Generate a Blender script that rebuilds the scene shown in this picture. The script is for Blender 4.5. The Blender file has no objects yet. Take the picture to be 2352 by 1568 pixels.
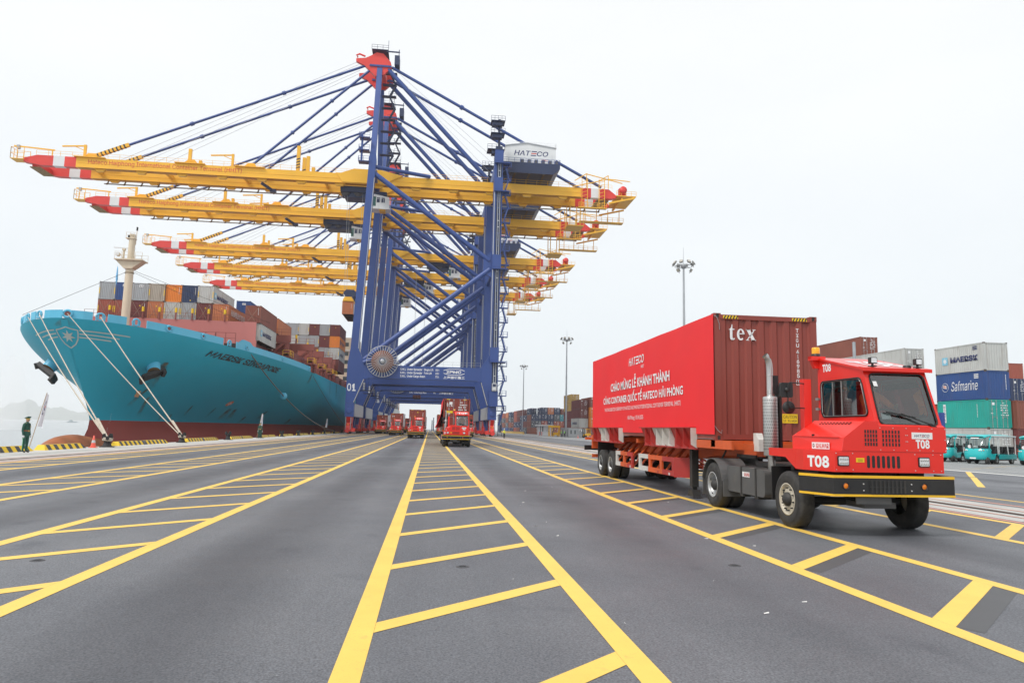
import bpy, bmesh, math, random
from mathutils import Vector, Matrix, noise
rad = math.radians
C = bpy.context.scene.collection
SC = bpy.context.scene

# ------------------------------------------------------------------ camera, world, sun, exposure
EYE = Vector((0, 0, 1.70))
YAW, PITCH, ROLL, FPX = 0.11252166, 0.12337696, 0.02199645, 1630.0 / 2352.0
fwd = Vector((math.sin(YAW) * math.cos(PITCH), math.cos(YAW) * math.cos(PITCH), math.sin(PITCH)))
rt0 = Vector((math.cos(YAW), -math.sin(YAW), 0))
up0 = rt0.cross(fwd)
rt = rt0 * math.cos(ROLL) + up0 * math.sin(ROLL)
up = up0 * math.cos(ROLL) - rt0 * math.sin(ROLL)
cam_d = bpy.data.cameras.new('camera')
cam_d.sensor_width = 36
cam_d.lens = 36 * FPX
cam_d.clip_start = 0.1
cam_d.clip_end = 12000
cam = bpy.data.objects.new('camera', cam_d)
m = Matrix((rt, up, -fwd)).transposed().to_4x4()
m.translation = EYE
cam.matrix_world = m
C.objects.link(cam)
SC.camera = cam

SUN_EL, SUN_AZ = rad(52), rad(232)          # azimuth clockwise from +Y (behind and a little left of the camera)
w = bpy.data.worlds.new('World')
SC.world = w
w.use_nodes = True
nt = w.node_tree
nt.nodes.clear()
N = nt.nodes.new
lk = nt.links.new
out = N('ShaderNodeOutputWorld')
bg = N('ShaderNodeBackground')
sky = N('ShaderNodeTexSky')
sky.sky_type = 'NISHITA'
sky.sun_disc = False
sky.sun_elevation = SUN_EL
sky.sun_rotation = SUN_AZ
sky.air_density = 1.0
sky.dust_density = 4.0
# overcast deck: the clear sky is veiled almost wholly by pale cloud of slightly uneven thickness
tc = N('ShaderNodeTexCoord')
mp = N('ShaderNodeMapping')
mp.inputs['Scale'].default_value = (1.0, 1.0, 2.6)
nz = N('ShaderNodeTexNoise')
nz.inputs['Scale'].default_value = 1.7
nz.inputs['Detail'].default_value = 5
nz.inputs['Roughness'].default_value = 0.5
ramp = N('ShaderNodeValToRGB')
ramp.color_ramp.elements[0].position = 0.30
ramp.color_ramp.elements[0].color = (0.95, 0.96, 0.97, 1)
ramp.color_ramp.elements[1].position = 0.72
ramp.color_ramp.elements[1].color = (1.04, 1.035, 1.03, 1)
# an overcast sky brightens gently from the horizon to the zenith
sep = N('ShaderNodeSeparateXYZ')
grad = N('ShaderNodeValToRGB')
grad.color_ramp.elements[0].position = 0.0
grad.color_ramp.elements[0].color = (0.640, 0.690, 0.720, 1)
grad.color_ramp.elements[1].position = 0.55
grad.color_ramp.elements[1].color = (0.765, 0.775, 0.785, 1)
mul = N('ShaderNodeMixRGB')
mul.blend_type = 'MULTIPLY'
mul.inputs['Fac'].default_value = 1.0
lift = N('ShaderNodeMixRGB')
lift.blend_type = 'MULTIPLY'
lift.inputs['Fac'].default_value = 1.0
lift.inputs['Color2'].default_value = (10.6, 10.6, 10.6, 1)
mix = N('ShaderNodeMixRGB')
mix.inputs['Fac'].default_value = 0.94
lk(tc.outputs['Generated'], mp.inputs['Vector'])
lk(mp.outputs['Vector'], nz.inputs['Vector'])
lk(nz.outputs['Fac'], ramp.inputs['Fac'])
lk(sky.outputs['Color'], mix.inputs['Color1'])
lk(tc.outputs['Generated'], sep.inputs['Vector'])
lk(sep.outputs['Z'], grad.inputs['Fac'])
lk(grad.outputs['Color'], mul.inputs['Color1'])
lk(ramp.outputs['Color'], mul.inputs['Color2'])
lk(mul.outputs['Color'], lift.inputs['Color1'])
lk(lift.outputs['Color'], mix.inputs['Color2'])
lk(mix.outputs['Color'], bg.inputs['Color'])
bg.inputs['Strength'].default_value = 0.0885
lk(bg.outputs['Background'], out.inputs['Surface'])

sun_d = bpy.data.lights.new('sun', 'SUN')
sun_d.energy = 1.5
sun_d.angle = rad(14)
sun_d.color = (1.0, 0.965, 0.92)
sun = bpy.data.objects.new('sun', sun_d)
sd = Vector((math.sin(SUN_AZ) * math.cos(SUN_EL), math.cos(SUN_AZ) * math.cos(SUN_EL), math.sin(SUN_EL)))
sun.rotation_euler = sd.to_track_quat('Z', 'Y').to_euler()
sun.location = (0, 0, 150)
C.objects.link(sun)
vs = SC.view_settings
vs.view_transform = 'Standard'
vs.look = 'None'
vs.gamma = 1
vs.exposure = 0.56
vs.use_curve_mapping = False
cy = SC.cycles
cy.max_bounces = 6
cy.diffuse_bounces = 3
cy.glossy_bounces = 3
cy.transmission_bounces = 4
cy.transparent_max_bounces = 12
cy.volume_bounces = 2
cy.use_denoising = True

# ------------------------------------------------------------------ materials
MATS = {}
def mat(name, col, rough=0.5, metal=0.0, var=0.10, scale=2.0, bump=0.0, bscale=60.0, dirt=0.0, dcol=(0.16, 0.12, 0.085), dscale=1.2, streak=False, spec=0.5, coat=0.0):
    if name in MATS:
        return MATS[name]
    mt = bpy.data.materials.new(name)
    mt.use_nodes = True
    t = mt.node_tree
    b = t.nodes['Principled BSDF']
    b.inputs['Roughness'].default_value = rough
    b.inputs['Metallic'].default_value = metal
    b.inputs['Specular IOR Level'].default_value = spec
    if coat:
        b.inputs['Coat Weight'].default_value = coat
        b.inputs['Coat Roughness'].default_value = 0.12
    co = t.nodes.new('ShaderNodeTexCoord')
    n1 = t.nodes.new('ShaderNodeTexNoise')
    n1.inputs['Scale'].default_value = scale
    n1.inputs['Detail'].default_value = 6
    t.links.new(co.outputs['Object'], n1.inputs['Vector'])
    r = t.nodes.new('ShaderNodeValToRGB')
    r.color_ramp.elements[0].position = 0.3
    r.color_ramp.elements[1].position = 0.7
    k0, k1 = 1 - var, 1 + var
    r.color_ramp.elements[0].color = (col[0] * k0, col[1] * k0, col[2] * k0, 1)
    r.color_ramp.elements[1].color = (min(col[0] * k1, 1), min(col[1] * k1, 1), min(col[2] * k1, 1), 1)
    t.links.new(n1.outputs['Fac'], r.inputs['Fac'])
    last = r.outputs['Color']
    if dirt:
        n2 = t.nodes.new('ShaderNodeTexNoise')
        n2.inputs['Scale'].default_value = dscale
        n2.inputs['Detail'].default_value = 8
        n2.inputs['Roughness'].default_value = 0.65
        if streak:
            mpn = t.nodes.new('ShaderNodeMapping')
            mpn.inputs['Scale'].default_value = (3.0, 3.0, 0.35)
            t.links.new(co.outputs['Object'], mpn.inputs['Vector'])
            t.links.new(mpn.outputs['Vector'], n2.inputs['Vector'])
        else:
            t.links.new(co.outputs['Object'], n2.inputs['Vector'])
        r2 = t.nodes.new('ShaderNodeValToRGB')
        r2.color_ramp.elements[0].position = 0.52
        r2.color_ramp.elements[0].color = (0, 0, 0, 1)
        r2.color_ramp.elements[1].position = 0.80
        r2.color_ramp.elements[1].color = (dirt, dirt, dirt, 1)
        t.links.new(n2.outputs['Fac'], r2.inputs['Fac'])
        mx = t.nodes.new('ShaderNodeMixRGB')
        mx.inputs['Color2'].default_value = (*dcol, 1)
        t.links.new(r2.outputs['Color'], mx.inputs['Fac'])
        t.links.new(last, mx.inputs['Color1'])
        last = mx.outputs['Color']
    t.links.new(last, b.inputs['Base Color'])
    if bump:
        n3 = t.nodes.new('ShaderNodeTexNoise')
        n3.inputs['Scale'].default_value = bscale
        n3.inputs['Detail'].default_value = 3
        t.links.new(co.outputs['Object'], n3.inputs['Vector'])
        bp = t.nodes.new('ShaderNodeBump')
        bp.inputs['Strength'].default_value = bump
        bp.inputs['Distance'].default_value = 0.02
        t.links.new(n3.outputs['Fac'], bp.inputs['Height'])
        t.links.new(bp.outputs['Normal'], b.inputs['Normal'])
    MATS[name] = mt
    return mt

def glass(name, tint, refl=1.45, clear=0.8):
    mt = bpy.data.materials.new(name)
    mt.use_nodes = True
    t = mt.node_tree
    t.nodes.clear()
    o = t.nodes.new('ShaderNodeOutputMaterial')
    tr = t.nodes.new('ShaderNodeBsdfTransparent')
    tr.inputs['Color'].default_value = (*[c * clear for c in tint], 1)
    gl = t.nodes.new('ShaderNodeBsdfGlossy')
    gl.inputs['Roughness'].default_value = 0.02
    gl.inputs['Color'].default_value = (0.9, 0.95, 0.95, 1)
    fr = t.nodes.new('ShaderNodeFresnel')
    fr.inputs['IOR'].default_value = refl
    mx = t.nodes.new('ShaderNodeMixShader')
    t.links.new(fr.outputs['Fac'], mx.inputs['Fac'])
    t.links.new(tr.outputs['BSDF'], mx.inputs[1])
    t.links.new(gl.outputs['BSDF'], mx.inputs[2])
    t.links.new(mx.outputs['Shader'], o.inputs['Surface'])
    return mt

# ------------------------------------------------------------------ mesh builder
class MB:
    def __init__(s):
        s.v, s.f, s.mi, s.sm = [], [], [], []
    def add(s, vs, fs, m=0, smooth=False):
        o = len(s.v)
        s.v += [tuple(p) for p in vs]
        for f in fs:
            s.f.append(tuple(i + o for i in f))
            s.mi.append(m)
            s.sm.append(smooth)
        return s
    def hexa(s, p, m=0):
        return s.add(p, [(0, 3, 2, 1), (4, 5, 6, 7), (0, 1, 5, 4), (1, 2, 6, 5), (2, 3, 7, 6), (3, 0, 4, 7)], m)
    def box(s, x0, x1, y0, y1, z0, z1, m=0):
        return s.hexa([(x0, y0, z0), (x1, y0, z0), (x1, y1, z0), (x0, y1, z0), (x0, y0, z1), (x1, y0, z1), (x1, y1, z1), (x0, y1, z1)], m)
    def beam(s, p, q, w, h, m=0, up=(0, 0, 1)):
        p, q = Vector(p), Vector(q)
        d = (q - p).normalized()
        u = Vector(up)
        if abs(d.dot(u)) > 0.97:
            u = Vector((0, 1, 0)) if abs(d.y) < 0.9 else Vector((1, 0, 0))
        sx = d.cross(u).normalized() * (w / 2)
        sy = sx.cross(d).normalized() * (h / 2)
        return s.hexa([p - sx - sy, p + sx - sy, p + sx + sy, p - sx + sy, q - sx - sy, q + sx - sy, q + sx + sy, q - sx + sy], m)
    def tube(s, p, q, r, r2=None, n=8, m=0, caps=True, smooth=True):
        p, q = Vector(p), Vector(q)
        r2 = r if r2 is None else r2
        d = (q - p).normalized()
        u = Vector((0, 0, 1)) if abs(d.z) < 0.9 else Vector((1, 0, 0))
        a = d.cross(u).normalized()
        b = a.cross(d).normalized()
        vs = []
        for c, rr in ((p, r), (q, r2)):
            for i in range(n):
                t = 2 * math.pi * i / n
                vs.append(c + a * (rr * math.cos(t)) + b * (rr * math.sin(t)))
        s.add(vs, [(i, (i + 1) % n, n + (i + 1) % n, n + i) for i in range(n)], m, smooth)
        if caps:
            s.add(vs, [tuple(range(n - 1, -1, -1)), tuple(range(n, 2 * n))], m, False)
        return s
    def path(s, pts, r, n=6, m=0, closed=False):
        pts = [Vector(p) for p in pts]
        rings = []
        k = len(pts)
        for i, p in enumerate(pts):
            if closed:
                d = pts[(i + 1) % k] - pts[i - 1]
            else:
                d = pts[min(i + 1, k - 1)] - pts[max(i - 1, 0)]
            d.normalize()
            u = Vector((0, 0, 1)) if abs(d.z) < 0.92 else Vector((0, 1, 0))
            a = d.cross(u).normalized()
            b = a.cross(d).normalized()
            rings.append([p + a * (r * math.cos(2 * math.pi * j / n)) + b * (r * math.sin(2 * math.pi * j / n)) for j in range(n)])
        vs = [v for rg in rings for v in rg]
        fs = []
        for i in range(k if closed else k - 1):
            i2 = (i + 1) % k
            for j in range(n):
                fs.append((i * n + j, i * n + (j + 1) % n, i2 * n + (j + 1) % n, i2 * n + j))
        s.add(vs, fs, m, True)
        return s
    def lathe(s, prof, c=(0, 0, 0), axis='z', n=20, m=0, smooth=True):
        vs = []
        for r, h in prof:
            for i in range(n):
                t = 2 * math.pi * i / n
                a, b = r * math.cos(t), r * math.sin(t)
                if axis == 'z':
                    p = (a, b, h)
                elif axis == 'x':
                    p = (h, a, b)
                else:
                    p = (a, h, b)
                vs.append((c[0] + p[0], c[1] + p[1], c[2] + p[2]))
        k = len(prof)
        s.add(vs, [(i * n + j, i * n + (j + 1) % n, (i + 1) * n + (j + 1) % n, (i + 1) * n + j) for i in range(k - 1) for j in range(n)], m, smooth)
        return s
    def prism(s, poly, axis, a, b, m=0, ms=None):
        """polygon in the two other axes, extruded from a to b along axis"""
        def P(u, v, h):
            return {'x': (h, u, v), 'y': (u, h, v), 'z': (u, v, h)}[axis]
        n = len(poly)
        vs = [P(u, v, a) for u, v in poly] + [P(u, v, b) for u, v in poly]
        s.add(vs, [tuple(range(n - 1, -1, -1)), tuple(range(n, 2 * n))], m)
        s.add(vs, [(i, (i + 1) % n, n + (i + 1) % n, n + i) for i in range(n)], m if ms is None else ms)
        return s
    def quad(s, a, b, c, d, m=0):
        return s.add([a, b, c, d], [(0, 1, 2, 3)], m)
    def mesh(s, name, org=(0, 0, 0), fix=True):
        me = bpy.data.meshes.new(name)
        ox, oy, oz = org
        me.from_pydata([(x - ox, y - oy, z - oz) for x, y, z in s.v], [], s.f)
        me.polygons.foreach_set('material_index', s.mi)
        me.polygons.foreach_set('use_smooth', s.sm)
        if fix:
            b = bmesh.new()
            b.from_mesh(me)
            bmesh.ops.recalc_face_normals(b, faces=b.faces)
            b.to_mesh(me)
            b.free()
        me.update()
        return me
    def build(s, name, mats, parent=None, org=(0, 0, 0), fix=True):
        me = s.mesh(name, org, fix)
        for x in (mats if isinstance(mats, (list, tuple)) else [mats]):
            me.materials.append(x)
        o = bpy.data.objects.new(name, me)
        C.objects.link(o)
        if parent is not None:
            setp(o, parent)
        elif org != (0, 0, 0):
            o.location = org
        return o

def tag(o, label=None, cat=None, group=None, kind=None):
    if label: o['label'] = ' '.join(label.split()[:16])
    if cat: o['category'] = cat
    if group: o['group'] = group
    if kind: o['kind'] = kind
    return o
def thing(name, label, cat, loc=(0, 0, 0), rz=0, group=None):
    o = bpy.data.objects.new(name, None)
    o.empty_display_size = 0.2
    C.objects.link(o)
    o.location = loc
    o.rotation_euler = (0, 0, rz)
    return tag(o, label, cat, group)
KIDS = {}
def setp(o, p):
    o.parent = p
    KIDS.setdefault(p.name, []).append(o)
def kids(o):
    return list(KIDS.get(o.name, ()))
def copy_tree(o, parent=None):
    c = o.copy()
    C.objects.link(c)
    if parent is not None:
        setp(c, parent)
    for ch in kids(o):
        copy_tree(ch, c)
    return c
def inst(name, me, parent=None, loc=None, mats=None):
    o = bpy.data.objects.new(name, me)
    C.objects.link(o)
    if parent is not None: setp(o, parent)
    if loc is not None: o.location = loc
    if mats:
        for i, x in enumerate(mats):
            o.material_slots[i].link = 'OBJECT'
            o.material_slots[i].material = x
    return o

# ------------------------------------------------------------------ lettering (built-in font turned into flat meshes)
TXT = {}
try:                      # the sans face that ships inside Blender; the default face serves where it is absent
    import os as _os
    SANS = bpy.data.fonts.load(_os.path.join(bpy.utils.system_resource('DATAFILES', path='fonts'), 'Inter.woff2'))
except Exception:
    SANS = None
def text_geo(st, bold=0.0, shear=0.0, res=2):
    k = (st, bold, shear)
    if k in TXT: return TXT[k]
    cu = bpy.data.curves.new('lettering', 'FONT')
    cu.body = st
    if SANS and st.isascii(): cu.font = SANS
    cu.size = 1.0
    cu.offset = bold
    cu.shear = shear
    cu.resolution_u = res
    ob = bpy.data.objects.new('lettering', cu)
    C.objects.link(ob)
    dg = bpy.context.evaluated_depsgraph_get()
    me = ob.evaluated_get(dg).to_mesh()
    vs = [tuple(v.co) for v in me.vertices]
    fs = [tuple(p.vertices) for p in me.polygons]
    ob.evaluated_get(dg).to_mesh_clear()
    bpy.data.objects.remove(ob)
    bpy.data.curves.remove(cu)
    xs = [v[0] for v in vs] or [0]
    ys = [v[1] for v in vs] or [0]
    TXT[k] = (vs, fs, min(xs), max(xs), min(ys), max(ys))
    return TXT[k]
def put_text(mb, st, org, ux, uy, width=None, height=None, bold=0.0, shear=0.0, m=0, off=0.004, align='l'):
    """lays the string in the plane (ux, uy) so that its box starts at org; width / height are the box in metres"""
    vs, fs, x0, x1, y0, y1 = text_geo(st, bold, shear)
    ux, uy = Vector(ux).normalized(), Vector(uy).normalized()
    n = ux.cross(uy).normalized()
    sx = width / (x1 - x0) if width else None
    sy = height / (y1 - y0) if height else None
    sx = sx if sx else sy
    sy = sy if sy else sx
    w_ = (x1 - x0) * sx
    sh = {'l': 0, 'c': -w_ / 2, 'r': -w_}[align]
    o = Vector(org) + n * off
    mb.add([o + ux * ((x - x0) * sx + sh) + uy * ((y - y0) * sy) for x, y, z in vs], fs, m)
    return mb
def logo(mb, org, ux, uy, H, m=0, mred=1, off=0.004, width=None):
    """HATECO wordmark: slanted capitals, the E drawn as three bars"""
    ux, uy = Vector(ux).normalized(), Vector(uy).normalized()
    W = width or H * 5.6
    a, e, b_ = W * 0.50, W * 0.165, W * 0.335
    put_text(mb, 'HAT', org, ux, uy, a * 0.97, H, 0.012, 0.2, m, off)
    n = ux.cross(uy)
    o = Vector(org) + n * off
    for i, mm in ((0, m), (1, mred), (2, m)):
        y = i * H * 0.40
        p = o + ux * (a + 0.03 * W - 0.045 * W + y * 0.2)
        q = p + ux * (e * 0.95)
        mb.quad(p + uy * y, q + uy * y, q + uy * (y + H * 0.19) + ux * (0.038 * H), p + uy * (y + H * 0.19) + ux * (0.038 * H), mm)
    put_text(mb, 'CO', Vector(org) + ux * (W - b_), ux, uy, b_, H, 0.012, 0.2, m, off)
    return mb
STAR7 = []
for i in range(14):
    r_ = 1.0 if i % 2 == 0 else 0.42
    t_ = math.pi / 2 + math.pi * i / 7
    STAR7.append((r_ * math.cos(t_), r_ * math.sin(t_)))
def star(mb, c, ux, uy, R, m=0, off=0.004):
    ux, uy = Vector(ux).normalized(), Vector(uy).normalized()
    o = Vector(c) + ux.cross(uy) * off
    vs = [o] + [o + ux * (x * R) + uy * (y * R) for x, y in STAR7]
    mb.add(vs, [(0, 1 + i, 1 + (i + 1) % 14) for i in range(14)], m)
    return mb
# serif 'tex' drawn as polygons in a unit box (x, y), baseline 0
def serif_tex(mb, org, ux, uy, H, m=0, off=0.004, wide=1.0):
    ux, uy = Vector(ux).normalized(), Vector(uy).normalized()
    o = Vector(org) + ux.cross(uy) * off
    def poly(pts):
        mb.add([o + ux * (x * H * wide) + uy * (y * H) for x, y in pts], [tuple(range(len(pts)))], m)
    # t
    poly([(0.0, .62), (.10, .68), (.17, .78), (.20, .95), (.24, .95), (.24, .68), (.24, .62)])
    poly([(.09, .62), (.24, .62), (.24, .16), (.28, .06), (.26, 0), (.18, 0), (.11, .05), (.09, .14)])
    poly([(.24, .62), (.24, .68), (.36, .68), (.36, .62)])
    poly([(.24, .16), (.30, .09), (.37, .12), (.38, .08), (.33, .01), (.26, 0)])
    # e (ring with a bar)
    cx, cy_, ro, ri = .73, .345, (.23, .355), (.095, .29)
    pts_o, pts_i = [], []
    for k in range(21):
        t = rad(-42 - (360 - 52) * k / 20) + 2 * math.pi
        t = rad(10) + rad(302) * k / 20
        pts_o.append((cx + ro[0] * math.cos(t), cy_ + ro[1] * math.sin(t)))
        pts_i.append((cx + ri[0] * math.cos(t) + .005, cy_ + ri[1] * math.sin(t) + (.0 if k < 15 else .03)))
    for k in range(20):
        poly([pts_o[k], pts_o[k + 1], pts_i[k + 1], pts_i[k]])
    poly([(cx - .12, .36), (cx + .226, .36), (cx + .226, .42), (cx - .12, .42)])
    # x
    poly([(1.06, .68), (1.27, .68), (1.60, .0), (1.39, .0)])
    poly([(1.03, .68), (1.32, .68), (1.32, .64), (1.03, .64)])
    poly([(1.34, .04), (1.64, .04), (1.64, 0), (1.34, 0)])
    poly([(1.08, .03), (1.14, .03), (1.335, .30), (1.30, .36)])
    poly([(1.03, .04), (1.22, .04), (1.22, 0), (1.03, 0)])
    poly([(1.35, .38), (1.385, .33), (1.56, .65), (1.50, .65)])
    poly([(1.43, .68), (1.62, .68), (1.62, .64), (1.43, .64)])
    return mb
rnd = random.Random(11)
# ------------------------------------------------------------------ ground, road, quay, sea, hills
def node_mat(name):
    mt = bpy.data.materials.new(name)
    mt.use_nodes = True
    return mt, mt.node_tree, mt.node_tree.nodes['Principled BSDF']
def nd(t, kind, **kw):
    n = t.nodes.new(kind)
    for k, v in kw.items():
        if k in n.inputs: n.inputs[k].default_value = v
        else: setattr(n, k, v)
    return n
def ramp_(t, fac, p0, c0, p1, c1):
    r = t.nodes.new('ShaderNodeValToRGB')
    r.color_ramp.elements[0].position = p0
    r.color_ramp.elements[0].color = (*c0, 1)
    r.color_ramp.elements[1].position = p1
    r.color_ramp.elements[1].color = (*c1, 1)
    t.links.new(fac, r.inputs['Fac'])
    return r.outputs['Color']
def noise_(t, co, scale, detail=4, rough=0.5, vec=(1, 1, 1)):
    mp_ = nd(t, 'ShaderNodeMapping')
    mp_.inputs['Scale'].default_value = vec
    t.links.new(co, mp_.inputs['Vector'])
    n_ = nd(t, 'ShaderNodeTexNoise', Scale=scale, Detail=detail, Roughness=rough)
    t.links.new(mp_.outputs['Vector'], n_.inputs['Vector'])
    return n_.outputs['Fac']
def mixc(t, a, b, fac, mode='MIX'):
    x = t.nodes.new('ShaderNodeMixRGB')
    x.blend_type = mode
    if isinstance(fac, (int, float)): x.inputs['Fac'].default_value = fac
    else: t.links.new(fac, x.inputs['Fac'])
    for i, s in ((1, a), (2, b)):
        if isinstance(s, tuple): x.inputs[i].default_value = (*s, 1)
        else: t.links.new(s, x.inputs[i])
    return x.outputs['Color']

def asphalt_mat():
    mt, t, b = node_mat('asphalt')
    co = nd(t, 'ShaderNodeTexCoord').outputs['Object']
    agg = ramp_(t, noise_(t, co, 55, 2, 0.7), 0.28, (0.064, 0.067, 0.075), 0.80, (0.238, 0.246, 0.264))
    patch = ramp_(t, noise_(t, co, 0.22, 6, 0.6), 0.25, (0.74, 0.75, 0.78), 0.75, (1.12, 1.12, 1.11))
    lanes = ramp_(t, noise_(t, co, 1.0, 4, 0.55, (0.55, 0.03, 1)), 0.30, (0.80, 0.80, 0.82), 0.62, (1.08, 1.08, 1.08))
    spots = ramp_(t, noise_(t, co, 0.8, 3, 0.5), 0.63, (1, 1, 1), 0.74, (0.70, 0.71, 0.74))
    sx = nd(t, 'ShaderNodeSeparateXYZ')
    t.links.new(co, sx.inputs['Vector'])
    m1 = nd(t, 'ShaderNodeMath', operation='ADD'); m1.inputs[1].default_value = 2.1
    m2 = nd(t, 'ShaderNodeMath', operation='MULTIPLY'); m2.inputs[1].default_value = 2 * math.pi / 5.2
    m3 = nd(t, 'ShaderNodeMath', operation='COSINE')
    m4 = nd(t, 'ShaderNodeMath', operation='MULTIPLY')
    wob = noise_(t, co, 1.0, 4, 0.55, (0.25, 0.05, 1))
    t.links.new(sx.outputs['X'], m1.inputs[0]); t.links.new(m1.outputs[0], m2.inputs[0]); t.links.new(m2.outputs[0], m3.inputs[0])
    t.links.new(m3.outputs[0], m4.inputs[0]); t.links.new(wob, m4.inputs[1])
    tyre = ramp_(t, m4.outputs[0], 0.22, (1, 1, 1), 0.60, (0.58, 0.58, 0.60))
    agg = mixc(t, agg, tyre, 1.0, 'MULTIPLY')
    c = mixc(t, agg, patch, 1.0, 'MULTIPLY')
    c = mixc(t, c, lanes, 1.0, 'MULTIPLY')
    c = mixc(t, c, spots, 1.0, 'MULTIPLY')
    t.links.new(c, b.inputs['Base Color'])
    b.inputs['Specular IOR Level'].default_value = 0.42
    rr = ramp_(t, noise_(t, co, 0.5, 5), 0.3, (0.50,) * 3, 0.7, (0.68,) * 3)
    t.links.new(rr, b.inputs['Roughness'])
    bp = nd(t, 'ShaderNodeBump', Strength=0.35, Distance=0.006)
    t.links.new(noise_(t, co, 70, 2, 0.6), bp.inputs['Height'])
    t.links.new(bp.outputs['Normal'], b.inputs['Normal'])
    return mt
def paint_mat(name, col, wear=0.55):
    mt, t, b = node_mat(name)
    co = nd(t, 'ShaderNodeTexCoord').outputs['Object']
    c = ramp_(t, noise_(t, co, 1.5, 6, 0.6), 0.3, tuple(x * 0.93 for x in col), 0.7, tuple(min(1, x * 1.05) for x in col))
    scuff = ramp_(t, noise_(t, co, 5, 8, 0.75), wear, (0, 0, 0), wear + 0.22, (0.55,) * 3)
    c = mixc(t, c, (0.23, 0.19, 0.11), scuff)
    chips = ramp_(t, noise_(t, co, 60, 3, 0.7), 0.64, (0, 0, 0), 0.70, (0.5,) * 3)
    c = mixc(t, c, (0.12, 0.11, 0.09), chips)
    t.links.new(c, b.inputs['Base Color'])
    b.inputs['Roughness'].default_value = 0.6
    bp = nd(t, 'ShaderNodeBump', Strength=0.25, Distance=0.005)
    t.links.new(noise_(t, co, 70, 2, 0.6), bp.inputs['Height'])
    t.links.new(bp.outputs['Normal'], b.inputs['Normal'])
    return mt
def concrete_mat(name, col, joint=True):
    mt, t, b = node_mat(name)
    co = nd(t, 'ShaderNodeTexCoord').outputs['Object']
    c = ramp_(t, noise_(t, co, 0.5, 7, 0.62), 0.28, tuple(x * 0.80 for x in col), 0.72, tuple(x * 1.10 for x in col))
    st = ramp_(t, noise_(t, co, 1.0, 6, 0.6, (1.2, 0.07, 1)), 0.55, (0, 0, 0), 0.8, (0.55,) * 3)
    c = mixc(t, c, (0.22, 0.21, 0.19), st)
    fine = ramp_(t, noise_(t, co, 40, 3), 0.3, (0.9,) * 3, 0.7, (1.06,) * 3)
    c = mixc(t, c, fine, 1.0, 'MULTIPLY')
    t.links.new(c, b.inputs['Base Color'])
    b.inputs['Roughness'].default_value = 0.8
    return mt
def paver_mat():
    mt, t, b = node_mat('block paving')
    co = nd(t, 'ShaderNodeTexCoord').outputs['Object']
    br = nd(t, 'ShaderNodeTexBrick', Scale=1.0)
    br.inputs['Color1'].default_value = (0.30, 0.31, 0.31, 1)
    br.inputs['Color2'].default_value = (0.24, 0.25, 0.255, 1)
    br.inputs['Mortar'].default_value = (0.16, 0.16, 0.16, 1)
    br.inputs['Mortar Size'].default_value = 0.012
    br.inputs['Brick Width'].default_value = 0.44
    br.inputs['Row Height'].default_value = 0.22
    t.links.new(co, br.inputs['Vector'])
    p = ramp_(t, noise_(t, co, 0.15, 6, 0.6), 0.3, (0.82,) * 3, 0.7, (1.1,) * 3)
    t.links.new(mixc(t, br.outputs['Color'], p, 1.0, 'MULTIPLY'), b.inputs['Base Color'])
    b.inputs['Roughness'].default_value = 0.8
    return mt
def water_mat():
    mt, t, b = node_mat('sea water')
    co = nd(t, 'ShaderNodeTexCoord').outputs['Object']
    b.inputs['Base Color'].default_value = (0.30, 0.33, 0.34, 1)
    b.inputs['Roughness'].default_value = 0.22
    bp = nd(t, 'ShaderNodeBump', Strength=0.8, Distance=0.25)
    h1 = noise_(t, co, 0.6, 5, 0.6, (1, 0.5, 1))
    t.links.new(h1, bp.inputs['Height'])
    t.links.new(bp.outputs['Normal'], b.inputs['Normal'])
    return mt

M_ASPH = asphalt_mat()
M_YEL = paint_mat('yellow road paint', (0.84, 0.55, 0.11), 0.58)
M_PINK = paint_mat('faded red line paint', (0.62, 0.27, 0.20), 0.5)
M_WHITE_LINE = paint_mat('white line paint', (0.72, 0.72, 0.68), 0.55)
M_CONC = concrete_mat('quay concrete', (0.50, 0.495, 0.47))
M_PAVE = paver_mat()
M_SEA = water_mat()
M_RAIL = mat('rail steel', (0.16, 0.10, 0.08), 0.55, 0.6, 0.3, 3)
M_GROOVE = mat('rail groove', (0.05, 0.045, 0.04), 0.9)

def sheet(name, x0, x1, y0, y1, z, mtl, kind='structure'):
    o = MB().quad((x0, y0, z), (x1, y0, z), (x1, y1, z), (x0, y1, z)).build(name, mtl, fix=False)
    return tag(o, kind=kind)
QX = -21.75
o = MB().box(QX, 700, -60, 640, -6, 0).build('quay', M_CONC); tag(o, kind='structure')
sheet('sea', -7600, 1500, -80, 9000, -3.5, M_SEA)
sheet('road', -16.62, 12.52, -50, 630, 0.004, M_ASPH)
sheet('road', 15.05, 28.5, -50, 630, 0.004, M_ASPH)
sheet('pavement', 28.95, 690, -50, 630, 0.004, M_PAVE)
# crane rails let into the concrete strips
for cx in (-17.45, 13.68):
    b = MB()
    b.box(cx - 0.16, cx + 0.16, -50, 620, 0.001, 0.006, 1)
    b.box(cx - 0.045, cx + 0.045, -50, 620, 0.002, 0.016, 0)
    o = b.build('crane_rail', [M_RAIL, M_GROOVE]); tag(o, kind='structure')
# expansion joints of the concrete strips
b = MB()
for x0, x1 in ((-21.7, -16.62), (12.52, 15.05)):
    y = 2.0
    while y < 220:
        b.quad((x0, y, 0.004), (x1, y, 0.004), (x1, y + 0.035, 0.004), (x0, y + 0.035, 0.004))
        y += 6.0
b.quad((-19.33, -50, 0.004), (-19.27, -50, 0.004), (-19.27, 500, 0.004), (-19.33, 500, 0.004))
o = b.build('joint', M_GROOVE, fix=False); tag(o, kind='structure')

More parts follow.
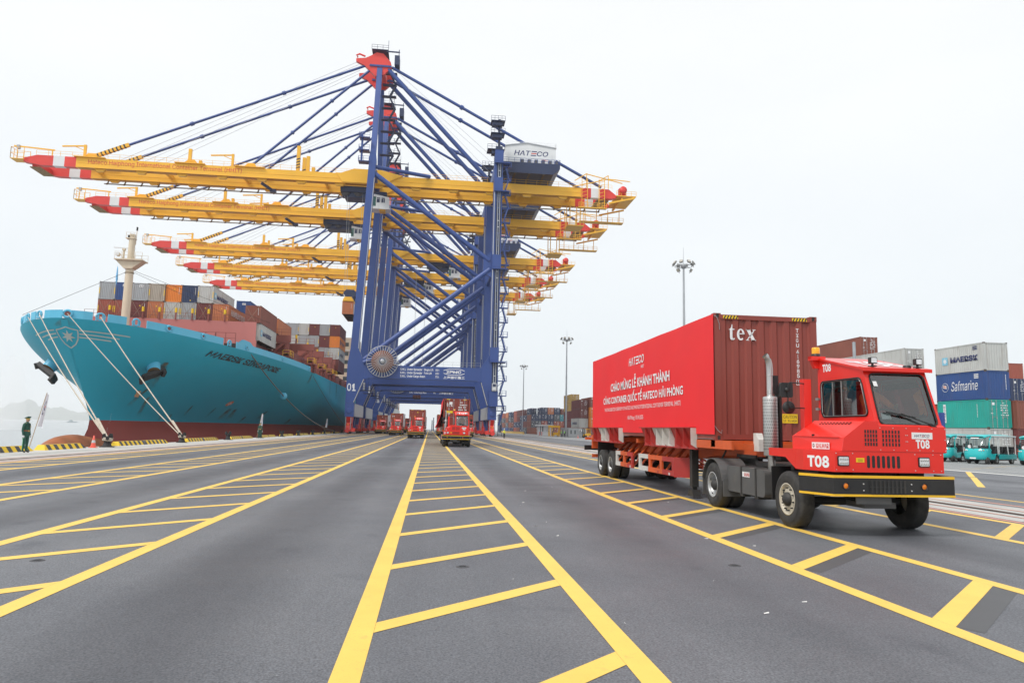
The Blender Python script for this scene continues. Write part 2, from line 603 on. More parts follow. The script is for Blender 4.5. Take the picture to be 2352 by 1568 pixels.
ZL = 0.008
def strip(b, x0, x1, y0=-20, y1=420, z=ZL):
    y = y0
    while y < y1:
        ye = min(y + 20, y1)
        b.quad((x0, y, z), (x1, y, z), (x1, ye, z), (x0, ye, z))
        y = ye
LINES = {'L6': -16.13, 'L5': -14.02, 'L4': -10.93, 'L3': -8.86, 'L2': -5.77, 'L1': -3.71, 'CL': -0.505, 'CR': 1.605, 'R1': 4.72, 'R2': 6.735, 'R3': 9.93, 'R4': 12.0}
BANDS = [('L6', 'L5'), ('L4', 'L3'), ('L2', 'L1'), ('CL', 'CR'), ('R1', 'R2'), ('R3', 'R4')]
for a, c in BANDS:
    b = MB()
    xa, xc = LINES[a], LINES[c]
    strip(b, xa - 0.105, xa + 0.105)
    strip(b, xc - 0.105, xc + 0.105)
    y = 6.22 - 2.66 * 8
    sl = (xc - xa - 0.21) * 0.93
    while y < 330:
        b.quad((xa + 0.107, y, ZL), (xc - 0.107, y + sl, ZL), (xc - 0.107, y + sl + 0.31, ZL), (xa + 0.107, y + 0.31, ZL))
        y += 2.66
    o = b.build('lane_marking', M_YEL, fix=False); tag(o, kind='structure')
for x, mm, ww in ((-16.42, M_PINK, 0.16), (-16.98, M_PINK, 0.10), (-17.95, M_PINK, 0.10), (12.32, M_PINK, 0.16), (13.12, M_PINK, 0.09), (14.28, M_PINK, 0.09), (15.3, M_PINK, 0.16), (16.45, M_YEL, 0.16)):
    b = MB(); strip(b, x - ww / 2, x + ww / 2)
    o = b.build('lane_marking', mm, fix=False); tag(o, kind='structure')
b = MB(); strip(b, 28.5, 28.95, -20, 600)
o = b.build('lane_marking', M_WHITE_LINE, fix=False); tag(o, kind='structure')
b = MB()
for k in range(40):                                   # parking bay ticks beyond the white line
    x, y = 31.0 + (k % 4) * 2.2, 26 + k * 1.6
    b.quad((x, y, 0.008), (x + 1.3, y, 0.008), (x + 1.3, y + 0.12, 0.008), (x, y + 0.12, 0.008))
b.quad((20.0, 23.9, ZL), (24.6, 29.9, ZL), (24.45, 30.1, ZL), (19.85, 24.1, ZL))
b.quad((24.8, 30.2, ZL), (28.4, 34.9, ZL), (28.25, 35.1, ZL), (24.65, 30.4, ZL))
o = b.build('lane_marking', M_YEL, fix=False); tag(o, kind='structure')
# dark patches where earlier bars were painted out
M_BLACKOUT = paint_mat('painted out bar', (0.082, 0.085, 0.09), 0.72)
b = MB()
y = 6.22 - 2.66 * 3
while y < 20:
    sl = (LINES['R2'] - LINES['R1'] - 0.21) * 0.93
    b.quad((4.95, y - 0.20, 0.006), (6.62, y + sl - 0.36, 0.006), (6.62, y + sl - 0.01, 0.006), (4.83, y - 0.01, 0.006))
    y += 2.66
o = b.build('painted_out_patch', M_BLACKOUT, fix=False); tag(o, kind='structure')
# manhole covers
M_IRON = mat('cast iron', (0.07, 0.07, 0.075), 0.6, 0.3, 0.2, 8)
for i, (x, y, wds) in enumerate(((0.47, 9.06, 'in the middle striped band'), (-4.65, 9.44, 'in the left striped band'), (4.02, 9.15, 'in the bare lane nearest the red truck'))):
    b = MB()
    b.lathe([(0.0, 0.012), (0.055, 0.012), (0.057, 0.011), (0.075, 0.010), (0.085, 0.005)], (0, 0, 0), n=18)
    for k in range(-2, 3):
        b.box(-0.04, 0.04, k * 0.018 - 0.003, k * 0.018 + 0.003, 0.012, 0.015)
    o = b.build('drain_cover', M_IRON); o.location = (x, y, 0)
    tag(o, 'small round iron drain cover set ' + wds, 'drain cover', 'drain covers in the road')
# paper scraps after the ceremony
b = MB()
for k in range(36):
    y = rnd.uniform(5.2, 22)
    x = rnd.uniform(-0.55, 0.62) * y + 0.6
    if rnd.random() < 0.45: x = rnd.uniform(2, 9)
    a = rnd.uniform(0, 6.28); l, ww = rnd.uniform(0.010, 0.030), rnd.uniform(0.006, 0.014)
    ca, sa = math.cos(a), math.sin(a)
    b.add([(x - l * ca, y - l * sa, 0.011), (x + l * ca, y + l * sa, 0.013), (x + l * ca - ww * sa, y + l * sa + ww * ca, 0.022), (x - l * ca - ww * sa, y - l * sa + ww * ca, 0.014)], [(0, 1, 2, 3)])
o = b.build('paper_scraps', mat('scrap paper', (0.7, 0.69, 0.66), 0.8), fix=False); tag(o, kind='stuff')

# ------------------------------------------------------------------ hills across the bay
HILL = [(-1640, 20), (-1560, 42), (-1470, 30), (-1400, 34), (-1358, 38), (-1352, 48), (-1346, 55), (-1330, 53), (-1314, 56), (-1304, 63), (-1296, 67), (-1287, 64), (-1278, 58), (-1271, 45), (-1260, 44), (-1248, 46.5), (-1238, 43), (-1227, 37), (-1215, 41.5), (-1205, 41), (-1196, 44.5), (-1185, 40), (-1167, 31), (-1159, 32), (-1150, 28), (-1142, 25), (-1130, 28), (-1100, 30), (-1050, 22), (-1000, 26), (-940, 16), (-880, 20), (-800, 12), (-700, 8)]
b = MB()
rows = 9
vs = []
for j in range(rows):
    f = j / (rows - 1)
    for x, h in HILL:
        prof = math.sin(min(1, f * 1.9) * math.pi / 2) if f < 0.53 else math.cos((f - 0.53) / 0.47 * math.pi / 2)
        jit = noise.noise(Vector((x * 0.03, j * 0.9, 0))) * 4 * prof
        vs.append((3.2 * x * (1 + 0.02 * f), 3.2 * (2420 + 160 * f), -4.5 + (3.2 * (h - 1.7) + 6.2) * (prof ** 0.8) + (3 * jit if 0.1 < f < 0.5 else 0)))
n = len(HILL)
b.add(vs, [(j * n + i, j * n + i + 1, (j + 1) * n + i + 1, (j + 1) * n + i) for j in range(rows - 1) for i in range(n - 1)], 0, True)
o = b.build('hills', mat('hill forest', (0.06, 0.09, 0.05), 0.9, 0, 0.4, 0.02), fix=False); tag(o, kind='structure')
# ------------------------------------------------------------------ ship-to-shore gantry cranes (x = world X, y = 0 at the near frame)
BLUE = mat('crane blue', (0.030, 0.072, 0.26), 0.42, 0, 0.10, 0.15, dirt=0.18, dcol=(0.06, 0.08, 0.14), dscale=0.4, streak=True)
DBLUE = mat('dark blue steel', (0.016, 0.030, 0.085), 0.5, 0, 0.15, 0.3)
CYEL = mat('boom yellow', (0.88, 0.47, 0.03), 0.42, 0, 0.07, 0.12, dirt=0.15, dcol=(0.45, 0.24, 0.05), dscale=0.3)
CRED = mat('signal red', (0.72, 0.045, 0.035), 0.42, 0, 0.08, 0.3)
CWHITE = mat('white steel', (0.72, 0.73, 0.73), 0.4, 0, 0.05, 0.3, dirt=0.15, dcol=(0.45, 0.44, 0.42), dscale=0.5, streak=True)
CGREY = mat('light grey plate', (0.50, 0.52, 0.54), 0.45, 0, 0.06, 0.4, dirt=0.3, dcol=(0.3, 0.3, 0.3), dscale=0.8, streak=True)
GALV = mat('galvanised steel', (0.42, 0.44, 0.46), 0.4, 0.5, 0.1, 1)
BROWN = mat('cable brown', (0.23, 0.075, 0.04), 0.6, 0, 0.2, 3)
TXTW = mat('white lettering', (0.80, 0.81, 0.82), 0.5, var=0.03)
TXTR = mat('red lettering', (0.62, 0.05, 0.04), 0.5, var=0.03)
TXTN = mat('navy lettering', (0.025, 0.035, 0.13), 0.5, var=0.03)
TXTK = mat('black lettering', (0.02, 0.02, 0.025), 0.5, var=0.03)
BLACK = mat('black rubber', (0.02, 0.02, 0.021), 0.7, 0, 0.2, 6)
GLASSG = glass('green cab glass', (0.55, 0.80, 0.76))
WOODG = mat('plank grating', (0.33, 0.22, 0.10), 0.8, 0, 0.25, 1.5)

def rail_on(b, p, q, h=1.1, step=2.0, m=0, r=0.035):
    p, q = Vector(p), Vector(q)
    L = (q - p).length
    k = max(1, int(round(L / step)))
    for i in range(k + 1):
        a = p.lerp(q, i / k)
        b.beam(a, a + Vector((0, 0, h)), r * 2, r * 2, m)
    for f in (0.5, 1.0):
        b.beam(p + Vector((0, 0, h * f)), q + Vector((0, 0, h * f)), r * 1.6, r * 1.6, m, up=(0, 1, 0.01))
FR = 22.0
G1, G2 = 7.3, 14.7
def part(parent, name, mats, fn, n_=None):
    b = MB(); fn(b)
    return b.build(name, mats, parent)

def make_crane():
    T = thing('gantry_crane', '', 'gantry crane', (0, 160, 0))
    # --- frames: two waterside legs, two landside legs, two portal beams
    for y, s in ((0, 1), (FR, -1)):
        b = MB()
        b.prism([(-18.5, 6.75), (-16.72, 6.75), (-14.6, 12.3), (-14.6, 15.25), (-16.15, 18.6), (-14.3, 61.6), (-15.9, 61.6), (-17.95, 18.6), (-18.42, 15.3)], 'y', y - 0.85, y + 0.85)
        b.beam((-16.7, y - s * 0.9, 6.9), (-14.75, y - s * 0.9, 12.0), 0.12, 0.35, 1, up=(0, 1, 0))
        b.box(-14.75, -13.95, y - s * 0.95 - 0.2, y - s * 0.95 + 0.2, 12.05, 12.3, 0)
        b.beam((-16.2, y - s * 0.95, 18.8), (-14.5, y - s * 0.95, 58.0), 0.10, 0.25, 1, up=(0, 1, 0))
        leg = b.build('waterside_leg', [BLUE, CGREY], T)
        b = MB()
        b.prism([(14.95, 6.75), (14.95, 65.8), (12.95, 65.8), (12.95, 18.2), (11.1, 15.3), (11.1, 12.3), (12.72, 6.75)], 'y', y - 0.85, y + 0.85)
        b.beam((12.7, y - s * 0.9, 6.9), (11.2, y - s * 0.9, 12.0), 0.12, 0.35, 1, up=(0, 1, 0))
        b.box(10.4, 11.2, y - s * 0.95 - 0.2, y - s * 0.95 + 0.2, 12.05, 12.3, 0)
        leg = b.build('landside_leg', [BLUE, CGREY], T)
        if s == 1:   # lift shaft on the face of the near landside leg
            b = MB()
            b.box(13.55, 14.72, y - 0.93, y - 0.86, 7, 64, 0)
            b.box(13.05, 13.22, y - 0.95, y - 0.86, 18.5, 60, 1)
            for x in (13.95, 14.4):
                b.box(x - 0.05, x + 0.05, y - 1.08, y - 0.93, 7, 64, 1)
            z = 7.5
            while z < 64:
                b.box(13.98, 14.37, y - 1.06, y - 0.95, z, z + 0.16, 2 if int(z * 3) % 4 else 1)
                b.box(13.62, 14.7, y - 0.97, y - 0.92, z + 0.7, z + 0.78, 0)
                z += 1.5
            b.build('lift_shaft', [DBLUE, CGREY, BLUE], leg)
            for z in (6.9, 16.8, 38.2, 56.6, 63.4):
                b = MB()
                b.box(13.0, 15.0, y - 1.5, y - 0.86, z, z + 3.2, 0)
                b.box(13.2, 14.8, y - 1.53, y - 1.5, z + 0.3, z + 2.2, 1)
                b.box(13.1, 16.6, y - 1.9, y + 0.9, z - 0.18, z, 0)
                b.build('lift_landing', [BLUE, BLUE], leg)
            b = MB()
            b.box(13.62, 14.62, y - 1.75, y - 1.09, 10.2, 11.9, 0)
            b.box(13.78, 14.46, y - 1.78, y - 1.75, 11.15, 11.7, 1)
            b.box(13.78, 14.46, y - 1.78, y - 1.75, 10.5, 10.9, 2)
            b.build('lift_car', [CGREY, DBLUE, CWHITE], leg)
        # portal beam between the legs
        b = MB()
        b.box(-14.58, 11.08, y - 0.87, y + 0.87, 12.3, 15.25, 0)
        b.box(-14.0, 10.6, y - s * 0.9 - 0.06, y - s * 0.9 + 0.06, 12.18, 12.3, 1)
        pb = b.build('portal_beam', [BLUE, DBLUE], T)
        if s == 1:
            b = MB()
            X0, yy = -6.85, y - 0.875
            for i, (a_, t_) in enumerate((('S.W.L', ''), ('S.W.L', ''), ('S.W.L', ''))):
                pass
            rows_ = (('Under Spreader', 'Single Lift', '50 t'), ('Under Spreader', 'Twin Lift', '65 t'), ('Under Cargo Beam', '', '75 t'))
            for i, (u_, l_, t_) in enumerate(rows_):
                z = 14.25 - i * 0.76
                put_text(b, 'S.W.L', (X0, yy, z), (1, 0, 0), (0, 0, 1), 1.22, 0.5, 0.02)
                put_text(b, u_, (X0 + 1.5, yy, z - (0.11 if 'p' in u_ or 'g' in u_ else 0)), (1, 0, 0), (0, 0, 1), 3.35 if i < 2 else 4.0, 0.62, 0.02)
                if l_: put_text(b, l_, (X0 + 5.2, yy, z - (0.11 if 'g' in l_ else 0)), (1, 0, 0), (0, 0, 1), 2.1 if i == 0 else 1.75, 0.62 if i == 0 else 0.5, 0.02)
                put_text(b, t_, (X0 + 7.8, yy, z), (1, 0, 0), (0, 0, 1), 0.8, 0.5, 0.02)
            put_text(b, 'ZPMC', (3.3, yy, 13.85), (1, 0, 0), (0, 0, 1), 3.4, 0.66, 0.035, 0.1)
            def ring(pts, wd):
                for k in range(len(pts)):
                    p, q = Vector(pts[k]), Vector(pts[(k + 1) % len(pts)])
                    b.beam((p.x, yy - 0.005, p.y), (q.x, yy - 0.005, q.y), 0.01, wd, 0, up=(0, 0, 1))
            ring([(2.75, 13.85), (2.75, 14.5), (4.0, 14.85), (6.3, 14.85), (7.4, 14.5), (7.4, 13.85), (6.3, 13.5), (4.0, 13.5)], 0.13)
            put_text(b, '上海振华重工', (2.7, yy, 12.62), (1, 0, 0), (0, 0, 1), 4.8, 0.62, 0.025)
            b.build('lettering', TXTW, pb, fix=False)
            # walkway rail on top
            b = MB()
            rail_on(b, (-10, y - 0.8, 15.25), (11, y - 0.8, 15.25), 1.1, 2.0, 0, 0.025)
            b.build('handrail', GALV, pb)
        # diagonal tubes of the frame
        b = MB(); b.tube((-14.9, y, 59.6), (12.4, y, 40.2), 0.58, n=14); b.build('diagonal_brace', BLUE, T)
        b = MB(); b.tube((12.6, y, 38.2), (-15.6, y, 15.9), 0.58, n=14); b.build('diagonal_brace', BLUE, T)
        b = MB(); b.prism([(12.95, 36.2), (12.95, 42.4), (11.0, 40.6), (11.0, 37.4)], 'y', y - 0.35, y + 0.35); b.build('gusset', BLUE, T)
        b = MB(); b.tube((-14.4, y, 61.0), (-2.0, y + s * 6.4, 61.7), 0.45, n=12); b.build('tie_strut', BLUE, T)
    # --- sill beams, one over each rail, and their red bogies
    for cx, sgn in ((-17.55, 1), (13.85, -1)):
        b = MB()
        b.box(cx - 0.95, cx + 0.95, -0.95, FR + 0.95, 3.72, 6.72, 0)
        fx = cx + sgn * 0.955
        b.box(min(fx, fx + sgn * 0.05), max(fx, fx + sgn * 0.05), 0.9, FR - 0.9, 3.85, 6.60, 1)
        b.lathe([(0.62, -0.99), (0.62, -1.03), (0.5, -1.05), (0.0, -1.05)], (cx - 0.0, 0, 5.0), 'y', 20, 0)
        b.build('sill_beam', [BLUE, CGREY], T)
        for y in (-1.2, FR + 1.2):
            d = 1 if y < 5 else -1
            b = MB()
            b.prism([(y + d * 5.4, 3.7), (y - d * 0.4, 3.7), (y + d * 0.8, 2.3), (y + d * 4.2, 2.3)], 'x', cx - 0.5, cx + 0.5, 0)
            for k in (0.4, 4.4):
                yc = y + d * k
                b.prism([(yc - 1.6, 0.95), (yc + 1.6, 0.95), (yc + 1.2, 1.7), (yc + 0.45, 2.5), (yc - 0.45, 2.5), (yc - 1.2, 1.7)], 'x', cx - 0.42, cx + 0.42, 0)
                b.box(cx - 0.62, cx + 0.62, yc - 1.5, yc + 1.5, 0.55, 0.95, 0)
            b.box(cx - 0.3, cx + 0.3, y - d * 2.1, y - d * 1.6, 0.3, 1.3, 0)
            b.box(cx - 0.75, cx - 0.65, y - d * 1.2, y + d * 6.2, 1.15, 1.25, 0)
            b.box(cx + 0.65, cx + 0.75, y - d * 1.2, y + d * 6.2, 1.15, 1.25, 0)
            b.box(cx + sgn * 0.7, cx + sgn * 1.55, y - d * 0.8, y - d * 0.6, 0.5, 1.3, 0)
            b.box(cx - 0.4, cx + 0.4, y - d * 0.75, y - d * 0.68, 1.35, 2.2, 0)
            b.box(cx - 0.12, cx + 0.12, y - d * 0.8, y - d * 0.75, 1.9, 2.2, 2)
            for k in (-0.55, 0.55):
                b.tube((cx + k, y - d * 0.7, 0.5), (cx + k, y - d * 0.7, 3.6), 0.1, n=8, m=3)
            bo = b.build('bogie', [CRED, DBLUE, mat('amber lamp', (0.85, 0.32, 0.02), 0.4), GALV], T)
            b = MB()
            for k in (-0.6, 1.4, 3.4, 5.4):
                b.lathe([(0.0, -0.2), (0.18, -0.2), (0.4, -0.16), (0.46, -0.1), (0.46, 0.1), (0.4, 0.16), (0.18, 0.2), (0.0, 0.2)], (cx, y + d * k, 0.47), 'x', 14, 0)
            b.build('wheel', mat('wheel steel', (0.12, 0.115, 0.11), 0.5, 0.4), bo)
        # red hand-railed catwalk along the sill
        b = MB()
        b.box(cx + sgn * 0.7 - 0.3, cx + sgn * 0.7 + 0.3, 5.5, FR - 5.5, 1.0, 1.08, 0)
        rail_on(b, (cx + sgn * 1.0, 5.5, 1.05), (cx + sgn * 1.0, FR - 5.5, 1.05), 1.0, 1.5, 0, 0.03)
        b.build('catwalk', CRED, T)
        # dark tie column in the middle of the sill
        b = MB()
        for y in (6.5, FR - 6.5):
            b.prism([(cx - 0.7, 3.7), (cx + 0.7, 3.7), (cx + 0.35, 1.0), (cx - 0.35, 1.0)], 'y', y - 0.6, y + 0.6, 0)
        b.build('stowage_column', BLUE, T)
    # --- cross beams joining the near and far frames
    for x, z, h in ((-15.1, 60.4, 2.2), (13.9, 62.6, 2.6)):
        b = MB(); b.box(x - 0.75, x + 0.75, 0.86, FR - 0.86, z - h / 2, z + h / 2); b.build('cross_beam', BLUE, T)
    b = MB(); b.tube((13.9, 0.9, 39), (13.9, FR - 0.9, 39), 0.5, n=12); b.build('cross_beam', BLUE, T)
    # --- mast and red head
    for y0, y1 in ((0, G1 + 0.1), (FR, G2 - 0.1)):
        b = MB()
        b.prism([(-15.95, 61.6), (-14.25, 61.6), (-14.25, 62.6), (-14.5, 64.5), (-15.7, 64.5), (-15.95, 62.6)], 'y', y0 - 0.8, y0 + 0.8)
        b.beam((-15.1, y0, 63.0), (-15.15, y1, 88.6), 1.25, 1.25, 0, up=(0, 1, 0))
        b.build('mast_leg', BLUE, T)
    b = MB()
    for y in (G1, G2):
        b.prism([(-20.9, 90.0), (-20.9, 90.7), (-18.6, 91.0), (-17.2, 91.8), (-16.0, 92.6), (-14.4, 92.4), (-12.6, 90.4), (-12.2, 89.0), (-14.2, 86.9), (-16.2, 86.5), (-18.8, 89.0)], 'y', y - 0.45, y + 0.45)
        b.box(-17.6, -12.3, y - 0.7, y + 0.7, 88.9, 89.35, 1)
    b.box(-16.4, -13.8, G1, G2, 87.2, 90.0, 0)
    b.path([(-20.6, G1, 91.2), (-20.9, G1, 91.7), (-20.2, G1, 92.1), (-18.8, G1, 91.6)], 0.22, 6, 0)
    b.build('mast_head', [CRED, BLUE], T)
    b = MB()
    b.box(-17.2, -13.2, G1 - 1.2, G2 + 1.2, 93.0, 93.12)
    for y in (G1 - 1.2, G2 + 1.2):
        rail_on(b, (-17.2, y, 93.1), (-13.2, y, 93.1), 1.1, 1.3)
    b.box(-13.6, -10.4, G1 - 1.1, G1 - 0.9, 92.6, 92.9)
    b.tube((-13.2, G1 - 1.0, 93), (-13.2, G1 - 1.0, 95.6), 0.06, n=6)
    b.tube((-10.6, G1 - 1.0, 90), (-10.6, G1 - 1.0, 93.4), 0.10, n=6)
    b.box(-11.6, -10.4, G1 - 1.3, G1 + 1.5, 89.4, 91.8)
    b.build('mast_platform', DBLUE, T)
    # stairs down the mast
    b = MB()
    z, k = 64.5, 0
    while z < 88:
        xa, xb = (-12.6, -11.2) if k % 2 == 0 else (-11.2, -12.6)
        for yy in (8.6, 9.5):
            b.beam((xa, yy, z), (xb, yy, z + 2.9), 0.12, 0.28)
        for s_ in range(9):
            f = (s_ + 0.5) / 9
            b.box(min(xa + (xb - xa) * f - 0.12, xa + (xb - xa) * f + 0.12), max(xa + (xb - xa) * f - 0.12, xa + (xb - xa) * f + 0.12), 8.6, 9.5, z + 2.9 * f - 0.04, z + 2.9 * f + 0.04)
        b.box(-14.4, -11.0, 8.4, 9.7, z + 2.85, z + 3.0)
        rail_on(b, (-12.8, 8.4, z + 3.0), (-11.0, 8.4, z + 3.0), 1.1, 0.9, 0, 0.03)
        z += 3.0; k += 1
    b.build('mast_stairs', DBLUE, T)
    # --- boom and girder, one box each side, in one run of colour bands
    bands = [(-93.5, -87.3, 1), (-87.3, -84.9, 2), (-84.9, -82.4, 1), (-82.4, 35.2, 0), (35.2, 37.7, 1), (37.7, 39.9, 2), (39.9, 43.8, 1)]
    girders = []
    for y in (G1, G2):
        b = MB()
        for x0, x1, mm in bands:
            if x0 == -93.5:
                b.prism([(-93.6, 59.6), (-93.6, 60.5), (-90.8, 61.35), (-87.3, 61.35), (-87.3, 59.0), (-90.0, 59.0)], 'y', y - 0.7, y + 0.7, mm)
            elif x1 == 43.8:
                b.prism([(39.9, 59.0), (39.9, 61.35), (42.2, 61.35), (44.2, 59.8), (44.2, 59.3), (43.0, 59.0)], 'y', y - 0.7, y + 0.7, mm)
            else:
                b.box(x0, x1, y - 0.7, y + 0.7, 59.0, 61.35, mm)
        b.box(-82, 35, y - 0.82, y + 0.82, 59.0, 59.12, 0)
        b.box(-82, 35, y - 0.76, y - 0.70, 60.05, 60.12, 0)
        b.prism([(-22.6, 59.2), (-13.0, 59.2), (-8.5, 61.5), (-10.0, 61.8), (-13.5, 62.6), (-20.0, 62.6), (-23.0, 61.4), (-24.2, 61.4)], 'y', y - 0.95, y - 0.72, 0)
        g = b.build('boom_girder', [CYEL, CRED, CWHITE], T)
        girders.append(g)
        b = MB()
        rail_on(b, (-91, y - 0.75, 61.36), (-14, y - 0.75, 61.36), 1.1, 2.6, 0, 0.03)
        rail_on(b, (-8, y - 0.75, 61.36), (12, y - 0.75, 61.36), 1.1, 2.6, 0, 0.03)
        rail_on(b, (16, y - 0.75, 61.36), (43, y - 0.75, 61.36), 1.1, 2.6, 0, 0.03)
        b.build('handrail', CYEL, g)
        for x in range(-78, 34, 9):
            b = MB()
            b.prism([(x, 58.4), (x + 1.5, 58.4), (x + 2.0, 59.0), (x - 0.5, 59.0)], 'y', y - 0.3, y + 0.3)
            b.build('bracket', CYEL, g)
        # stay anchor platforms and small jib cranes
        b = MB()
        for x in (-79.5, -44.0, -57.5):
            b.box(x - 3.4, x + 3.4, y - 1.2, y + 1.2, 61.38, 61.55)
            b.prism([(x - 1.6, 61.5), (x + 1.6, 61.5), (x + 0.9, 62.5), (x - 0.6, 62.5)], 'y', y - 0.5, y + 0.5)
        b.box(-58.2, -57.5, y - 0.3, y + 0.3, 61.5, 65.2)
        for x in (-81.0, -48.2):
            b.box(x - 0.25, x + 0.25, y - 0.25, y + 0.25, 61.5, 64.6)
            b.beam((x + 0.2, y, 64.4), (x - 5.0, y, 64.0), 0.25, 0.3)
            b.beam((x, y, 63.2), (x - 2.4, y, 64.2), 0.14, 0.14)
        b.box(-33.6, -32.8, y - 0.35, y + 0.35, 61.4, 67.6)
        b.box(-31.3, -30.5, y - 0.35, y + 0.35, 61.4, 65.2)
        for z in (61.9, 62.6, 63.3, 64.0):
            b.hexa([(-33.62, y - 0.37, z), (-32.78, y - 0.37, z + 0.35), (-32.78, y + 0.37, z + 0.35), (-33.62, y + 0.37, z), (-33.62, y - 0.37, z + 0.3), (-32.78, y - 0.37, z + 0.65), (-32.78, y + 0.37, z + 0.65), (-33.62, y + 0.37, z + 0.3)], 1)
        b.build('jib_crane', [CYEL, TXTK], g)
    b = MB()
    put_text(b, 'Hateco Haiphong International Container Terminal (HHIT)', (-79.8, G1 - 0.705, 59.62), (1, 0, 0), (0, 0, 1), 34.0, 1.42, 0.008, 0, 0, 0.005)
    b.build('lettering', TXTR, girders[0], fix=False)
    b = MB()
    for x in (-80, -64, -46, -27, 5, 20, 33):
        b.beam((x, G1 + 0.7, 60.4), (x, G2 - 0.7, 60.4), 0.7, 0.9, 0)
    b.build('girder_tie', CYEL, T)
    b = MB()
    b.hexa([(-92.9, G1 + 0.7, 58.8), (-90.6, G1 + 0.7, 58.8), (-90.6, G2 - 0.7, 58.8), (-92.9, G2 - 0.7, 58.8), (-92.9, G1 + 0.7, 59.0), (-90.6, G1 + 0.7, 59.0), (-90.6, G2 - 0.7, 59.0), (-92.9, G2 - 0.7, 59.0)], 1)
    b.box(-92.4, -91.2, G1 + 0.7, G2 - 0.7, 59.05, 60.6, 2)
    b.box(-96.2, -93.4, G1 - 1.2, G1 + 1.4, 60.0, 60.15, 0)
    for (p, q) in (((-96.2, G1 - 1.2, 60.1), (-93.4, G1 - 1.2, 60.1)), ((-96.2, G1 + 1.4, 60.1), (-93.4, G1 + 1.4, 60.1)), ((-96.2, G1 - 1.2, 60.1), (-96.2, G1 + 1.4, 60.1))):
        rail_on(b, p, q, 2.6, 1.4, 0, 0.05)
    b.beam((-96.3, G1, 63.4), (-87.5, G1, 62.9), 0.2, 0.28, 0)
    b.beam((-88.0, G1, 61.4), (-88.0, G1, 63.0), 0.2, 0.2, 0)
    b.box(-95.6, -95.0, G1 - 0.3, G1 + 0.3, 62.7, 63.6, 3)
    b.build('boom_tip_platform', [CYEL, WOODG, CRED, GALV], T)
    # festoon rail under the far girder
    b = MB()
    b.box(-80, 42, G2 + 0.85, G2 + 1.15, 58.25, 58.5, 0)
    x = -79.5
    while x < 42:
        b.prism([(x, 58.1), (x + 0.4, 58.1), (x + 0.7, 59.0), (x + 0.4, 59.0)], 'y', G2 + 0.72, G2 + 0.84, 1)
        x += 3.9
    b.build('festoon_rail', [GALV, mat('bracket brown', (0.20, 0.13, 0.07), 0.7)], T)
    b = MB()
    b.beam((-42.0, G1 + 2.6, 58.9), (-39.8, G1 + 4.8, 57.9), 0.45, 0.6)
    b.box(-40.4, -39.0, G1 + 4.4, G1 + 5.4, 57.5, 58.2)
    b.build('boom_latch', DBLUE, T)
    # --- stays: rigid tubes and thin ropes
    for y in (G1, G2):
        for (p, q, r) in (((-17.0, 89.9), (-79.1, 61.9), 0.30), ((-17.4, 88.2), (-44.0, 62.0), 0.30), ((-12.2, 89.2), (40.4, 62.0), 0.36), ((-13.1, 88.6), (11.9, 62.4), 0.55)):
            b = MB()
            P, Q = Vector((p[0], y, p[1])), Vector((q[0], y, q[1]))
            b.tube(P, Q, r, n=12)
            if r < 0.4:
                for f in (0.33, 0.66):
                    b.tube(P.lerp(Q, f - 0.006), P.lerp(Q, f + 0.006), r * 1.6, n=10)
            b.build('forestay' if q[0] < 0 else ('backstay' if r < 0.5 else 'mast_brace'), BLUE, T)
        b = MB()
        b.beam((-79.1, y, 61.9), (-71.5, y, 65.32), 0.75, 0.75, 0)
        for k in range(9):
            f = k / 9.0
            b.beam((-79.0 + 7.2 * f, y, 61.9 + 3.26 * f), (-78.7 + 7.2 * f, y, 62.05 + 3.26 * f), 0.79, 0.79, 1, up=(0.6, 0, 1))
        b.build('stay_foot', [CYEL, TXTK], T)
    b = MB()
    for k in range(5):
        y = G1 + 1.6 + k * 1.1
        b.tube((-20.5, y, 91.0 - 0.2 * k), (-74 + k * 1.5, y, 62.0), 0.045, n=4)
    for y in (G1 + 2, G2 - 2):
        b.tube((-13, y, 90), (13.0, y, 64.5), 0.035, n=4)
        b.tube((-12, y, 90), (16.0, y, 66.5), 0.035, n=4)
    b.build('hoist_rope', GALV, T)
    # --- machinery house
    b = MB()
    b.prism([(16.0, 65.6), (28.4, 65.6), (28.4, 70.1), (21.2, 71.0), (16.0, 70.1)], 'y', 4.6, 17.5, 0)
    b.prism([(15.9, 70.1), (21.2, 71.02), (28.5, 70.12), (28.5, 70.3), (21.2, 71.2), (15.9, 70.3)], 'y', 4.4, 17.7, 1)
    for x in (16.6, 27.2):
        b.box(x, x + 0.18, 4.45, 4.6, 65.7, 68.6, 0)
    mh = b.build('machinery_house', [CWHITE, CGREY], T)
    b = MB()
    logo(b, (18.1, 4.59, 67.9), (1, 0, 0), (0, 0, 1), 1.25, 0, 1, 0.006, 8.4)
    put_text(b, 'HHIT', (24.9, 4.59, 66.75), (1, 0, 0), (0, 0, 1), 1.6, 0.5, 0.015, 0.1, 1, 0.006)
    b.build('lettering', [TXTN, TXTR], mh, fix=False)
    b = MB()
    for (p, q) in (((16, 4.6), (28.4, 4.6)), ((28.4, 4.6), (28.4, 17.5))):
        rail_on(b, (p[0], p[1], 70.3), (q[0], q[1], 70.3), 1.0, 2.4, 0, 0.03)
    b.build('handrail', CWHITE, mh)
    b = MB()
    b.prism([(15.3, 65.55), (29.2, 65.55), (29.2, 64.4), (27.6, 62.9), (16.8, 62.9), (15.3, 64.4)], 'y', 3.0, 19.0, 0)
    for x in (18, 21.5, 25):
        b.box(x, x + 0.5, 3.2, 18.8, 62.7, 62.95, 2)
    rail_on(b, (15.3, 3.05, 65.5), (29.2, 3.05, 65.5), 1.1, 1.4, 1, 0.035)
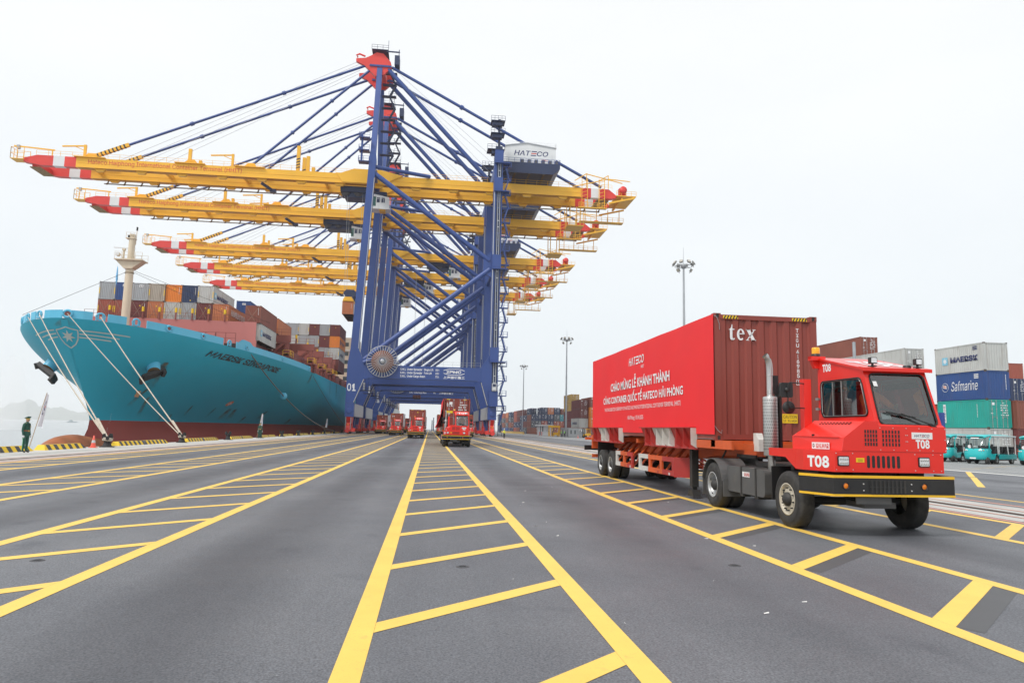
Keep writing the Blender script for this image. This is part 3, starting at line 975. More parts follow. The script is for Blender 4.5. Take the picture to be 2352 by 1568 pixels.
    rail_on(b, (29.15, 3.05, 65.5), (29.15, 19, 65.5), 1.1, 1.4, 1, 0.035)
    for x in (19.6, 21.3, 23.0, 24.7, 26.4, 28.0):
        b.box(x, x + 0.8, 3.3, 4.3, 65.6, 66.5, 1)
        b.box(x + 0.08, x + 0.72, 3.27, 3.3, 65.68, 66.42, 3)
    b.build('machinery_deck', [DBLUE, BLUE, mat('deck brown beam', (0.10, 0.07, 0.05), 0.7), mat('fan grille', (0.12, 0.12, 0.12), 0.6)], T)
    b = MB()
    for z in (66.5, 70.5, 73.5):
        b.box(11.9 if z > 70 else 11.2, 15.2, -1.6, 1.6, z, z + 0.15)
        rail_on(b, (11.9 if z > 70 else 11.2, -1.6, z + 0.1), (15.2, -1.6, z + 0.1), 1.1, 0.9, 0, 0.035)
        b.box(12.2, 14.6, -1.2, 0.6, z - 0.9, z - 0.1)
    b.tube((14.0, 0, 65.8), (14.0, 0, 74.5), 0.28, n=8)
    b.box(13.2, 14.8, -0.8, 0.8, 65.8, 67.6)
    b.build('top_platform', DBLUE, T)
    # --- landside end: yellow ladders, under-hung walkways
    b = MB()
    b.box(44.0, 49.0, G1 - 1.3, G2 + 1.3, 59.6, 59.8)
    for y in (G1 - 1.3, G2 + 1.3):
        rail_on(b, (44, y, 59.8), (49, y, 59.8), 1.1, 1.2, 0, 0.04)
        b.beam((42.0, y, 57.6), (48.6, y, 59.3), 0.3, 0.4)
    b.beam((45.5, G1 - 1.0, 59), (45.5, G2 + 1.0, 59), 0.4, 0.5)
    b.box(44.9, 46.6, G1 - 0.6, G1 + 0.8, 59.8, 61.9, 1)
    b.lathe([(0.0, -0.5), (0.95, -0.5), (0.95, 0.5), (0.0, 0.5)], (45.7, G1 - 0.9, 61.2), 'y', 16, 1)
    for x in (36.0, 40.3):
        for dx in (-0.7, 0.7):
            b.beam((x + dx, G1 - 1.2, 56.2), (x + dx, G1 - 1.2, 63.6), 0.14, 0.14)
        z = 56.4
        while z < 63.4:
            b.beam((x - 0.7, G1 - 1.2, z), (x + 0.7, G1 - 1.2, z + 0.5), 0.09, 0.09)
            z += 0.9
    b.box(34.4, 41.4, G1 - 1.9, G1 - 0.8, 56.0, 56.2)
    rail_on(b, (34.4, G1 - 1.9, 56.2), (41.4, G1 - 1.9, 56.2), 1.1, 1.2, 0, 0.04)
    for x in (33.0, 35.6):
        b.beam((x, G1 + 2, 52.6), (x, G1 + 2, 58.8), 0.2, 0.2)
        b.beam((x, G2 - 1, 52.6), (x, G2 - 1, 58.8), 0.2, 0.2)
    b.box(32.4, 36.4, G1 + 1.4, G2 - 0.6, 52.3, 52.5)
    for y in (G1 + 1.4, G2 - 0.6):
        rail_on(b, (32.4, y, 52.5), (36.4, y, 52.5), 1.1, 1.0, 0, 0.04)
    b.box(36.4, 47.8, G2 - 1.2, G2 + 0.6, 55.0, 55.2)
    rail_on(b, (36.4, G2 - 1.2, 55.2), (47.8, G2 - 1.2, 55.2), 1.1, 1.5, 0, 0.04)
    for x in (38, 41, 44, 47):
        b.beam((x, G2, 55.2), (x, G2, 58.6), 0.16, 0.16)
    for (p, q) in (((33, 61.4), (42.0, 63.9)), ((42.0, 63.9), (47.5, 63.6)), ((36.5, 61.4), (36.5, 65.0)), ((42, 61.4), (42, 64.8)), ((33.5, 63.0), (36.5, 65.0)), ((39.5, 63.2), (42, 64.8)), ((36.5, 64.9), (45.6, 63.0))):
        b.beam((p[0], G1 - 0.9, p[1]), (q[0], G1 - 0.9, q[1]), 0.16, 0.2)
    b.build('girder_end_walkway', [CYEL, CRED], T)
    b = MB()
    b.box(39.4, 42.5, G1 + 0.72, G2 - 0.72, 58.75, 59.0)
    b.build('end_grating', WOODG, T)
    # --- stair tower beside the near landside leg
    fl = MB()
    for yy in (-0.5, 0.5):
        fl.beam((0, yy, 0), (0.95, yy, 3.2), 0.08, 0.26)
        fl.beam((0.05, yy, 1.0), (0.95, yy, 4.2), 0.05, 0.06)
    for s_ in range(10):
        f = (s_ + 0.5) / 10
        fl.box(0.95 * f - 0.13, 0.95 * f + 0.13, -0.5, 0.5, 3.2 * f - 0.03, 3.2 * f + 0.03)
    fme = fl.mesh('stair_flight'); fme.materials.append(BLUE)
    ld = MB()
    ld.box(-0.4, 1.65, -0.6, 0.6, -0.16, 0.0)
    rail_on(ld, (-0.3, -0.58, 0), (1.6, -0.58, 0), 1.1, 0.95, 0, 0.03)
    rail_on(ld, (1.62, -0.58, 0), (1.62, 0.58, 0), 1.1, 1.1, 0, 0.03)
    ld.beam((-0.4, -0.3, -1.3), (0.9, -0.3, -0.1), 0.1, 0.1)
    lme = ld.mesh('landing'); lme.materials.append(BLUE)
    z, k = 2.6, 0
    while z < 62:
        st = inst('stair_flight', fme, T, (15.4 if k % 2 == 0 else 16.6, 0.0, z))
        if k % 2: st.scale = (-1, 1, 1)
        inst('landing', lme, T, (15.35, 0.0, z + 3.3))
        z += 3.35; k += 1
    b = MB()
    b.tube((15.9, 0, 2.6), (15.9, 0, 0.9), 0.1, n=6)
    for zz in (0.5, 1.0, 1.5, 2.0):
        b.box(15.3, 16.2, -0.3, 0.3, zz - 0.03, zz + 0.03)
    for dx in (15.3, 16.2): b.beam((dx, 0, 0.2), (dx, 0, 2.7), 0.1, 0.1)
    b.build('boarding_ladder', DBLUE, T)
    # --- cable reel on the near portal beam
    b = MB()
    c = (-10.8, -1.55, 16.0)
    b.lathe([(0.85, -0.22), (2.42, -0.28), (2.45, 0.0), (2.42, 0.28), (0.85, 0.28)], c, 'y', 40, 0)
    b.lathe([(0.0, -0.46), (0.35, -0.46), (0.55, -0.35), (0.6, 0.35), (0.0, 0.4)], c, 'y', 20, 1)
    b.tube((c[0], -1.5, c[2]), (c[0], -0.6, c[2]), 0.5, n=12, m=2)
    b.tube((-15.0, -0.9, 15.7), (-12.6, -1.0, 16.6), 0.5, n=12, m=2)
    reel = b.build('cable_reel', [BROWN, GALV, BLUE], T)
    b = MB()
    sp = []
    for sy in (-0.36, 0.36):
        b2 = MB()
        b2.path([(c[0] + 3.45 * math.cos(2 * math.pi * k / 40), c[1] + sy, c[2] + 3.45 * math.sin(2 * math.pi * k / 40)) for k in range(40)], 0.045, 5, closed=True)
        b2.build('rim', GALV, reel)
    b2 = MB(); b2.tube((c[0] + 0.7, c[1] - 0.36, c[2]), (c[0] + 3.45, c[1] - 0.36, c[2]), 0.045, n=5)
    b2.tube((c[0] + 0.7, c[1] + 0.36, c[2]), (c[0] + 3.45, c[1] + 0.36, c[2]), 0.045, n=5)
    sme = b2.mesh('spoke', c); sme.materials.append(CGREY)
    for k in range(32):
        o = inst('spoke', sme, reel, c)
        o.rotation_euler = (0, 2 * math.pi * k / 32, 0)
    # --- trolley with the operator's cab, spreader on ropes
    tr = MB()
    tr.box(-4.4, 3.6, G1 + 0.9, G2 - 0.9, 57.5, 58.9, 0)
    tr.prism([(-4.6, 58.6), (3.6, 58.6), (3.2, 56.4), (-3.4, 56.4)], 'y', G1 + 1.6, G2 - 1.6, 0)
    for x in (-3.2, -0.2):
        tr.lathe([(0.0, -0.1), (1.1, -0.1), (1.1, 0.1), (0.0, 0.1)], (x, G1 + 1.5, 57.7), 'y', 18, 1)
    trolley = tr.build('trolley', [DBLUE, mat('sheave grey', (0.08, 0.08, 0.09), 0.6)], T)
    b = MB()
    b.prism([(3.4, 54.0), (7.2, 53.8), (7.2, 56.6), (3.4, 57.3)], 'y', G1 + 0.9, G1 + 3.4, 0)
    b.box(3.0, 7.6, G1 + 0.4, G1 + 3.9, 53.5, 53.75, 0)
    rail_on(b, (4.2, G1 + 0.4, 53.75), (7.6, G1 + 0.4, 53.75), 2.2, 0.8, 0, 0.035)
    b.box(3.8, 6.6, G1 + 1.0, G1 + 3.3, 57.0, 57.9, 2)
    for x in (4.3, 5.4):
        b.box(x, x + 0.8, G1 + 0.86, G1 + 0.9, 55.2, 56.4, 1)
    b.box(3.36, 3.4, G1 + 1.1, G1 + 3.2, 54.4, 56.8, 3)
    b.box(3.3, 4.1, G1 + 0.85, G1 + 0.9, 54.3, 56.6, 3)
    b.box(5.0, 6.4, G1 + 0.9, G1 + 3.4, 53.2, 53.5, 4)
    b.build('operator_cab', [CWHITE, DBLUE, DBLUE, GLASSG, CYEL], trolley)
    trolley.location.x = -18.8
    # --- access platforms on the waterside leg and a crane number
    b = MB()
    for z in (61.8, 64.5, 67.5):
        b.box(-18.3, -15.9, -1.2, 1.0, z, z + 0.14)
        rail_on(b, (-18.3, -1.2, z + 0.1), (-15.9, -1.2, z + 0.1), 1.1, 1.2, 0, 0.035)
        rail_on(b, (-18.3, -1.2, z + 0.1), (-18.3, 1.0, z + 0.1), 1.1, 1.1, 0, 0.035)
    b.box(-17.9, -17.5, -0.4, 0.4, 61.9, 68.5)
    b.build('mast_ladder', BLUE, T)
    b = MB()
    for yy in (3.2, FR - 4.5):
        b.box(-16.4, -13.4, yy, yy + 2.4, 9.7, 9.85)
        rail_on(b, (-16.4, yy, 9.85), (-13.4, yy, 9.85), 1.1, 1.0, 0, 0.03)
        b.box(-15.3, -14.9, yy + 1.0, yy + 1.5, 9.9, 11.6, 1)
    for x in (-14.8, -14.0): b.beam((x, 4, 9.9), (x, 4, 14.8), 0.08, 0.08)
    for z in range(10, 15): b.beam((-14.8, 4, z + 0.3), (-14.0, 4, z + 0.3), 0.06, 0.06)
    b.build('leg_platform', [DBLUE, CGREY], T)
    return T

crane0 = make_crane()
CRANE_OFF = (0, 29.0, 75.0, 106.0, 138.0)
CRANE_LAB = ('blue and yellow gantry crane closest to the camera, numbered 01 on its leg',
             'second blue and yellow gantry crane, directly behind the one numbered 01',
             'third gantry crane along the quay, first beyond the gap in the row',
             'fourth gantry crane along the quay, last but one in the row',
             'farthest gantry crane at the end of the row, with the lowest boom in the photo')
TROLL = (-18.8, -27.0, 1.5, -7.5, -17.2)
cranes = []
for i in range(5):
    t = crane0 if i == 0 else copy_tree(crane0)
    t.location = (0, 160 + CRANE_OFF[i], 0)
    tag(t, CRANE_LAB[i], 'gantry crane', 'ship-to-shore cranes along the quay')
    for ch in kids(t):
        if ch.name.startswith('trolley'): ch.location.x = TROLL[i]
    cranes.append(t)
    leg = [c for c in kids(t) if c.name.startswith('waterside_leg')][0]
    b = MB()
    put_text(b, '%02d' % (i + 1), (-18.25, -0.85, 9.35), (1, 0, 0), (0, 0, 1), 1.85, 1.65, 0.01, 0, 0, 0.008)
    o = b.build('number', TXTW, leg, fix=False)
# hoist ropes and spreader of the nearest crane, with the box it has just lifted off the ship
def spreader(T, X, Zc, drum=58, Y0=11.0, label=None):
    b = MB()
    for dx in (-1.4, 1.4):
        for dy in (-2.2, 2.2):
            b.tube((X + dx, Y0 + dy, Zc + 3.4), (X + dx * 1.3, Y0 + dy, drum), 0.035, n=4)
    b.build('hoist_rope', GALV, T)
    b = MB()
    b.box(X - 1.1, X + 1.1, Y0 - 6.1, Y0 + 6.1, Zc + 0.15, Zc + 0.7, 0)
    b.prism([(X - 1.25, Zc + 0.1), (X + 1.25, Zc + 0.1), (X + 0.8, Zc + 1.1), (X - 0.8, Zc + 1.1)], 'y', Y0 - 6.2, Y0 - 5.2, 0)
    b.prism([(X - 1.25, Zc + 0.1), (X + 1.25, Zc + 0.1), (X + 0.8, Zc + 1.1), (X - 0.8, Zc + 1.1)], 'y', Y0 + 5.2, Y0 + 6.2, 0)
    b.prism([(X - 1.6, Zc + 2.6), (X - 0.8, Zc + 1.3), (X + 0.8, Zc + 1.3), (X + 1.6, Zc + 2.6), (X + 0.9, Zc + 3.4), (X - 0.9, Zc + 3.4)], 'y', Y0 - 3, Y0 + 3, 1)
    b.build('spreader', [CYEL, DBLUE], T)
spreader(cranes[0], -19.7, 30.2)
spreader(cranes[2], -4.6, 9.2 + 5.2)
# ------------------------------------------------------------------ shipping containers
CONT = {}
def ccol(name, col, dirt=0.35, rough=0.5):
    return mat('container ' + name, col, rough, 0, 0.10, 0.35, dirt=dirt, dcol=(0.16, 0.085, 0.045), dscale=0.9, streak=True)
K = {
    'maroon': ccol('maroon', (0.155, 0.035, 0.035)), 'brown': ccol('brown', (0.24, 0.075, 0.05)), 'rust red': ccol('rust red', (0.34, 0.085, 0.055)),
    'orange': ccol('orange', (0.72, 0.22, 0.03), 0.2), 'dull orange': ccol('dull orange', (0.50, 0.17, 0.07)), 'navy': ccol('navy', (0.025, 0.045, 0.11), 0.2),
    'blue': ccol('blue', (0.025, 0.075, 0.24), 0.3), 'grey': ccol('grey', (0.36, 0.385, 0.40), 0.5), 'pale grey': ccol('pale grey', (0.50, 0.51, 0.49), 0.55),
    'slate': ccol('slate', (0.085, 0.105, 0.13), 0.25), 'teal': ccol('teal', (0.03, 0.26, 0.32), 0.2), 'green': ccol('green', (0.015, 0.36, 0.30), 0.35),
    'yellow': ccol('yellow', (0.55, 0.36, 0.10), 0.3), 'tan': ccol('tan', (0.40, 0.36, 0.30), 0.8), 'dark green': ccol('dark green', (0.06, 0.075, 0.065), 0.4),
    'tex brown': mat('container tex brown', (0.26, 0.050, 0.035), 0.42, 0, 0.06, 0.5, dirt=0.12, dcol=(0.14, 0.05, 0.035), dscale=1.0, streak=True),
}
K['tan rusty'] = K['tan']
CDARK = mat('container underside', (0.03, 0.028, 0.026), 0.85)
CAST = mat('corner casting', (0.10, 0.075, 0.06), 0.6, 0.2, 0.3, 3)
BARS = mat('locking bar', (0.42, 0.42, 0.42), 0.45, 0.4, 0.15, 2)
def corr(b, p0, axis, length, z0, z1, depth, nrm, period=0.28, m=0):
    """trapezoidal sheet starting at p0 running along +axis (0 = x, 1 = y); recesses go against nrm"""
    n = max(3, int(round(length / period)))
    per = length / n
    prof = []
    for i in range(n):
        a = i * per
        prof += [(a, 0), (a + per * 0.36, 0), (a + per * 0.5, 1), (a + per * 0.86, 1)]
    prof.append((length, 0))
    vs = []
    for z in (z0, z1):
        for a, dd in prof:
            q = [p0[0], p0[1], z]
            q[axis] += a
            q[1 - axis] -= nrm * depth * dd
            vs.append(tuple(q))
    k = len(prof)
    b.add(vs, [(i, i + 1, k + i + 1, k + i) for i in range(k - 1)], m)
def cont_mesh(L, H, door, W=2.5, frontper=0.28):
    key = (L, H, door, W, frontper)
    if key in CONT: return CONT[key]
    b = MB()
    w2 = W / 2
    zb, zt = 0.17, H - 0.13
    for sx in (-1, 1):
        for yy in (0, L):
            y0, y1 = (0, 0.16) if yy == 0 else (L - 0.16, L)
            x0, x1 = sorted((sx * w2, sx * (w2 - 0.17)))
            b.box(x0, x1, y0 + 0.004, y1 - 0.004, 0.12, H - 0.12, 0)
            b.box(x0 - (0.006 if sx < 0 else 0), x1 + (0.006 if sx > 0 else 0), y0 - (0.006 if yy == 0 else 0), y1 + (0.006 if yy else 0), 0, 0.12, 1)
            b.box(x0 - (0.006 if sx < 0 else 0), x1 + (0.006 if sx > 0 else 0), y0 - (0.006 if yy == 0 else 0), y1 + (0.006 if yy else 0), H - 0.12, H, 1)
            if yy == 0:
                xc = (x0 + x1) / 2
                for z in (0.06, H - 0.06):
                    b.box(xc - 0.035, xc + 0.035, -0.009, -0.006, z - 0.045, z + 0.045, 2)
        x0, x1 = sorted((sx * w2, sx * (w2 - 0.06)))
        b.box(x0, x1, 0.16, L - 0.16, 0.03, 0.17, 0)
        b.box(x0, x1, 0.16, L - 0.16, H - 0.13, H - 0.02, 0)
        corr(b, (sx * (w2 - 0.012), 0.16), 1, L - 0.32, zb, zt, 0.036, sx)
    b.box(-w2 + 0.17, w2 - 0.17, 0.0, 0.12, 0.02, 0.15, 0)
    b.box(-w2 + 0.17, w2 - 0.17, 0.0, 0.12, H - 0.14, H - 0.03, 0)
    b.box(-w2 + 0.17, w2 - 0.17, L - 0.12, L, 0.02, 0.15, 0)
    b.box(-w2 + 0.17, w2 - 0.17, L - 0.12, L, H - 0.14, H - 0.03, 0)
    if not door:
        corr(b, (-w2 + 0.17, 0.02), 0, W - 0.34, 0.15, H - 0.14, 0.045, -1, frontper)
    corr(b, (-w2 + 0.17, L - 0.02), 0, W - 0.34, 0.15, H - 0.14, 0.045, 1)
    b.quad((-w2, 0.1, H - 0.04), (w2, 0.1, H - 0.04), (w2, L - 0.1, H - 0.04), (-w2, L - 0.1, H - 0.04), 0)
    b.quad((-w2 + 0.06, 0.1, 0.1), (w2 - 0.06, 0.1, 0.1), (w2 - 0.06, L - 0.1, 0.1), (-w2 + 0.06, L - 0.1, 0.1), 2)
    for k in (-1.05, 1.05):
        b.box(-w2 + 0.06, w2 - 0.06, L / 2 + k - 0.18, L / 2 + k + 0.18, 0.02, 0.1, 2)
    me = b.mesh('shipping_container')
    for x in (K['brown'], CAST, CDARK): me.materials.append(x)
    CONT[key] = me
    return me
DOORS = {}
def door_mesh(H, W=2.5):
    if H in DOORS: return DOORS[H]
    res = []
    for s in (-1, 1):
        b = MB()
        hw = W / 2 - 0.19
        x0, x1 = (-hw, -0.012) if s < 0 else (0.012, hw)
        b.box(x0, x1, 0.03, 0.07, 0.16, H - 0.15, 0)
        n = 5
        hh = (H - 0.45) / n
        for i in range(n):
            z0 = 0.24 + i * hh
            b.box(x0 + 0.07, x1 - 0.07, 0.012, 0.03, z0, z0 + hh * 0.34, 0)
        b.box(x0, x0 + 0.05, 0.01, 0.03, 0.16, H - 0.15, 0)
        b.box(x1 - 0.05, x1, 0.01, 0.03, 0.16, H - 0.15, 0)
        me = b.mesh('door'); me.materials.append(K['brown'])
        b = MB()
        for f in (0.28, 0.72):
            x = x0 + (x1 - x0) * f
            b.tube((x, -0.012, 0.1), (x, -0.012, H - 0.1), 0.022, n=6)
            for z in (0.13, H * 0.36, H * 0.66, H - 0.13):
                b.box(x - 0.05, x + 0.05, -0.03, 0.012, z - 0.04, z + 0.04)
            b.beam((x, -0.03, H * 0.40), (x + 0.32 * (1 if f < 0.5 else -1), -0.03, H * 0.40), 0.03, 0.035)
        me2 = b.mesh('locking_bar'); me2.materials.append(BARS)
        b = MB()   # small white stencilled data, too far off to read
        r2 = random.Random(5 + s)
        if s > 0:
            for i in range(6):
                z = H * 0.86 - i * 0.24
                xx = x0 + 0.14
                while xx < x1 - 0.2:
                    ww = r2.uniform(0.05, 0.16)
                    if r2.random() < 0.7: b.quad((xx, 0.004, z), (xx + ww, 0.004, z), (xx + ww, 0.004, z + 0.10), (xx, 0.004, z + 0.10))
                    xx += ww + 0.05
        else:
            b.quad((x0 + 0.3, 0.004, H * 0.80), (x0 + 0.62, 0.004, H * 0.80), (x0 + 0.62, 0.004, H * 0.89), (x0 + 0.3, 0.004, H * 0.89))
            b.quad((x0 + 0.2, 0.004, H * 0.5), (x0 + 0.42, 0.004, H * 0.5), (x0 + 0.42, 0.004, H * 0.53), (x0 + 0.2, 0.004, H * 0.53))
        me3 = b.mesh('marking', fix=False); me3.materials.append(TXTW)
        res.append((me, me2, me3))
    DOORS[H] = res
    return res
def container(x, y, z, L, H, col, label, door=False, group=None, W=2.5, frontper=0.28, cast=None):
    """front end towards -y; x is the left edge of the box"""
    o = inst('shipping_container', cont_mesh(L, H, door, W, frontper), None, (x + W / 2, y, z), [K[col], cast or K[col], CDARK])
    tag(o, label, 'container', group)
    if door:
        for me, me2, me3 in door_mesh(H, W):
            d = inst('door', me, o, None, [K[col]])
            inst('locking_bar', me2, d)
            inst('marking', me3, d)
    return o
def maersk_side(o, W, H, L, y0, tw=0.52, sh=0.42, m=None):
    """white-on-blue star and the line's name on the left (-x) or right (+x) side"""
    b = MB()
    sx = o
def maersk(o, side, L, H, W=2.5):
    b = MB()
    x = side * (W / 2 + 0.0)
    ux = (0, -1, 0) if side < 0 else (0, 1, 0)
    s0 = L * 0.93 if side < 0 else L * 0.04
    d = -1 if side < 0 else 1
    nx = x + side * 0.012
    q = H * 0.36
    p = Vector((nx, s0, H * 0.30))
    u = Vector(ux)
    b.add([p, p + u * q, p + u * q + Vector((0, 0, q)), p + Vector((0, 0, q))], [(0, 1, 2, 3)], 0)
    star(b, p + u * (q / 2) + Vector((0, 0, q / 2)), ux, (0, 0, 1), q * 0.42, 1, 0.004)
    put_text(b, 'MAERSK', p + u * (q * 1.35) + Vector((0, 0, q * 0.18)), ux, (0, 0, 1), L * 0.53, q * 0.68, 0.03, 0, 2, 0.002)
    b.build('lettering', [mat('sky blue print', (0.22, 0.55, 0.72), 0.5), TXTW, TXTN], o, fix=False)

# --- stacks in the yard: (left edge X, front Y, length, tier height, doors?, colours from the ground up, where)
YARD = [
    (43.0, 289, 12.2, 2.75, 1, ['brown', 'slate', 'navy'], 'three-high stack with its doors beside the pale guard hut'),
    (45.55, 289, 12.2, 2.75, 1, ['brown', 'rust red', 'navy', 'navy'], 'stack rising behind the flat roof of the guard hut'),
    (48.1, 289, 12.2, 2.75, 1, ['slate', 'navy', 'navy', 'dull orange'], 'stack with a dull orange top box, behind the yellow steel frame'),
    (50.65, 289, 12.2, 2.75, 1, ['rust red', 'rust red', 'slate', 'navy'], 'stack just left of the teal container, behind the yellow steel frame'),
    (53.2, 289, 12.2, 2.75, 1, ['brown', 'rust red', 'teal'], 'stack crowned by a teal box beside the middle light mast'),
    (53.2, 302.5, 12.2, 2.75, 0, ['maroon', 'maroon', 'maroon', 'brown'], 'stack peeping over the teal container'),
    (55.75, 300, 12.2, 2.75, 1, ['brown', 'rust red', 'maroon', 'brown'], 'stack hard left of the middle light mast'),
    (43.0, 302.5, 12.2, 2.75, 1, ['brown', 'brown', 'brown', 'navy'], 'stack of three brown boxes topped by a navy one'),
    (43.0, 315, 12.2, 2.75, 1, ['slate', 'maroon', 'navy'], 'low stack between the navy-topped stack and the thin far light mast'),
    (43.0, 327.5, 12.2, 2.75, 1, ['navy', 'navy', 'navy', 'maroon'], 'stack just right of the thin far light mast'),
    (43.0, 340, 12.2, 2.75, 1, ['brown', 'navy', 'maroon', 'maroon'], 'stack cut by the thin far light mast'),
    (43.0, 352.5, 12.2, 2.75, 1, ['rust red', 'navy', 'rust red', 'rust red'], 'mostly rust red stack left of the thin far light mast'),
    (43.0, 377, 12.2, 2.75, 1, ['navy', 'brown', 'slate', 'navy'], 'navy-topped stack beyond the yellow concrete barrier'),
    (43.0, 392, 12.2, 2.75, 1, ['blue', 'slate', 'brown', 'dull orange'], 'stack with a blue bottom box beyond the yellow concrete barrier'),
    (43.0, 414, 12.2, 2.75, 1, ['blue', 'brown', 'slate', 'rust red'], 'stack nearest the crane stairs, far down the yard'),
    (45.6, 414, 12.2, 2.75, 1, ['blue', 'slate', 'brown', 'rust red'], 'far stack seen just right of the crane stairs'),
    (43.0, 440, 12.2, 2.75, 1, ['navy', 'navy', 'slate', 'navy'], 'dark stack glimpsed through the crane stair tower'),
    (43.0, 215, 12.2, 2.58, 1, ['maroon', 'maroon', 'maroon', 'yellow', 'yellow'], 'tall stack with two yellow boxes on top'),
    (43.0, 202.3, 12.2, 2.69, 1, ['dull orange', 'pale grey', 'maroon', 'maroon'], 'stack standing on the far side of the grey site office'),
    (45.6, 200.7, 12.2, 2.86, 1, ['brown', 'orange', 'orange', 'brown'], 'stack beside the forklift, half hidden by the red banner'),
    (55.0, 77, 12.8, 3.05, 1, ['pale grey', 'maroon', 'dark green', 'pale grey'], 'stack straight behind the red cab'),
    (57.65, 89.5, 12.8, 3.05, 1, ['brown', 'maroon', 'green', 'maroon', 'brown'], 'tallest stack behind the red cab'),
    (57.7, 64.4, 12.8, 2.84, 0, ['maroon', 'brown'], 'two-high stack at the right edge of the photo'),
    (75.5, 85, 12.8, 3.27, 1, ['maroon', 'brown', 'navy'], 'three-high stack at the right edge with a navy top box'),
    (88.6, 100, 12.8, 3.4, 0, ['brown', 'maroon', 'rust red', 'rust red'], 'farthest stack at the right edge'),
]
ORD = ['bottom', 'second', 'third', 'fourth', 'fifth']
for X, Y, L, H, dr, cols, where in YARD:
    for i, c in enumerate(cols):
        posn = 'top' if i == len(cols) - 1 else (ORD[i] if i == 0 else ORD[i] + ' from ground')
        lab = '%s container, %s box of the %s' % (c, posn, where)
        lab = ' '.join(lab.split()[:16])
        door = dr and not (c == 'pale grey' and Y == 202.3)
        o = container(X + rnd.uniform(-0.04, 0.04), Y + rnd.uniform(-0.08, 0.08), 0.005 + i * H, L, H, c, lab, door, 'stacked yard containers')
        if c == 'pale grey': maersk(o, -1, L, H)
        elif Y > 195 and (c in ('navy', 'slate', 'orange', 'yellow')):
            b = MB()
            x = -1.25 - 0.014
            mm = 0
            if c == 'orange': b.lathe([(0.0, 0), (0.9, 0.0), (0.9, -0.01), (0.0, -0.01)], (x, 7.5, H / 2), 'x', 16, 1)
            elif c == 'yellow': b.quad((x, 5.6, H * 0.3), (x, 5.0, H * 0.3), (x, 5.0, H * 0.75), (x, 5.6, H * 0.75), 1)
            else:
                for (ya, yb, za, zb) in ((9.2, 7.6, 0.42, 0.60), (6.6, 5.4, 0.78, 0.88), (4.2, 2.8, 0.36, 0.42), (4.6, 3.6, 0.16, 0.24)):
                    b.quad((x, ya, H * za), (x, yb, H * za), (x, yb, H * zb), (x, ya, H * zb), 0)
            b.build('emblem', [TXTW, TXTN], o, fix=False)
# the three well seen boxes above the electric carts
MRX, MRY, MRL, MRH = 55.0, 64.9, 7.0, 2.87
for i, (c, lab) in enumerate((('pale grey', 'rusty grey container at ground level under the bright green container'),
                              ('green', 'bright green container above the electric carts, doors facing the road'),
                              ('blue', 'blue container with a white script name and flag roundel on its side'),
                              ('pale grey', 'weathered pale grey container on top of the blue one with the script name'))):
    dr = i < 2
    o = container(MRX, MRY, 0.005 + i * MRH, MRL, MRH, c, lab, dr, 'stacked yard containers', 2.6, cast=CAST)
    b = MB()
    x = -1.3 - 0.012
    if i == 3:
        q = 0.82
        b.quad((x, 5.9, 0.95), (x, 5.9 - q, 0.95), (x, 5.9 - q, 0.95 + q), (x, 5.9, 0.95 + q), 0)
        star(b, (x, 5.9 - q / 2, 0.95 + q / 2), (0, -1, 0), (0, 0, 1), 0.36, 1)
        put_text(b, 'MAERSK', (x, 4.7, 1.12), (0, -1, 0), (0, 0, 1), 3.9, 0.58, 0.035, 0, 2)
        for k in range(3): b.quad((x, 1.5, 2.5 - k * 0.15), (x, 0.9, 2.5 - k * 0.15), (x, 0.9, 2.58 - k * 0.15), (x, 1.5, 2.58 - k * 0.15), 2)
    elif i == 2:
        put_text(b, 'Safmarine', (x, 4.75, 0.98), (0, -1, 0), (0, 0, 1), 3.7, 1.02, 0.0, 0.28, 1)
        pts = [(x - 0.003, 5.65 + 0.46 * math.cos(t * math.pi / 12), 1.42 + 0.46 * math.sin(t * math.pi / 12)) for t in range(24)]
        b.path(pts, 0.022, 4, 1, True)
        b.quad((x - 0.004, 5.92, 1.36), (x - 0.004, 5.45, 1.28), (x - 0.004, 5.45, 1.62), (x - 0.004, 5.92, 1.7), 1)
        b.quad((x - 0.006, 5.74, 1.33), (x - 0.006, 5.64, 1.31), (x - 0.006, 5.64, 1.66), (x - 0.006, 5.74, 1.68), 3)
        b.quad((x - 0.006, 5.92, 1.49), (x - 0.006, 5.45, 1.41), (x - 0.006, 5.45, 1.49), (x - 0.006, 5.92, 1.57), 3)
        for k in range(3): b.quad((x, 1.5, 2.5 - k * 0.17), (x, 0.9, 2.5 - k * 0.17), (x, 0.9, 2.6 - k * 0.17), (x, 1.5, 2.6 - k * 0.17), 1)
        for k in range(11): b.quad((0.86, -0.004, 2.4 - k * 0.14), (0.93, -0.004, 2.4 - k * 0.14), (0.93, -0.004, 2.5 - k * 0.14), (0.86, -0.004, 2.5 - k * 0.14), 1)
    elif i == 1:
        b.quad((x, 6.1, 0.55), (x, 5.72, 0.55), (x, 5.72, 2.5), (x, 6.1, 2.5), 1)
        for k, ch in enumerate('DONFA'): put_text(b, ch, (x - 0.003, 6.02, 2.05 - k * 0.34), (0, -1, 0), (0, 0, 1), 0.22, 0.26, 0.01, 0, 2)
        for k in range(9): b.quad((x, 1.35, 2.3 - k * 0.15), (x, 1.28, 2.3 - k * 0.15), (x, 1.28, 2.4 - k * 0.15), (x, 1.35, 2.4 - k * 0.15), 1)
    if b.f: b.build('lettering', [mat('sky blue print', (0.22, 0.55, 0.72), 0.5), TXTW, TXTN, mat('orange print', (0.75, 0.18, 0.06), 0.5)], o, fix=False)
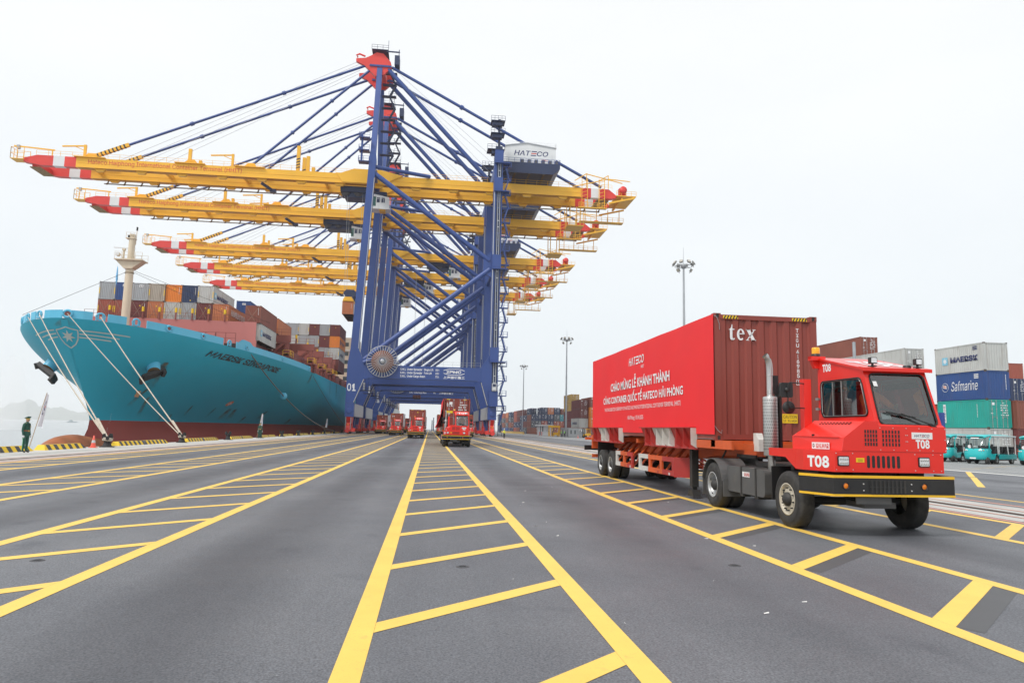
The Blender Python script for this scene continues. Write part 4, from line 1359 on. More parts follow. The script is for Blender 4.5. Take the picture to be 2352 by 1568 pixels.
# ------------------------------------------------------------------ terminal tractor, trailer, their load (built where the nearest truck stands)
TRED = mat('truck red', (0.76, 0.022, 0.012), 0.32, 0, 0.05, 0.8, spec=0.4, coat=0.25, dirt=0.10, dcol=(0.35, 0.05, 0.03), dscale=1.5)
CHAS = mat('chassis black', (0.030, 0.029, 0.028), 0.6, 0, 0.25, 3, dirt=0.4, dcol=(0.10, 0.085, 0.07), dscale=3)
TYRE = mat('tyre rubber', (0.035, 0.034, 0.033), 0.78, 0, 0.2, 8, dirt=0.55, dcol=(0.11, 0.10, 0.085), dscale=4, bump=0.2, bscale=50)
RIMC = mat('cream rim', (0.55, 0.50, 0.40), 0.45, 0.1, 0.12, 6, dirt=0.5, dcol=(0.22, 0.16, 0.10), dscale=5)
RIMS = mat('silver rim', (0.42, 0.43, 0.43), 0.4, 0.4, 0.12, 6, dirt=0.4, dcol=(0.18, 0.15, 0.12), dscale=5)
TANKG = mat('tank grey', (0.10, 0.10, 0.10), 0.55, 0.1, 0.15, 2, dirt=0.5, dcol=(0.17, 0.15, 0.12), dscale=2.5)
CHROME = mat('dull chrome', (0.48, 0.48, 0.47), 0.32, 0.75, 0.08, 2, dirt=0.2, dcol=(0.3, 0.27, 0.24), dscale=4)
TAPE = mat('yellow tape', (0.80, 0.47, 0.02), 0.45, var=0.04)
BUMP = mat('bumper black', (0.014, 0.014, 0.015), 0.5, 0, 0.2, 3, dirt=0.15, dcol=(0.06, 0.055, 0.05), dscale=3)
GASK = mat('window gasket', (0.015, 0.015, 0.016), 0.55)
LAMP = mat('lamp lens', (0.75, 0.76, 0.78), 0.12, 0.35, 0.15, 30)
AMBER = mat('amber lens', (0.80, 0.22, 0.015), 0.25, var=0.1)
BEACON = mat('beacon orange', (0.90, 0.38, 0.01), 0.2, var=0.2, scale=14)
PLASTIC = mat('black plastic', (0.016, 0.016, 0.017), 0.45)
GALV2 = mat('bolt head', (0.50, 0.50, 0.49), 0.35, 0.5)
CABGLASS = glass('windscreen glass', (0.86, 0.95, 0.94), 2.1, 0.88)
SEATM = mat('seat fabric', (0.045, 0.03, 0.03), 0.8)
SEATR = mat('red seat back', (0.40, 0.03, 0.03), 0.7)
INTG = mat('cab interior grey', (0.16, 0.17, 0.17), 0.7)
TORANGE = mat('trailer orange', (0.62, 0.10, 0.022), 0.48, 0, 0.12, 1.2, dirt=0.45, dcol=(0.22, 0.06, 0.03), dscale=2)
TDRED = mat('trailer red', (0.42, 0.03, 0.025), 0.5, 0, 0.12, 1.2, dirt=0.4, dcol=(0.20, 0.05, 0.04), dscale=2)
TWHITE = mat('trailer white', (0.60, 0.585, 0.55), 0.55, 0, 0.08, 2, dirt=0.45, dcol=(0.30, 0.26, 0.21), dscale=2.5)
BANNER = mat('banner cloth', (0.84, 0.014, 0.020), 0.5, 0, 0.035, 0.7, bump=0.05, bscale=3)
BANNERW = mat('white banner', (0.72, 0.69, 0.70), 0.5, 0, 0.04, 0.7)
STICK = mat('yellow sticker', (0.82, 0.55, 0.01), 0.5, var=0.04)
WPLATE = mat('white plate', (0.78, 0.78, 0.78), 0.45, var=0.03)
REFW = mat('white reflector', (0.55, 0.55, 0.56), 0.35)
REFR = mat('red reflector', (0.35, 0.02, 0.02), 0.35)

def rrect(u0, u1, v0, v1, r, ru=None):
    """rounded rectangle in uv, 5 points a corner; the middle one maps to the outer corner"""
    ru = ru or r
    pts = []
    for cu, cv, a0 in ((u1 - ru, v0 + r, -90), (u1 - ru, v1 - r, 0), (u0 + ru, v1 - r, 90), (u0 + ru, v0 + r, 180)):
        for k in range(5):
            a = rad(a0 + 22.5 * k)
            pts.append((cu + ru * math.cos(a), cv + r * math.sin(a)))
    return pts
def bil(Q, u, v):
    a, b_, c, d = [Vector(q) for q in Q]
    return a * ((1 - u) * (1 - v)) + b_ * (u * (1 - v)) + c * (u * v) + d * ((1 - u) * v)
def window_panel(b, Q, uv, r, ru, m=0, depth=0.05):
    """quad Q (a, b, c, d) with a rounded window opening; returns the opening's loop"""
    inner = rrect(*uv, r, ru)
    outer = []
    for i, (u, v) in enumerate(inner):
        c, k = divmod(i, 5)
        if k == 2: outer.append([(1, 0), (1, 1), (0, 1), (0, 0)][c])
        elif c == 0: outer.append((u, 0) if k < 2 else (1, v))
        elif c == 1: outer.append((1, v) if k < 2 else (u, 1))
        elif c == 2: outer.append((u, 1) if k < 2 else (0, v))
        else: outer.append((0, v) if k < 2 else (u, 0))
    n = len(inner)
    a, b_, c_, d_ = [Vector(q) for q in Q]
    nr = (b_ - a).cross(d_ - a).normalized()
    P = [bil(Q, u, v) for u, v in inner]
    O_ = [bil(Q, u, v) for u, v in outer]
    b.add(P + O_, [(i, (i + 1) % n, n + (i + 1) % n, n + i) for i in range(n)], m)
    P2 = [p - nr * depth for p in P]
    b.add(P + P2, [(i, (i + 1) % n, n + (i + 1) % n, n + i) for i in range(n)], m)
    return P, nr
def pane(parent, P, nr, org, name='window', rim=0.018, glassm=None, silver=False):
    b = MB()
    b.path([p + nr * 0.006 for p in P], rim, 6, 0, True)
    if silver:
        c = sum(P, Vector()) / len(P)
        b.path([p + (c - p) * 0.035 + nr * 0.004 for p in P], rim * 0.55, 5, 1, True)
    f = b.build('window_seal', [GASK, CHROME], parent, org)
    b = MB()
    b.add([p - nr * 0.012 for p in P], [tuple(range(len(P)))], 0)
    g = b.build(name, glassm or CABGLASS, parent, org, fix=False)
    return g
O8 = (7.97, 11.55, 0.0)

def wheel(parent, xo, yc, s, r=0.52, wd=0.29, rim=RIMC, nut=10, deep=0.04, hub=True, name='wheel'):
    """xo = outer face, s = -1 outer side looks to -x"""
    b = MB()
    xi = xo - s * wd
    def X(t): return xo + (xi - xo) * t
    prof = [(r * 0.57, X(0.02)), (r * 0.60, X(-0.01)), (r * 0.78, X(-0.03)), (r * 0.92, X(0.03)), (r * 0.985, X(0.10)), (r, X(0.16)), (r, X(0.84)), (r * 0.985, X(0.90)), (r * 0.92, X(0.97)), (r * 0.6, X(1.0)), (r * 0.5, X(0.98))]
    b.lathe(prof, (0, yc, r), 'x', 36, 0)
    for f in (0.28, 0.42, 0.58, 0.72):
        b.lathe([(r * 1.002, X(f - 0.015)), (r * 0.985, X(f)), (r * 1.002, X(f + 0.015))], (0, yc, r), 'x', 36, 1)
    b.lathe([(r * 0.80, X(-0.034)), (r * 0.815, X(-0.045)), (r * 0.83, X(-0.03))], (0, yc, r), 'x', 36, 0)
    w_ = b.build(name, [TYRE, BLACK], parent, O8)
    b = MB()
    R = r * 0.565
    d = deep
    b.lathe([(R, X(0.01)), (R * 1.02, X(-0.02)), (R * 0.93, X(-0.015)), (R * 0.88, X(0.10)), (R * 0.82, X(d * 3 + 0.05)), (R * 0.62, X(d * 2)), (R * 0.45, X(d * 1.6)), (R * 0.0, X(d * 1.6))], (0, yc, r), 'x', 32, 0)
    for k in range(nut):
        t = 2 * math.pi * k / nut + 0.2
        b.tube((X(d * 2 - 0.0), yc + R * 0.70 * math.cos(t), r + R * 0.70 * math.sin(t)), (X(d * 2 - 0.13), yc + R * 0.70 * math.cos(t), r + R * 0.70 * math.sin(t)), 0.017, 0.013, 6, 1)
    for k in range(4):
        t = 2 * math.pi * k / 4 + 0.5
        b.lathe([(0.0, 0), (0.03, 0), (0.032, 0.002)], (X(0.14) - 0, yc + R * 0.85 * math.cos(t), r + R * 0.85 * math.sin(t)), 'x', 10, 2)
    if hub:
        b.lathe([(R * 0.45, X(d * 1.6)), (R * 0.44, X(d - 0.12)), (R * 0.30, X(d - 0.22)), (R * 0.2, X(d - 0.30)), (0.0, X(d - 0.32))], (0, yc, r), 'x', 16, 1)
    b.build('rim', [rim, CHAS, BLACK], w_, O8)
    return w_

def bolts(b, pts, m=0, r=0.011):
    for p in pts:
        b.lathe([(0.0, -0.008), (r * 0.8, -0.007), (r, 0.0)], p, 'y', 8, m)

def make_tractor():
    T = thing('terminal_tractor', '', 'terminal tractor', O8)
    # chassis, axles, steps
    b = MB()
    for x in (7.42, 8.42):
        b.box(x, x + 0.1, 12.0, 17.5, 0.72, 1.02)
    for y in (12.3, 13.6, 14.9, 16.2, 17.3):
        b.box(7.52, 8.42, y, y + 0.12, 0.75, 0.98)
    b.tube((7.0, 12.9, 0.50), (8.95, 12.9, 0.50), 0.075, n=8)
    b.tube((7.2, 16.4, 0.50), (8.75, 16.4, 0.50), 0.13, n=10)
    b.lathe([(0.0, -0.3), (0.26, -0.2), (0.30, 0), (0.26, 0.2), (0.0, 0.3)], (7.97, 16.4, 0.5), 'y', 12)
    b.box(7.55, 8.35, 12.1, 13.5, 0.62, 1.3)
    b.box(7.2, 8.8, 12.6, 13.2, 0.66, 0.80)
    b.box(7.65, 8.25, 11.95, 12.5, 0.46, 0.56, 1)
    for x in (7.3, 8.6):
        b.beam((x, 12.3, 0.75), (x, 13.5, 0.62), 0.09, 0.08)
    b.box(7.3, 8.64, 13.7, 15.4, 1.02, 1.12)
    b.box(6.95, 7.42, 12.2, 12.5, 0.66, 1.1)
    b.box(8.52, 9.0, 12.2, 12.5, 0.66, 1.1)
    b.build('chassis', [CHAS, TANKG], T, O8)
    b = MB()
    b.prism([(7.4, 15.6), (8.54, 15.6), (8.54, 16.6), (8.2, 17.4), (8.05, 17.4), (7.97, 16.7), (7.89, 17.4), (7.74, 17.4), (7.4, 16.6)], 'z', 1.16, 1.24)
    b.prism([(15.4, 0.95), (17.0, 0.95), (16.6, 1.2), (15.8, 1.2)], 'x', 7.5, 7.6)
    b.prism([(15.4, 0.95), (17.0, 0.95), (16.6, 1.2), (15.8, 1.2)], 'x', 8.34, 8.44)
    b.build('fifth_wheel', CHAS, T, O8)
    # bumper with swept ends
    outer = [(6.60, 12.22), (6.86, 11.55), (9.08, 11.55), (9.34, 12.22)]
    inner = [(9.22, 12.24), (9.0, 11.66), (6.94, 11.66), (6.72, 12.24)]
    b = MB()
    b.prism(outer + inner, 'z', 0.70, 1.05, 0)
    bm_ = b.build('bumper', BUMP, T, O8)
    b = MB()
    for z0, z1 in ((1.008, 1.052), (0.698, 0.735)):
        off = [(6.594, 12.218), (6.856, 11.545), (9.084, 11.545), (9.346, 12.218)]
        b.prism(off + [(9.335, 12.222), (9.078, 11.552), (6.862, 11.552), (6.605, 12.222)], 'z', z0, z1 + 0.001, 0)
    b.build('yellow_tape', TAPE, bm_, O8)
    b = MB()
    b.box(7.50, 8.17, 11.542, 11.552, 0.745, 0.975, 0)
    for k in range(9):
        x = 7.53 + k * 0.075
        b.box(x, x + 0.032, 11.530, 11.544, 0.75, 0.97, 1)
    b.box(7.5, 8.17, 11.532, 11.545, 0.85, 0.862, 1)
    b.build('bumper_grille', [BLACK, CHAS], bm_, O8)
    for x in (7.08, 8.52):
        b = MB()
        b.lathe([(0.062, -0.004), (0.064, -0.014), (0.052, -0.012), (0.05, 0.004)], (x, 11.55, 0.875), 'y', 18, 0)
        b.lathe([(0.0, -0.004), (0.045, -0.003), (0.05, 0.002)], (x - 0.008, 11.55, 0.875), 'y', 16, 1)
        b.build('indicator', [PLASTIC, AMBER], bm_, O8)
    b = MB()
    bolts(b, [(x, 11.55, z) for x in (7.40, 8.28) for z in (0.80, 0.91)], 0, 0.014)
    b.build('bolt', GALV2, bm_, O8)
    # red apron round the front and the flanking decks
    b = MB()
    b.prism([(6.75, 12.62), (6.75, 12.33), (6.97, 11.68), (9.0, 11.68), (9.22, 12.33), (9.22, 12.62), (9.15, 12.62), (9.15, 12.36), (8.95, 11.76), (7.02, 11.76), (6.82, 12.36), (6.82, 12.62)], 'z', 1.10, 1.46, 0)
    b.prism([(6.755, 13.62), (6.755, 12.33), (6.975, 11.69), (8.995, 11.69), (9.215, 12.33), (9.215, 13.62)], 'z', 1.425, 1.455, 0)
    for x0, x1 in ((6.748, 6.80), (9.17, 9.222)):
        b.prism([(12.60, 1.459), (13.64, 1.459), (13.64, 1.31), (12.98, 1.30), (12.60, 1.10)], 'x', x0, x1, 0)
    ap = b.build('front_apron', TRED, T, O8)
    b = MB()
    for k in range(7):
        x = 7.56 + k * 0.093
        pts = rrect(x, x + 0.055, 1.175, 1.39, 0.026, 0.026)
        b.prism(pts, 'y', 11.676, 11.68, 0)
    b.build('vent_slot', BLACK, ap, O8)
    for x in (7.12, 8.62):
        b = MB()
        b.prism(rrect(x - 0.105, x + 0.105, 1.205, 1.375, 0.02, 0.02), 'y', 11.665, 11.681, 0)
        b.prism(rrect(x - 0.088, x + 0.088, 1.222, 1.358, 0.018, 0.018), 'y', 11.650, 11.666, 1)
        for k in range(4):
            for j in range(2):
                b.lathe([(0.0, -0.006), (0.017, -0.003), (0.018, 0.0)], (x - 0.062 + k * 0.041, 11.650, 1.255 + j * 0.066), 'y', 8, 2)
        b.build('headlight', [PLASTIC, LAMP, CHROME], ap, O8)
    b = MB()
    b.box(7.36, 7.51, 11.674, 11.68, 1.27, 1.345, 0)
    for k in range(3): b.box(7.39, 7.48, 11.672, 11.6745, 1.285 + k * 0.016, 1.289 + k * 0.016, 1)
    b.build('sticker', [STICK, TXTK], ap, O8)
    b = MB()
    bolts(b, [(x, 11.68, z) for x in (6.995, 7.30, 8.46, 8.80, 8.95) for z in (1.14, 1.42)], 0, 0.010)
    b.build('bolt', GALV2, ap, O8)
    # engine cover left of the cab
    b = MB()
    f = [(7.11, 1.455), (7.15, 1.69), (7.54, 1.98), (7.80, 1.98), (7.80, 1.455)]
    r_ = [(6.90, 1.455), (6.90, 1.70), (7.36, 2.0), (7.80, 2.0), (7.80, 1.455)]
    vs = [(x, 11.70, z) for x, z in f] + [(x, 12.98, z) for x, z in r_]
    b.add(vs, [(4, 3, 2, 1, 0), (5, 6, 7, 8, 9), (0, 1, 6, 5), (1, 2, 7, 6), (2, 3, 8, 7)], 0)
    b.beam((7.12, 11.78, 1.693), (6.905, 12.94, 1.703), 0.03, 0.012, 0)
    ec = b.build('engine_cover', TRED, T, O8)
    b = MB()
    for k in range(10):
        t = 0.2 + 0.065 * k
        for j in (0.80, 0.88):
            a = Vector((7.15 + (6.90 - 7.15) * t, 11.70 + 1.28 * t, 1.69)).lerp(Vector((7.54 - 0.18 * t, 11.70 + 1.28 * t, 1.985)), j)
            b.box(a.x - 0.008, a.x + 0.02, a.y - 0.02, a.y + 0.02, a.z - 0.002, a.z + 0.014)
    b.beam((7.03, 12.45, 1.50), (7.02, 12.45, 1.74), 0.04, 0.03)
    b.build('latch', PLASTIC, ec, O8)
    b = MB()
    sx = Vector((7.11 - 6.90, 11.70 - 12.98, 0)).normalized()
    p = Vector((6.985, 12.43, 1.475))
    b.add([p, p + sx * 0.46, p + sx * 0.46 + Vector((0, 0, 0.12)), p + Vector((0, 0, 0.12))], [(0, 1, 2, 3)], 0)
    nrm = sx.cross(Vector((0, 0, 1)))
    b.v = [tuple(Vector(v) + nrm * 0.006) for v in b.v]
    put_text(b, 'KALMAR', p + sx * 0.12 + Vector((0, 0, 0.02)) + nrm * 0.006, sx, (0, 0, 1), 0.32, 0.08, 0.02, 0, 1, 0.002)
    put_text(b, 'G', p + sx * 0.025 + Vector((0, 0, 0.025)) + nrm * 0.006, sx, (0, 0, 1), 0.06, 0.07, 0.02, 0, 2, 0.002)
    b.build('badge', [WPLATE, TXTR, TXTK], ec, O8, fix=False)
    # cab shell
    XL, XR, XRT = 7.79, 9.06, 9.0
    cab_b = MB()
    wsQ = [(XL, 11.745, 1.90), (XR, 11.745, 1.90), (XRT, 12.06, 2.92), (XL, 12.06, 2.92)]
    wsP, wsN = window_panel(cab_b, wsQ, (0.075, 0.945, 0.03, 0.93), 0.09, 0.07)
    lQ = [(XL, 13.57, 2.0), (XL, 11.775, 2.0), (XL, 12.035, 2.84), (XL, 13.57, 2.84)]
    lP, lN = window_panel(cab_b, lQ, (0.07, 0.93, 0.10, 0.93), 0.12, 0.055)
    rQ = [(XR - 0.005, 11.775, 2.0), (XR - 0.005, 13.57, 2.0), (XRT, 13.57, 2.84), (XRT, 12.035, 2.84)]
    rP, rN = window_panel(cab_b, rQ, (0.12, 0.90, 0.10, 0.93), 0.12, 0.055)
    bQ = [(XR, 13.57, 1.9), (XL, 13.57, 1.9), (XL, 13.57, 2.84), (XRT, 13.57, 2.84)]
    bP, bN = window_panel(cab_b, bQ, (0.07, 0.93, 0.10, 0.90), 0.1, 0.08)
    cab_b.add([(XL, 13.57, 2.84), (XL, 12.035, 2.84), (XL, 12.06, 2.92), (XL, 13.57, 3.25)], [(0, 1, 2, 3)])
    cab_b.add([(XRT, 13.57, 2.84), (XRT, 12.035, 2.84), (XRT, 12.06, 2.92), (XRT, 13.57, 3.25)], [(3, 2, 1, 0)])
    cab_b.quad((XL, 13.57, 2.84), (XRT, 13.57, 2.84), (XRT, 13.57, 3.25), (XL, 13.57, 3.25))
    cab_b.quad((XL, 13.57, 1.45), (XL, 11.70, 1.45), (XL, 11.775, 2.0), (XL, 13.57, 2.0))
    cab_b.quad((XR, 11.70, 1.45), (XR, 13.57, 1.45), (XR - 0.005, 13.57, 2.0), (XR - 0.005, 11.775, 2.0))
    cab_b.quad((XL, 13.57, 1.45), (XR, 13.57, 1.45), (XR, 13.57, 1.9), (XL, 13.57, 1.9))
    cab_b.quad((XL, 11.71, 1.46), (XR, 11.71, 1.46), (XR, 13.57, 1.46), (XL, 13.57, 1.46))
    cab = cab_b.build('cab', TRED, T, O8, fix=False)
    lb = MB()
    for Q, uv, dv, r1, r2 in ((lQ, (0.07, 0.93, 0.10, 0.93), (0.02, 0, 0), 0.12, 0.055), (rQ, (0.12, 0.90, 0.10, 0.93), (-0.02, 0, 0), 0.12, 0.055), (bQ, (0.07, 0.93, 0.10, 0.90), (0, -0.02, 0), 0.1, 0.08)):
        window_panel(lb, [tuple(Vector(q) + Vector(dv)) for q in Q], uv, r1, r2, 0, 0.005)
    lb.quad((XL + 0.02, 12.1, 2.86), (XRT - 0.02, 12.1, 2.86), (XRT - 0.02, 13.55, 3.2), (XL + 0.02, 13.55, 3.2))
    for x in (XL + 0.02, XR - 0.02): lb.quad((x, 11.75, 1.48), (x, 13.55, 1.48), (x, 13.55, 2.01), (x, 11.79, 2.01))
    lb.quad((XL, 13.55, 1.48), (XR, 13.55, 1.48), (XR, 13.55, 1.9), (XL, 13.55, 1.9))
    lb.build('cab_lining', mat('cab lining', (0.42, 0.44, 0.44), 0.7), cab, O8, fix=False)
    b = MB()   # front panel of cab and engine bay, one plate
    b.prism([(7.105, 1.462), (9.062, 1.462), (9.062, 1.905), (7.79, 1.905), (7.79, 1.985), (7.545, 1.985), (7.15, 1.69)], 'y', 11.672, 11.70, 0)
    b.hexa([(7.79, 11.672, 1.885), (9.062, 11.672, 1.885), (9.062, 11.75, 1.885), (7.79, 11.75, 1.885), (7.79, 11.735, 1.935), (9.062, 11.735, 1.935), (9.062, 11.76, 1.935), (7.79, 11.76, 1.935)], 0)
    fp = b.build('front_panel', TRED, T, O8)
    b = MB()
    for g0, g1, n_ in ((7.52, 7.775, 5), (7.85, 8.205, 6)):
        for i in range(n_):
            x = g0 + (g1 - g0) * i / n_
            for j in range(4):
                z = 1.555 + j * 0.073
                b.box(x + 0.008, x + 0.038, 11.668, 11.6725, z, z + 0.058, 0)
    b.build('grille', BLACK, fp, O8)
    b = MB()
    bolts(b, [(7.82 + 0.245 * k, 11.672, z) for k in range(6) for z in (1.49, 1.87)], 0, 0.009)
    bolts(b, [(8.30, 11.672, z) for z in (1.64, 1.75)] + [(8.33, 11.672, z) for z in (1.64, 1.75)] + [(9.04, 11.672, 1.68)], 0, 0.009)
    b.build('bolt', GALV2, fp, O8)
    b = MB()
    b.box(8.41, 8.80, 11.667, 11.672, 1.69, 1.805, 0)
    logo(b, (8.455, 11.667, 1.725), (1, 0, 0), (0, 0, 1), 0.045, 1, 2, 0.002, 0.285)
    put_text(b, 'HHIT', (8.69, 11.667, 1.70), (1, 0, 0), (0, 0, 1), 0.045, 0.014, 0.0, 0, 2, 0.002)
    b.build('name_plate', [WPLATE, TXTN, TXTR], fp, O8, fix=False)
    # roof with a visor
    b = MB()
    b.hexa([(XL - 0.03, 11.99, 2.905), (XR, 11.99, 2.905), (XR, 13.60, 3.25), (XL - 0.03, 13.60, 3.25), (XL - 0.03, 11.99, 2.945), (XR, 11.99, 2.945), (XR, 13.60, 3.29), (XL - 0.03, 13.60, 3.29)], 0)
    b.hexa([(XL - 0.05, 11.955, 2.89), (XR + 0.02, 11.955, 2.89), (XR + 0.02, 12.10, 2.93), (XL - 0.05, 12.10, 2.93), (XL - 0.05, 11.955, 2.955), (XR + 0.02, 11.955, 2.955), (XR + 0.02, 12.10, 2.985), (XL - 0.05, 12.10, 2.985)], 0)
    rf = b.build('roof', TRED, cab, O8)
    b = MB(); b.lathe([(0.075, -0.02), (0.07, 0.035), (0.06, 0.045), (0.0, 0.045)], (8.72, 12.14, 2.985), 'z', 16); b.build('roof_vent', PLASTIC, T, O8)
    for x in (7.98, 8.86):
        b = MB()
        b.prism(rrect(x - 0.065, x + 0.065, 3.035, 3.15, 0.015, 0.015), 'y', 12.00, 12.08, 0)
        b.prism(rrect(x - 0.052, x + 0.052, 3.048, 3.137, 0.012, 0.012), 'y', 11.993, 12.001, 1)
        b.beam((x, 12.05, 2.97), (x, 12.05, 3.04), 0.03, 0.03, 0)
        b.box(x - 0.07, x + 0.07, 12.02, 12.08, 2.985, 3.0, 0)
        b.build('work_lamp', [PLASTIC, LAMP], T, O8)
    b = MB()
    b.box(7.62, 7.90, 13.45, 13.62, 3.22, 3.30, 0)
    b.prism([(7.60, 3.30), (7.79, 3.30), (7.79, 3.06), (7.70, 3.06)], 'y', 13.50, 13.60, 0)
    b.lathe([(0.085, 0.0), (0.085, 0.05), (0.075, 0.055)], (7.74, 13.53, 3.30), 'z', 16, 1)
    b.lathe([(0.08, 0.055), (0.078, 0.17), (0.065, 0.185), (0.0, 0.185)], (7.74, 13.53, 3.30), 'z', 16, 2)
    b.build('beacon', [TRED, PLASTIC, BEACON], T, O8)
    pane(cab, wsP, wsN, O8, 'windscreen', 0.017)
    pane(cab, lP, lN, O8, 'side_window', 0.017, None, True)
    pane(cab, rP, rN, O8, 'side_window', 0.017)
    pane(cab, bP, bN, O8, 'rear_window', 0.014)
    b = MB()
    for y in (12.75, 13.05):
        b.box(7.783, 7.797, y - 0.012, y + 0.012, 2.09, 2.78)
    b.build('window_slider', CHROME, cab, O8)
    b = MB()
    for z in (2.22, 2.42):
        b.box(7.74, 7.79, 13.50, 13.60, z, z + 0.045)
    b.build('hinge', CHROME, cab, O8)
    b = MB()   # wiper
    b.beam((8.86, 11.70, 1.93), (8.30, 11.775, 2.13), 0.022, 0.02)
    b.beam((8.55, 11.745, 2.06), (8.02, 11.795, 2.155), 0.016, 0.03)
    b.beam((8.9, 11.70, 1.90), (8.80, 11.72, 1.955), 0.05, 0.04)
    b.build('wiper', PLASTIC, cab, O8)
    b = MB()
    b.quad((7.93, 11.96, 2.62), (8.01, 11.96, 2.62), (7.995, 11.985, 2.71), (7.92, 11.985, 2.71), 0)
    b.quad((7.96, 11.805, 2.03), (8.14, 11.805, 2.03), (8.14, 11.84, 2.14), (7.96, 11.84, 2.14), 0)
    b.build('windscreen_sticker', WPLATE, cab, O8, fix=False)
    # inside: seat, wheel, dash
    b = MB()
    b.prism([(12.65, 1.47), (13.2, 1.47), (13.2, 1.92), (12.65, 1.95)], 'x', 8.22, 8.70, 0)
    b.prism([(13.10, 1.90), (13.28, 1.90), (13.40, 2.60), (13.28, 2.62)], 'x', 8.22, 8.70, 1)
    b.build('seat', [SEATM, SEATR], T, O8)
    b = MB()
    b.prism([(11.80, 1.47), (12.10, 1.47), (12.05, 1.93), (11.84, 1.97)], 'x', 7.85, 9.0, 0)
    b.build('dashboard', INTG, T, O8)
    b = MB()
    pts = []
    for k in range(24):
        t = 2 * math.pi * k / 24
        pts.append((8.44 + 0.22 * math.cos(t), 12.34 + 0.13 * math.sin(t), 2.06 + 0.17 * math.sin(t)))
    b.path(pts, 0.02, 6, 0, True)
    b.tube((8.44, 12.36, 2.05), (8.44, 12.12, 1.85), 0.03, n=8)
    b.beam((8.22, 12.34, 2.06), (8.66, 12.34, 2.06), 0.03, 0.03)
    b.build('steering_wheel', PLASTIC, T, O8)
    # post, exhaust, mirrors
    b = MB()
    b.box(7.14, 7.29, 12.95, 13.10, 1.455, 2.79, 0)
    b.prism([(7.0, 1.456), (7.43, 1.456), (7.29, 1.60), (7.14, 1.60)], 'y', 13.02, 13.04, 0)
    b.build('guard_post', TRED, T, O8)
    b = MB()
    cx, cy_ = 6.99, 14.02
    b.lathe([(0.0, 1.28), (0.145, 1.28), (0.15, 1.30), (0.15, 2.47), (0.14, 2.49), (0.07, 2.50), (0.065, 2.52), (0.065, 3.06)], (cx, cy_, 0), 'z', 24, 0)
    arc = [(cx - 0.13 + 0.13 * math.cos(rad(a)), cy_, 3.06 + 0.30 * math.sin(rad(a))) for a in (0, 20, 40, 60, 75)]
    b.path([(cx, cy_, 3.0)] + arc, 0.065, 14, 0)
    b.path([(cx, cy_, 1.30), (cx, cy_, 0.95), (cx + 0.03, cy_ - 0.03, 0.82), (cx + 0.15, cy_ - 0.12, 0.76), (cx + 0.4, cy_ - 0.2, 0.76)], 0.07, 12, 0)
    for z in (2.56, 2.60, 2.92): b.lathe([(0.066, z), (0.075, z + 0.008), (0.066, z + 0.016)], (cx, cy_, 0), 'z', 16, 0)
    b.box(cx + 0.15, cx + 0.20, cy_ - 0.1, cy_ + 0.12, 1.2, 2.72, 1)
    b.box(cx + 0.06, cx + 0.16, cy_ - 0.05, cy_ + 0.05, 2.55, 2.93, 1)
    ex = b.build('exhaust', [CHROME, PLASTIC], T, O8)
    b = MB()
    for j in range(17):
        for i in range(13):
            t = rad(150 + i * 15 + (7.5 if j % 2 else 0))
            z = 1.42 + j * 0.062
            c0 = Vector((cx + 0.1512 * math.cos(t), cy_ + 0.1512 * math.sin(t), z))
            u = Vector((-math.sin(t), math.cos(t), 0)) * 0.013
            v = Vector((0, 0, 0.013))
            b.add([c0 - u, c0 - v, c0 + u, c0 + v], [(0, 1, 2, 3)])
    b.build('perforation', BLACK, ex, O8, fix=False)
    b = MB()
    b.prism(rrect(6.60, 6.84, 2.42, 2.70, 0.03, 0.03), 'y', 12.80, 12.88, 0)
    b.lathe([(0.0, -0.03), (0.11, -0.02), (0.125, 0.0), (0.12, 0.03), (0.0, 0.04)], (6.77, 12.84, 2.23), 'y', 18, 0)
    b.path([(7.2, 12.98, 2.70), (6.78, 12.80, 2.705), (6.74, 12.78, 2.68), (6.72, 12.78, 2.3), (6.75, 12.78, 2.22), (7.2, 12.98, 2.23)], 0.012, 6, 0)
    b.lathe([(0.0, -0.02), (0.045, -0.015), (0.05, 0.01)], (6.72, 12.79, 2.56), 'y', 12, 0)
    b.build('wing_mirror', PLASTIC, T, O8)
    b = MB()
    b.prism(rrect(9.20, 9.42, 2.30, 2.58, 0.03, 0.03), 'y', 12.70, 12.78, 0)
    b.lathe([(0.0, -0.03), (0.10, -0.02), (0.11, 0.0), (0.0, 0.04)], (9.30, 12.74, 2.14), 'y', 16, 0)
    b.path([(9.04, 12.8, 2.62), (9.3, 12.72, 2.62), (9.31, 12.7, 2.1), (9.05, 12.8, 2.08)], 0.012, 6, 0)
    b.build('wing_mirror', PLASTIC, T, O8)
    b = MB()
    for k, (dx, m_) in enumerate(((0, 0), (0.05, 1), (0.1, 0))):
        b.path([(7.42 + dx, 13.4, 1.46), (7.40 + dx, 13.38, 1.75), (7.48 + dx, 13.42, 1.92 - 0.03 * k), (7.60 + dx, 13.52, 1.85), (7.63 + dx, 13.58, 1.7)], 0.013, 5, m_)
    b.build('air_hose', [mat('blue hose', (0.03, 0.08, 0.35), 0.5), TXTR], T, O8)
    # fuel tank, steps and fenders
    b = MB()
    b.prism(rrect(13.95, 15.8, 0.44, 1.0, 0.10, 0.10), 'x', 6.80, 7.38, 0)
    for y in (14.35, 15.05):
        b.prism(rrect(y - 0.03, y + 0.03, 0.42, 1.02, 0.01, 0.01), 'x', 6.785, 7.38, 1)
        b.box(6.80, 7.45, y - 0.08, y + 0.08, 0.38, 0.43, 1)
    tk = b.build('fuel_tank', [TANKG, CHAS], T, O8)
    b = MB()
    b.quad((6.792, 14.98, 0.80), (6.792, 14.62, 0.80), (6.792, 14.62, 0.91), (6.792, 14.98, 0.91), 0)
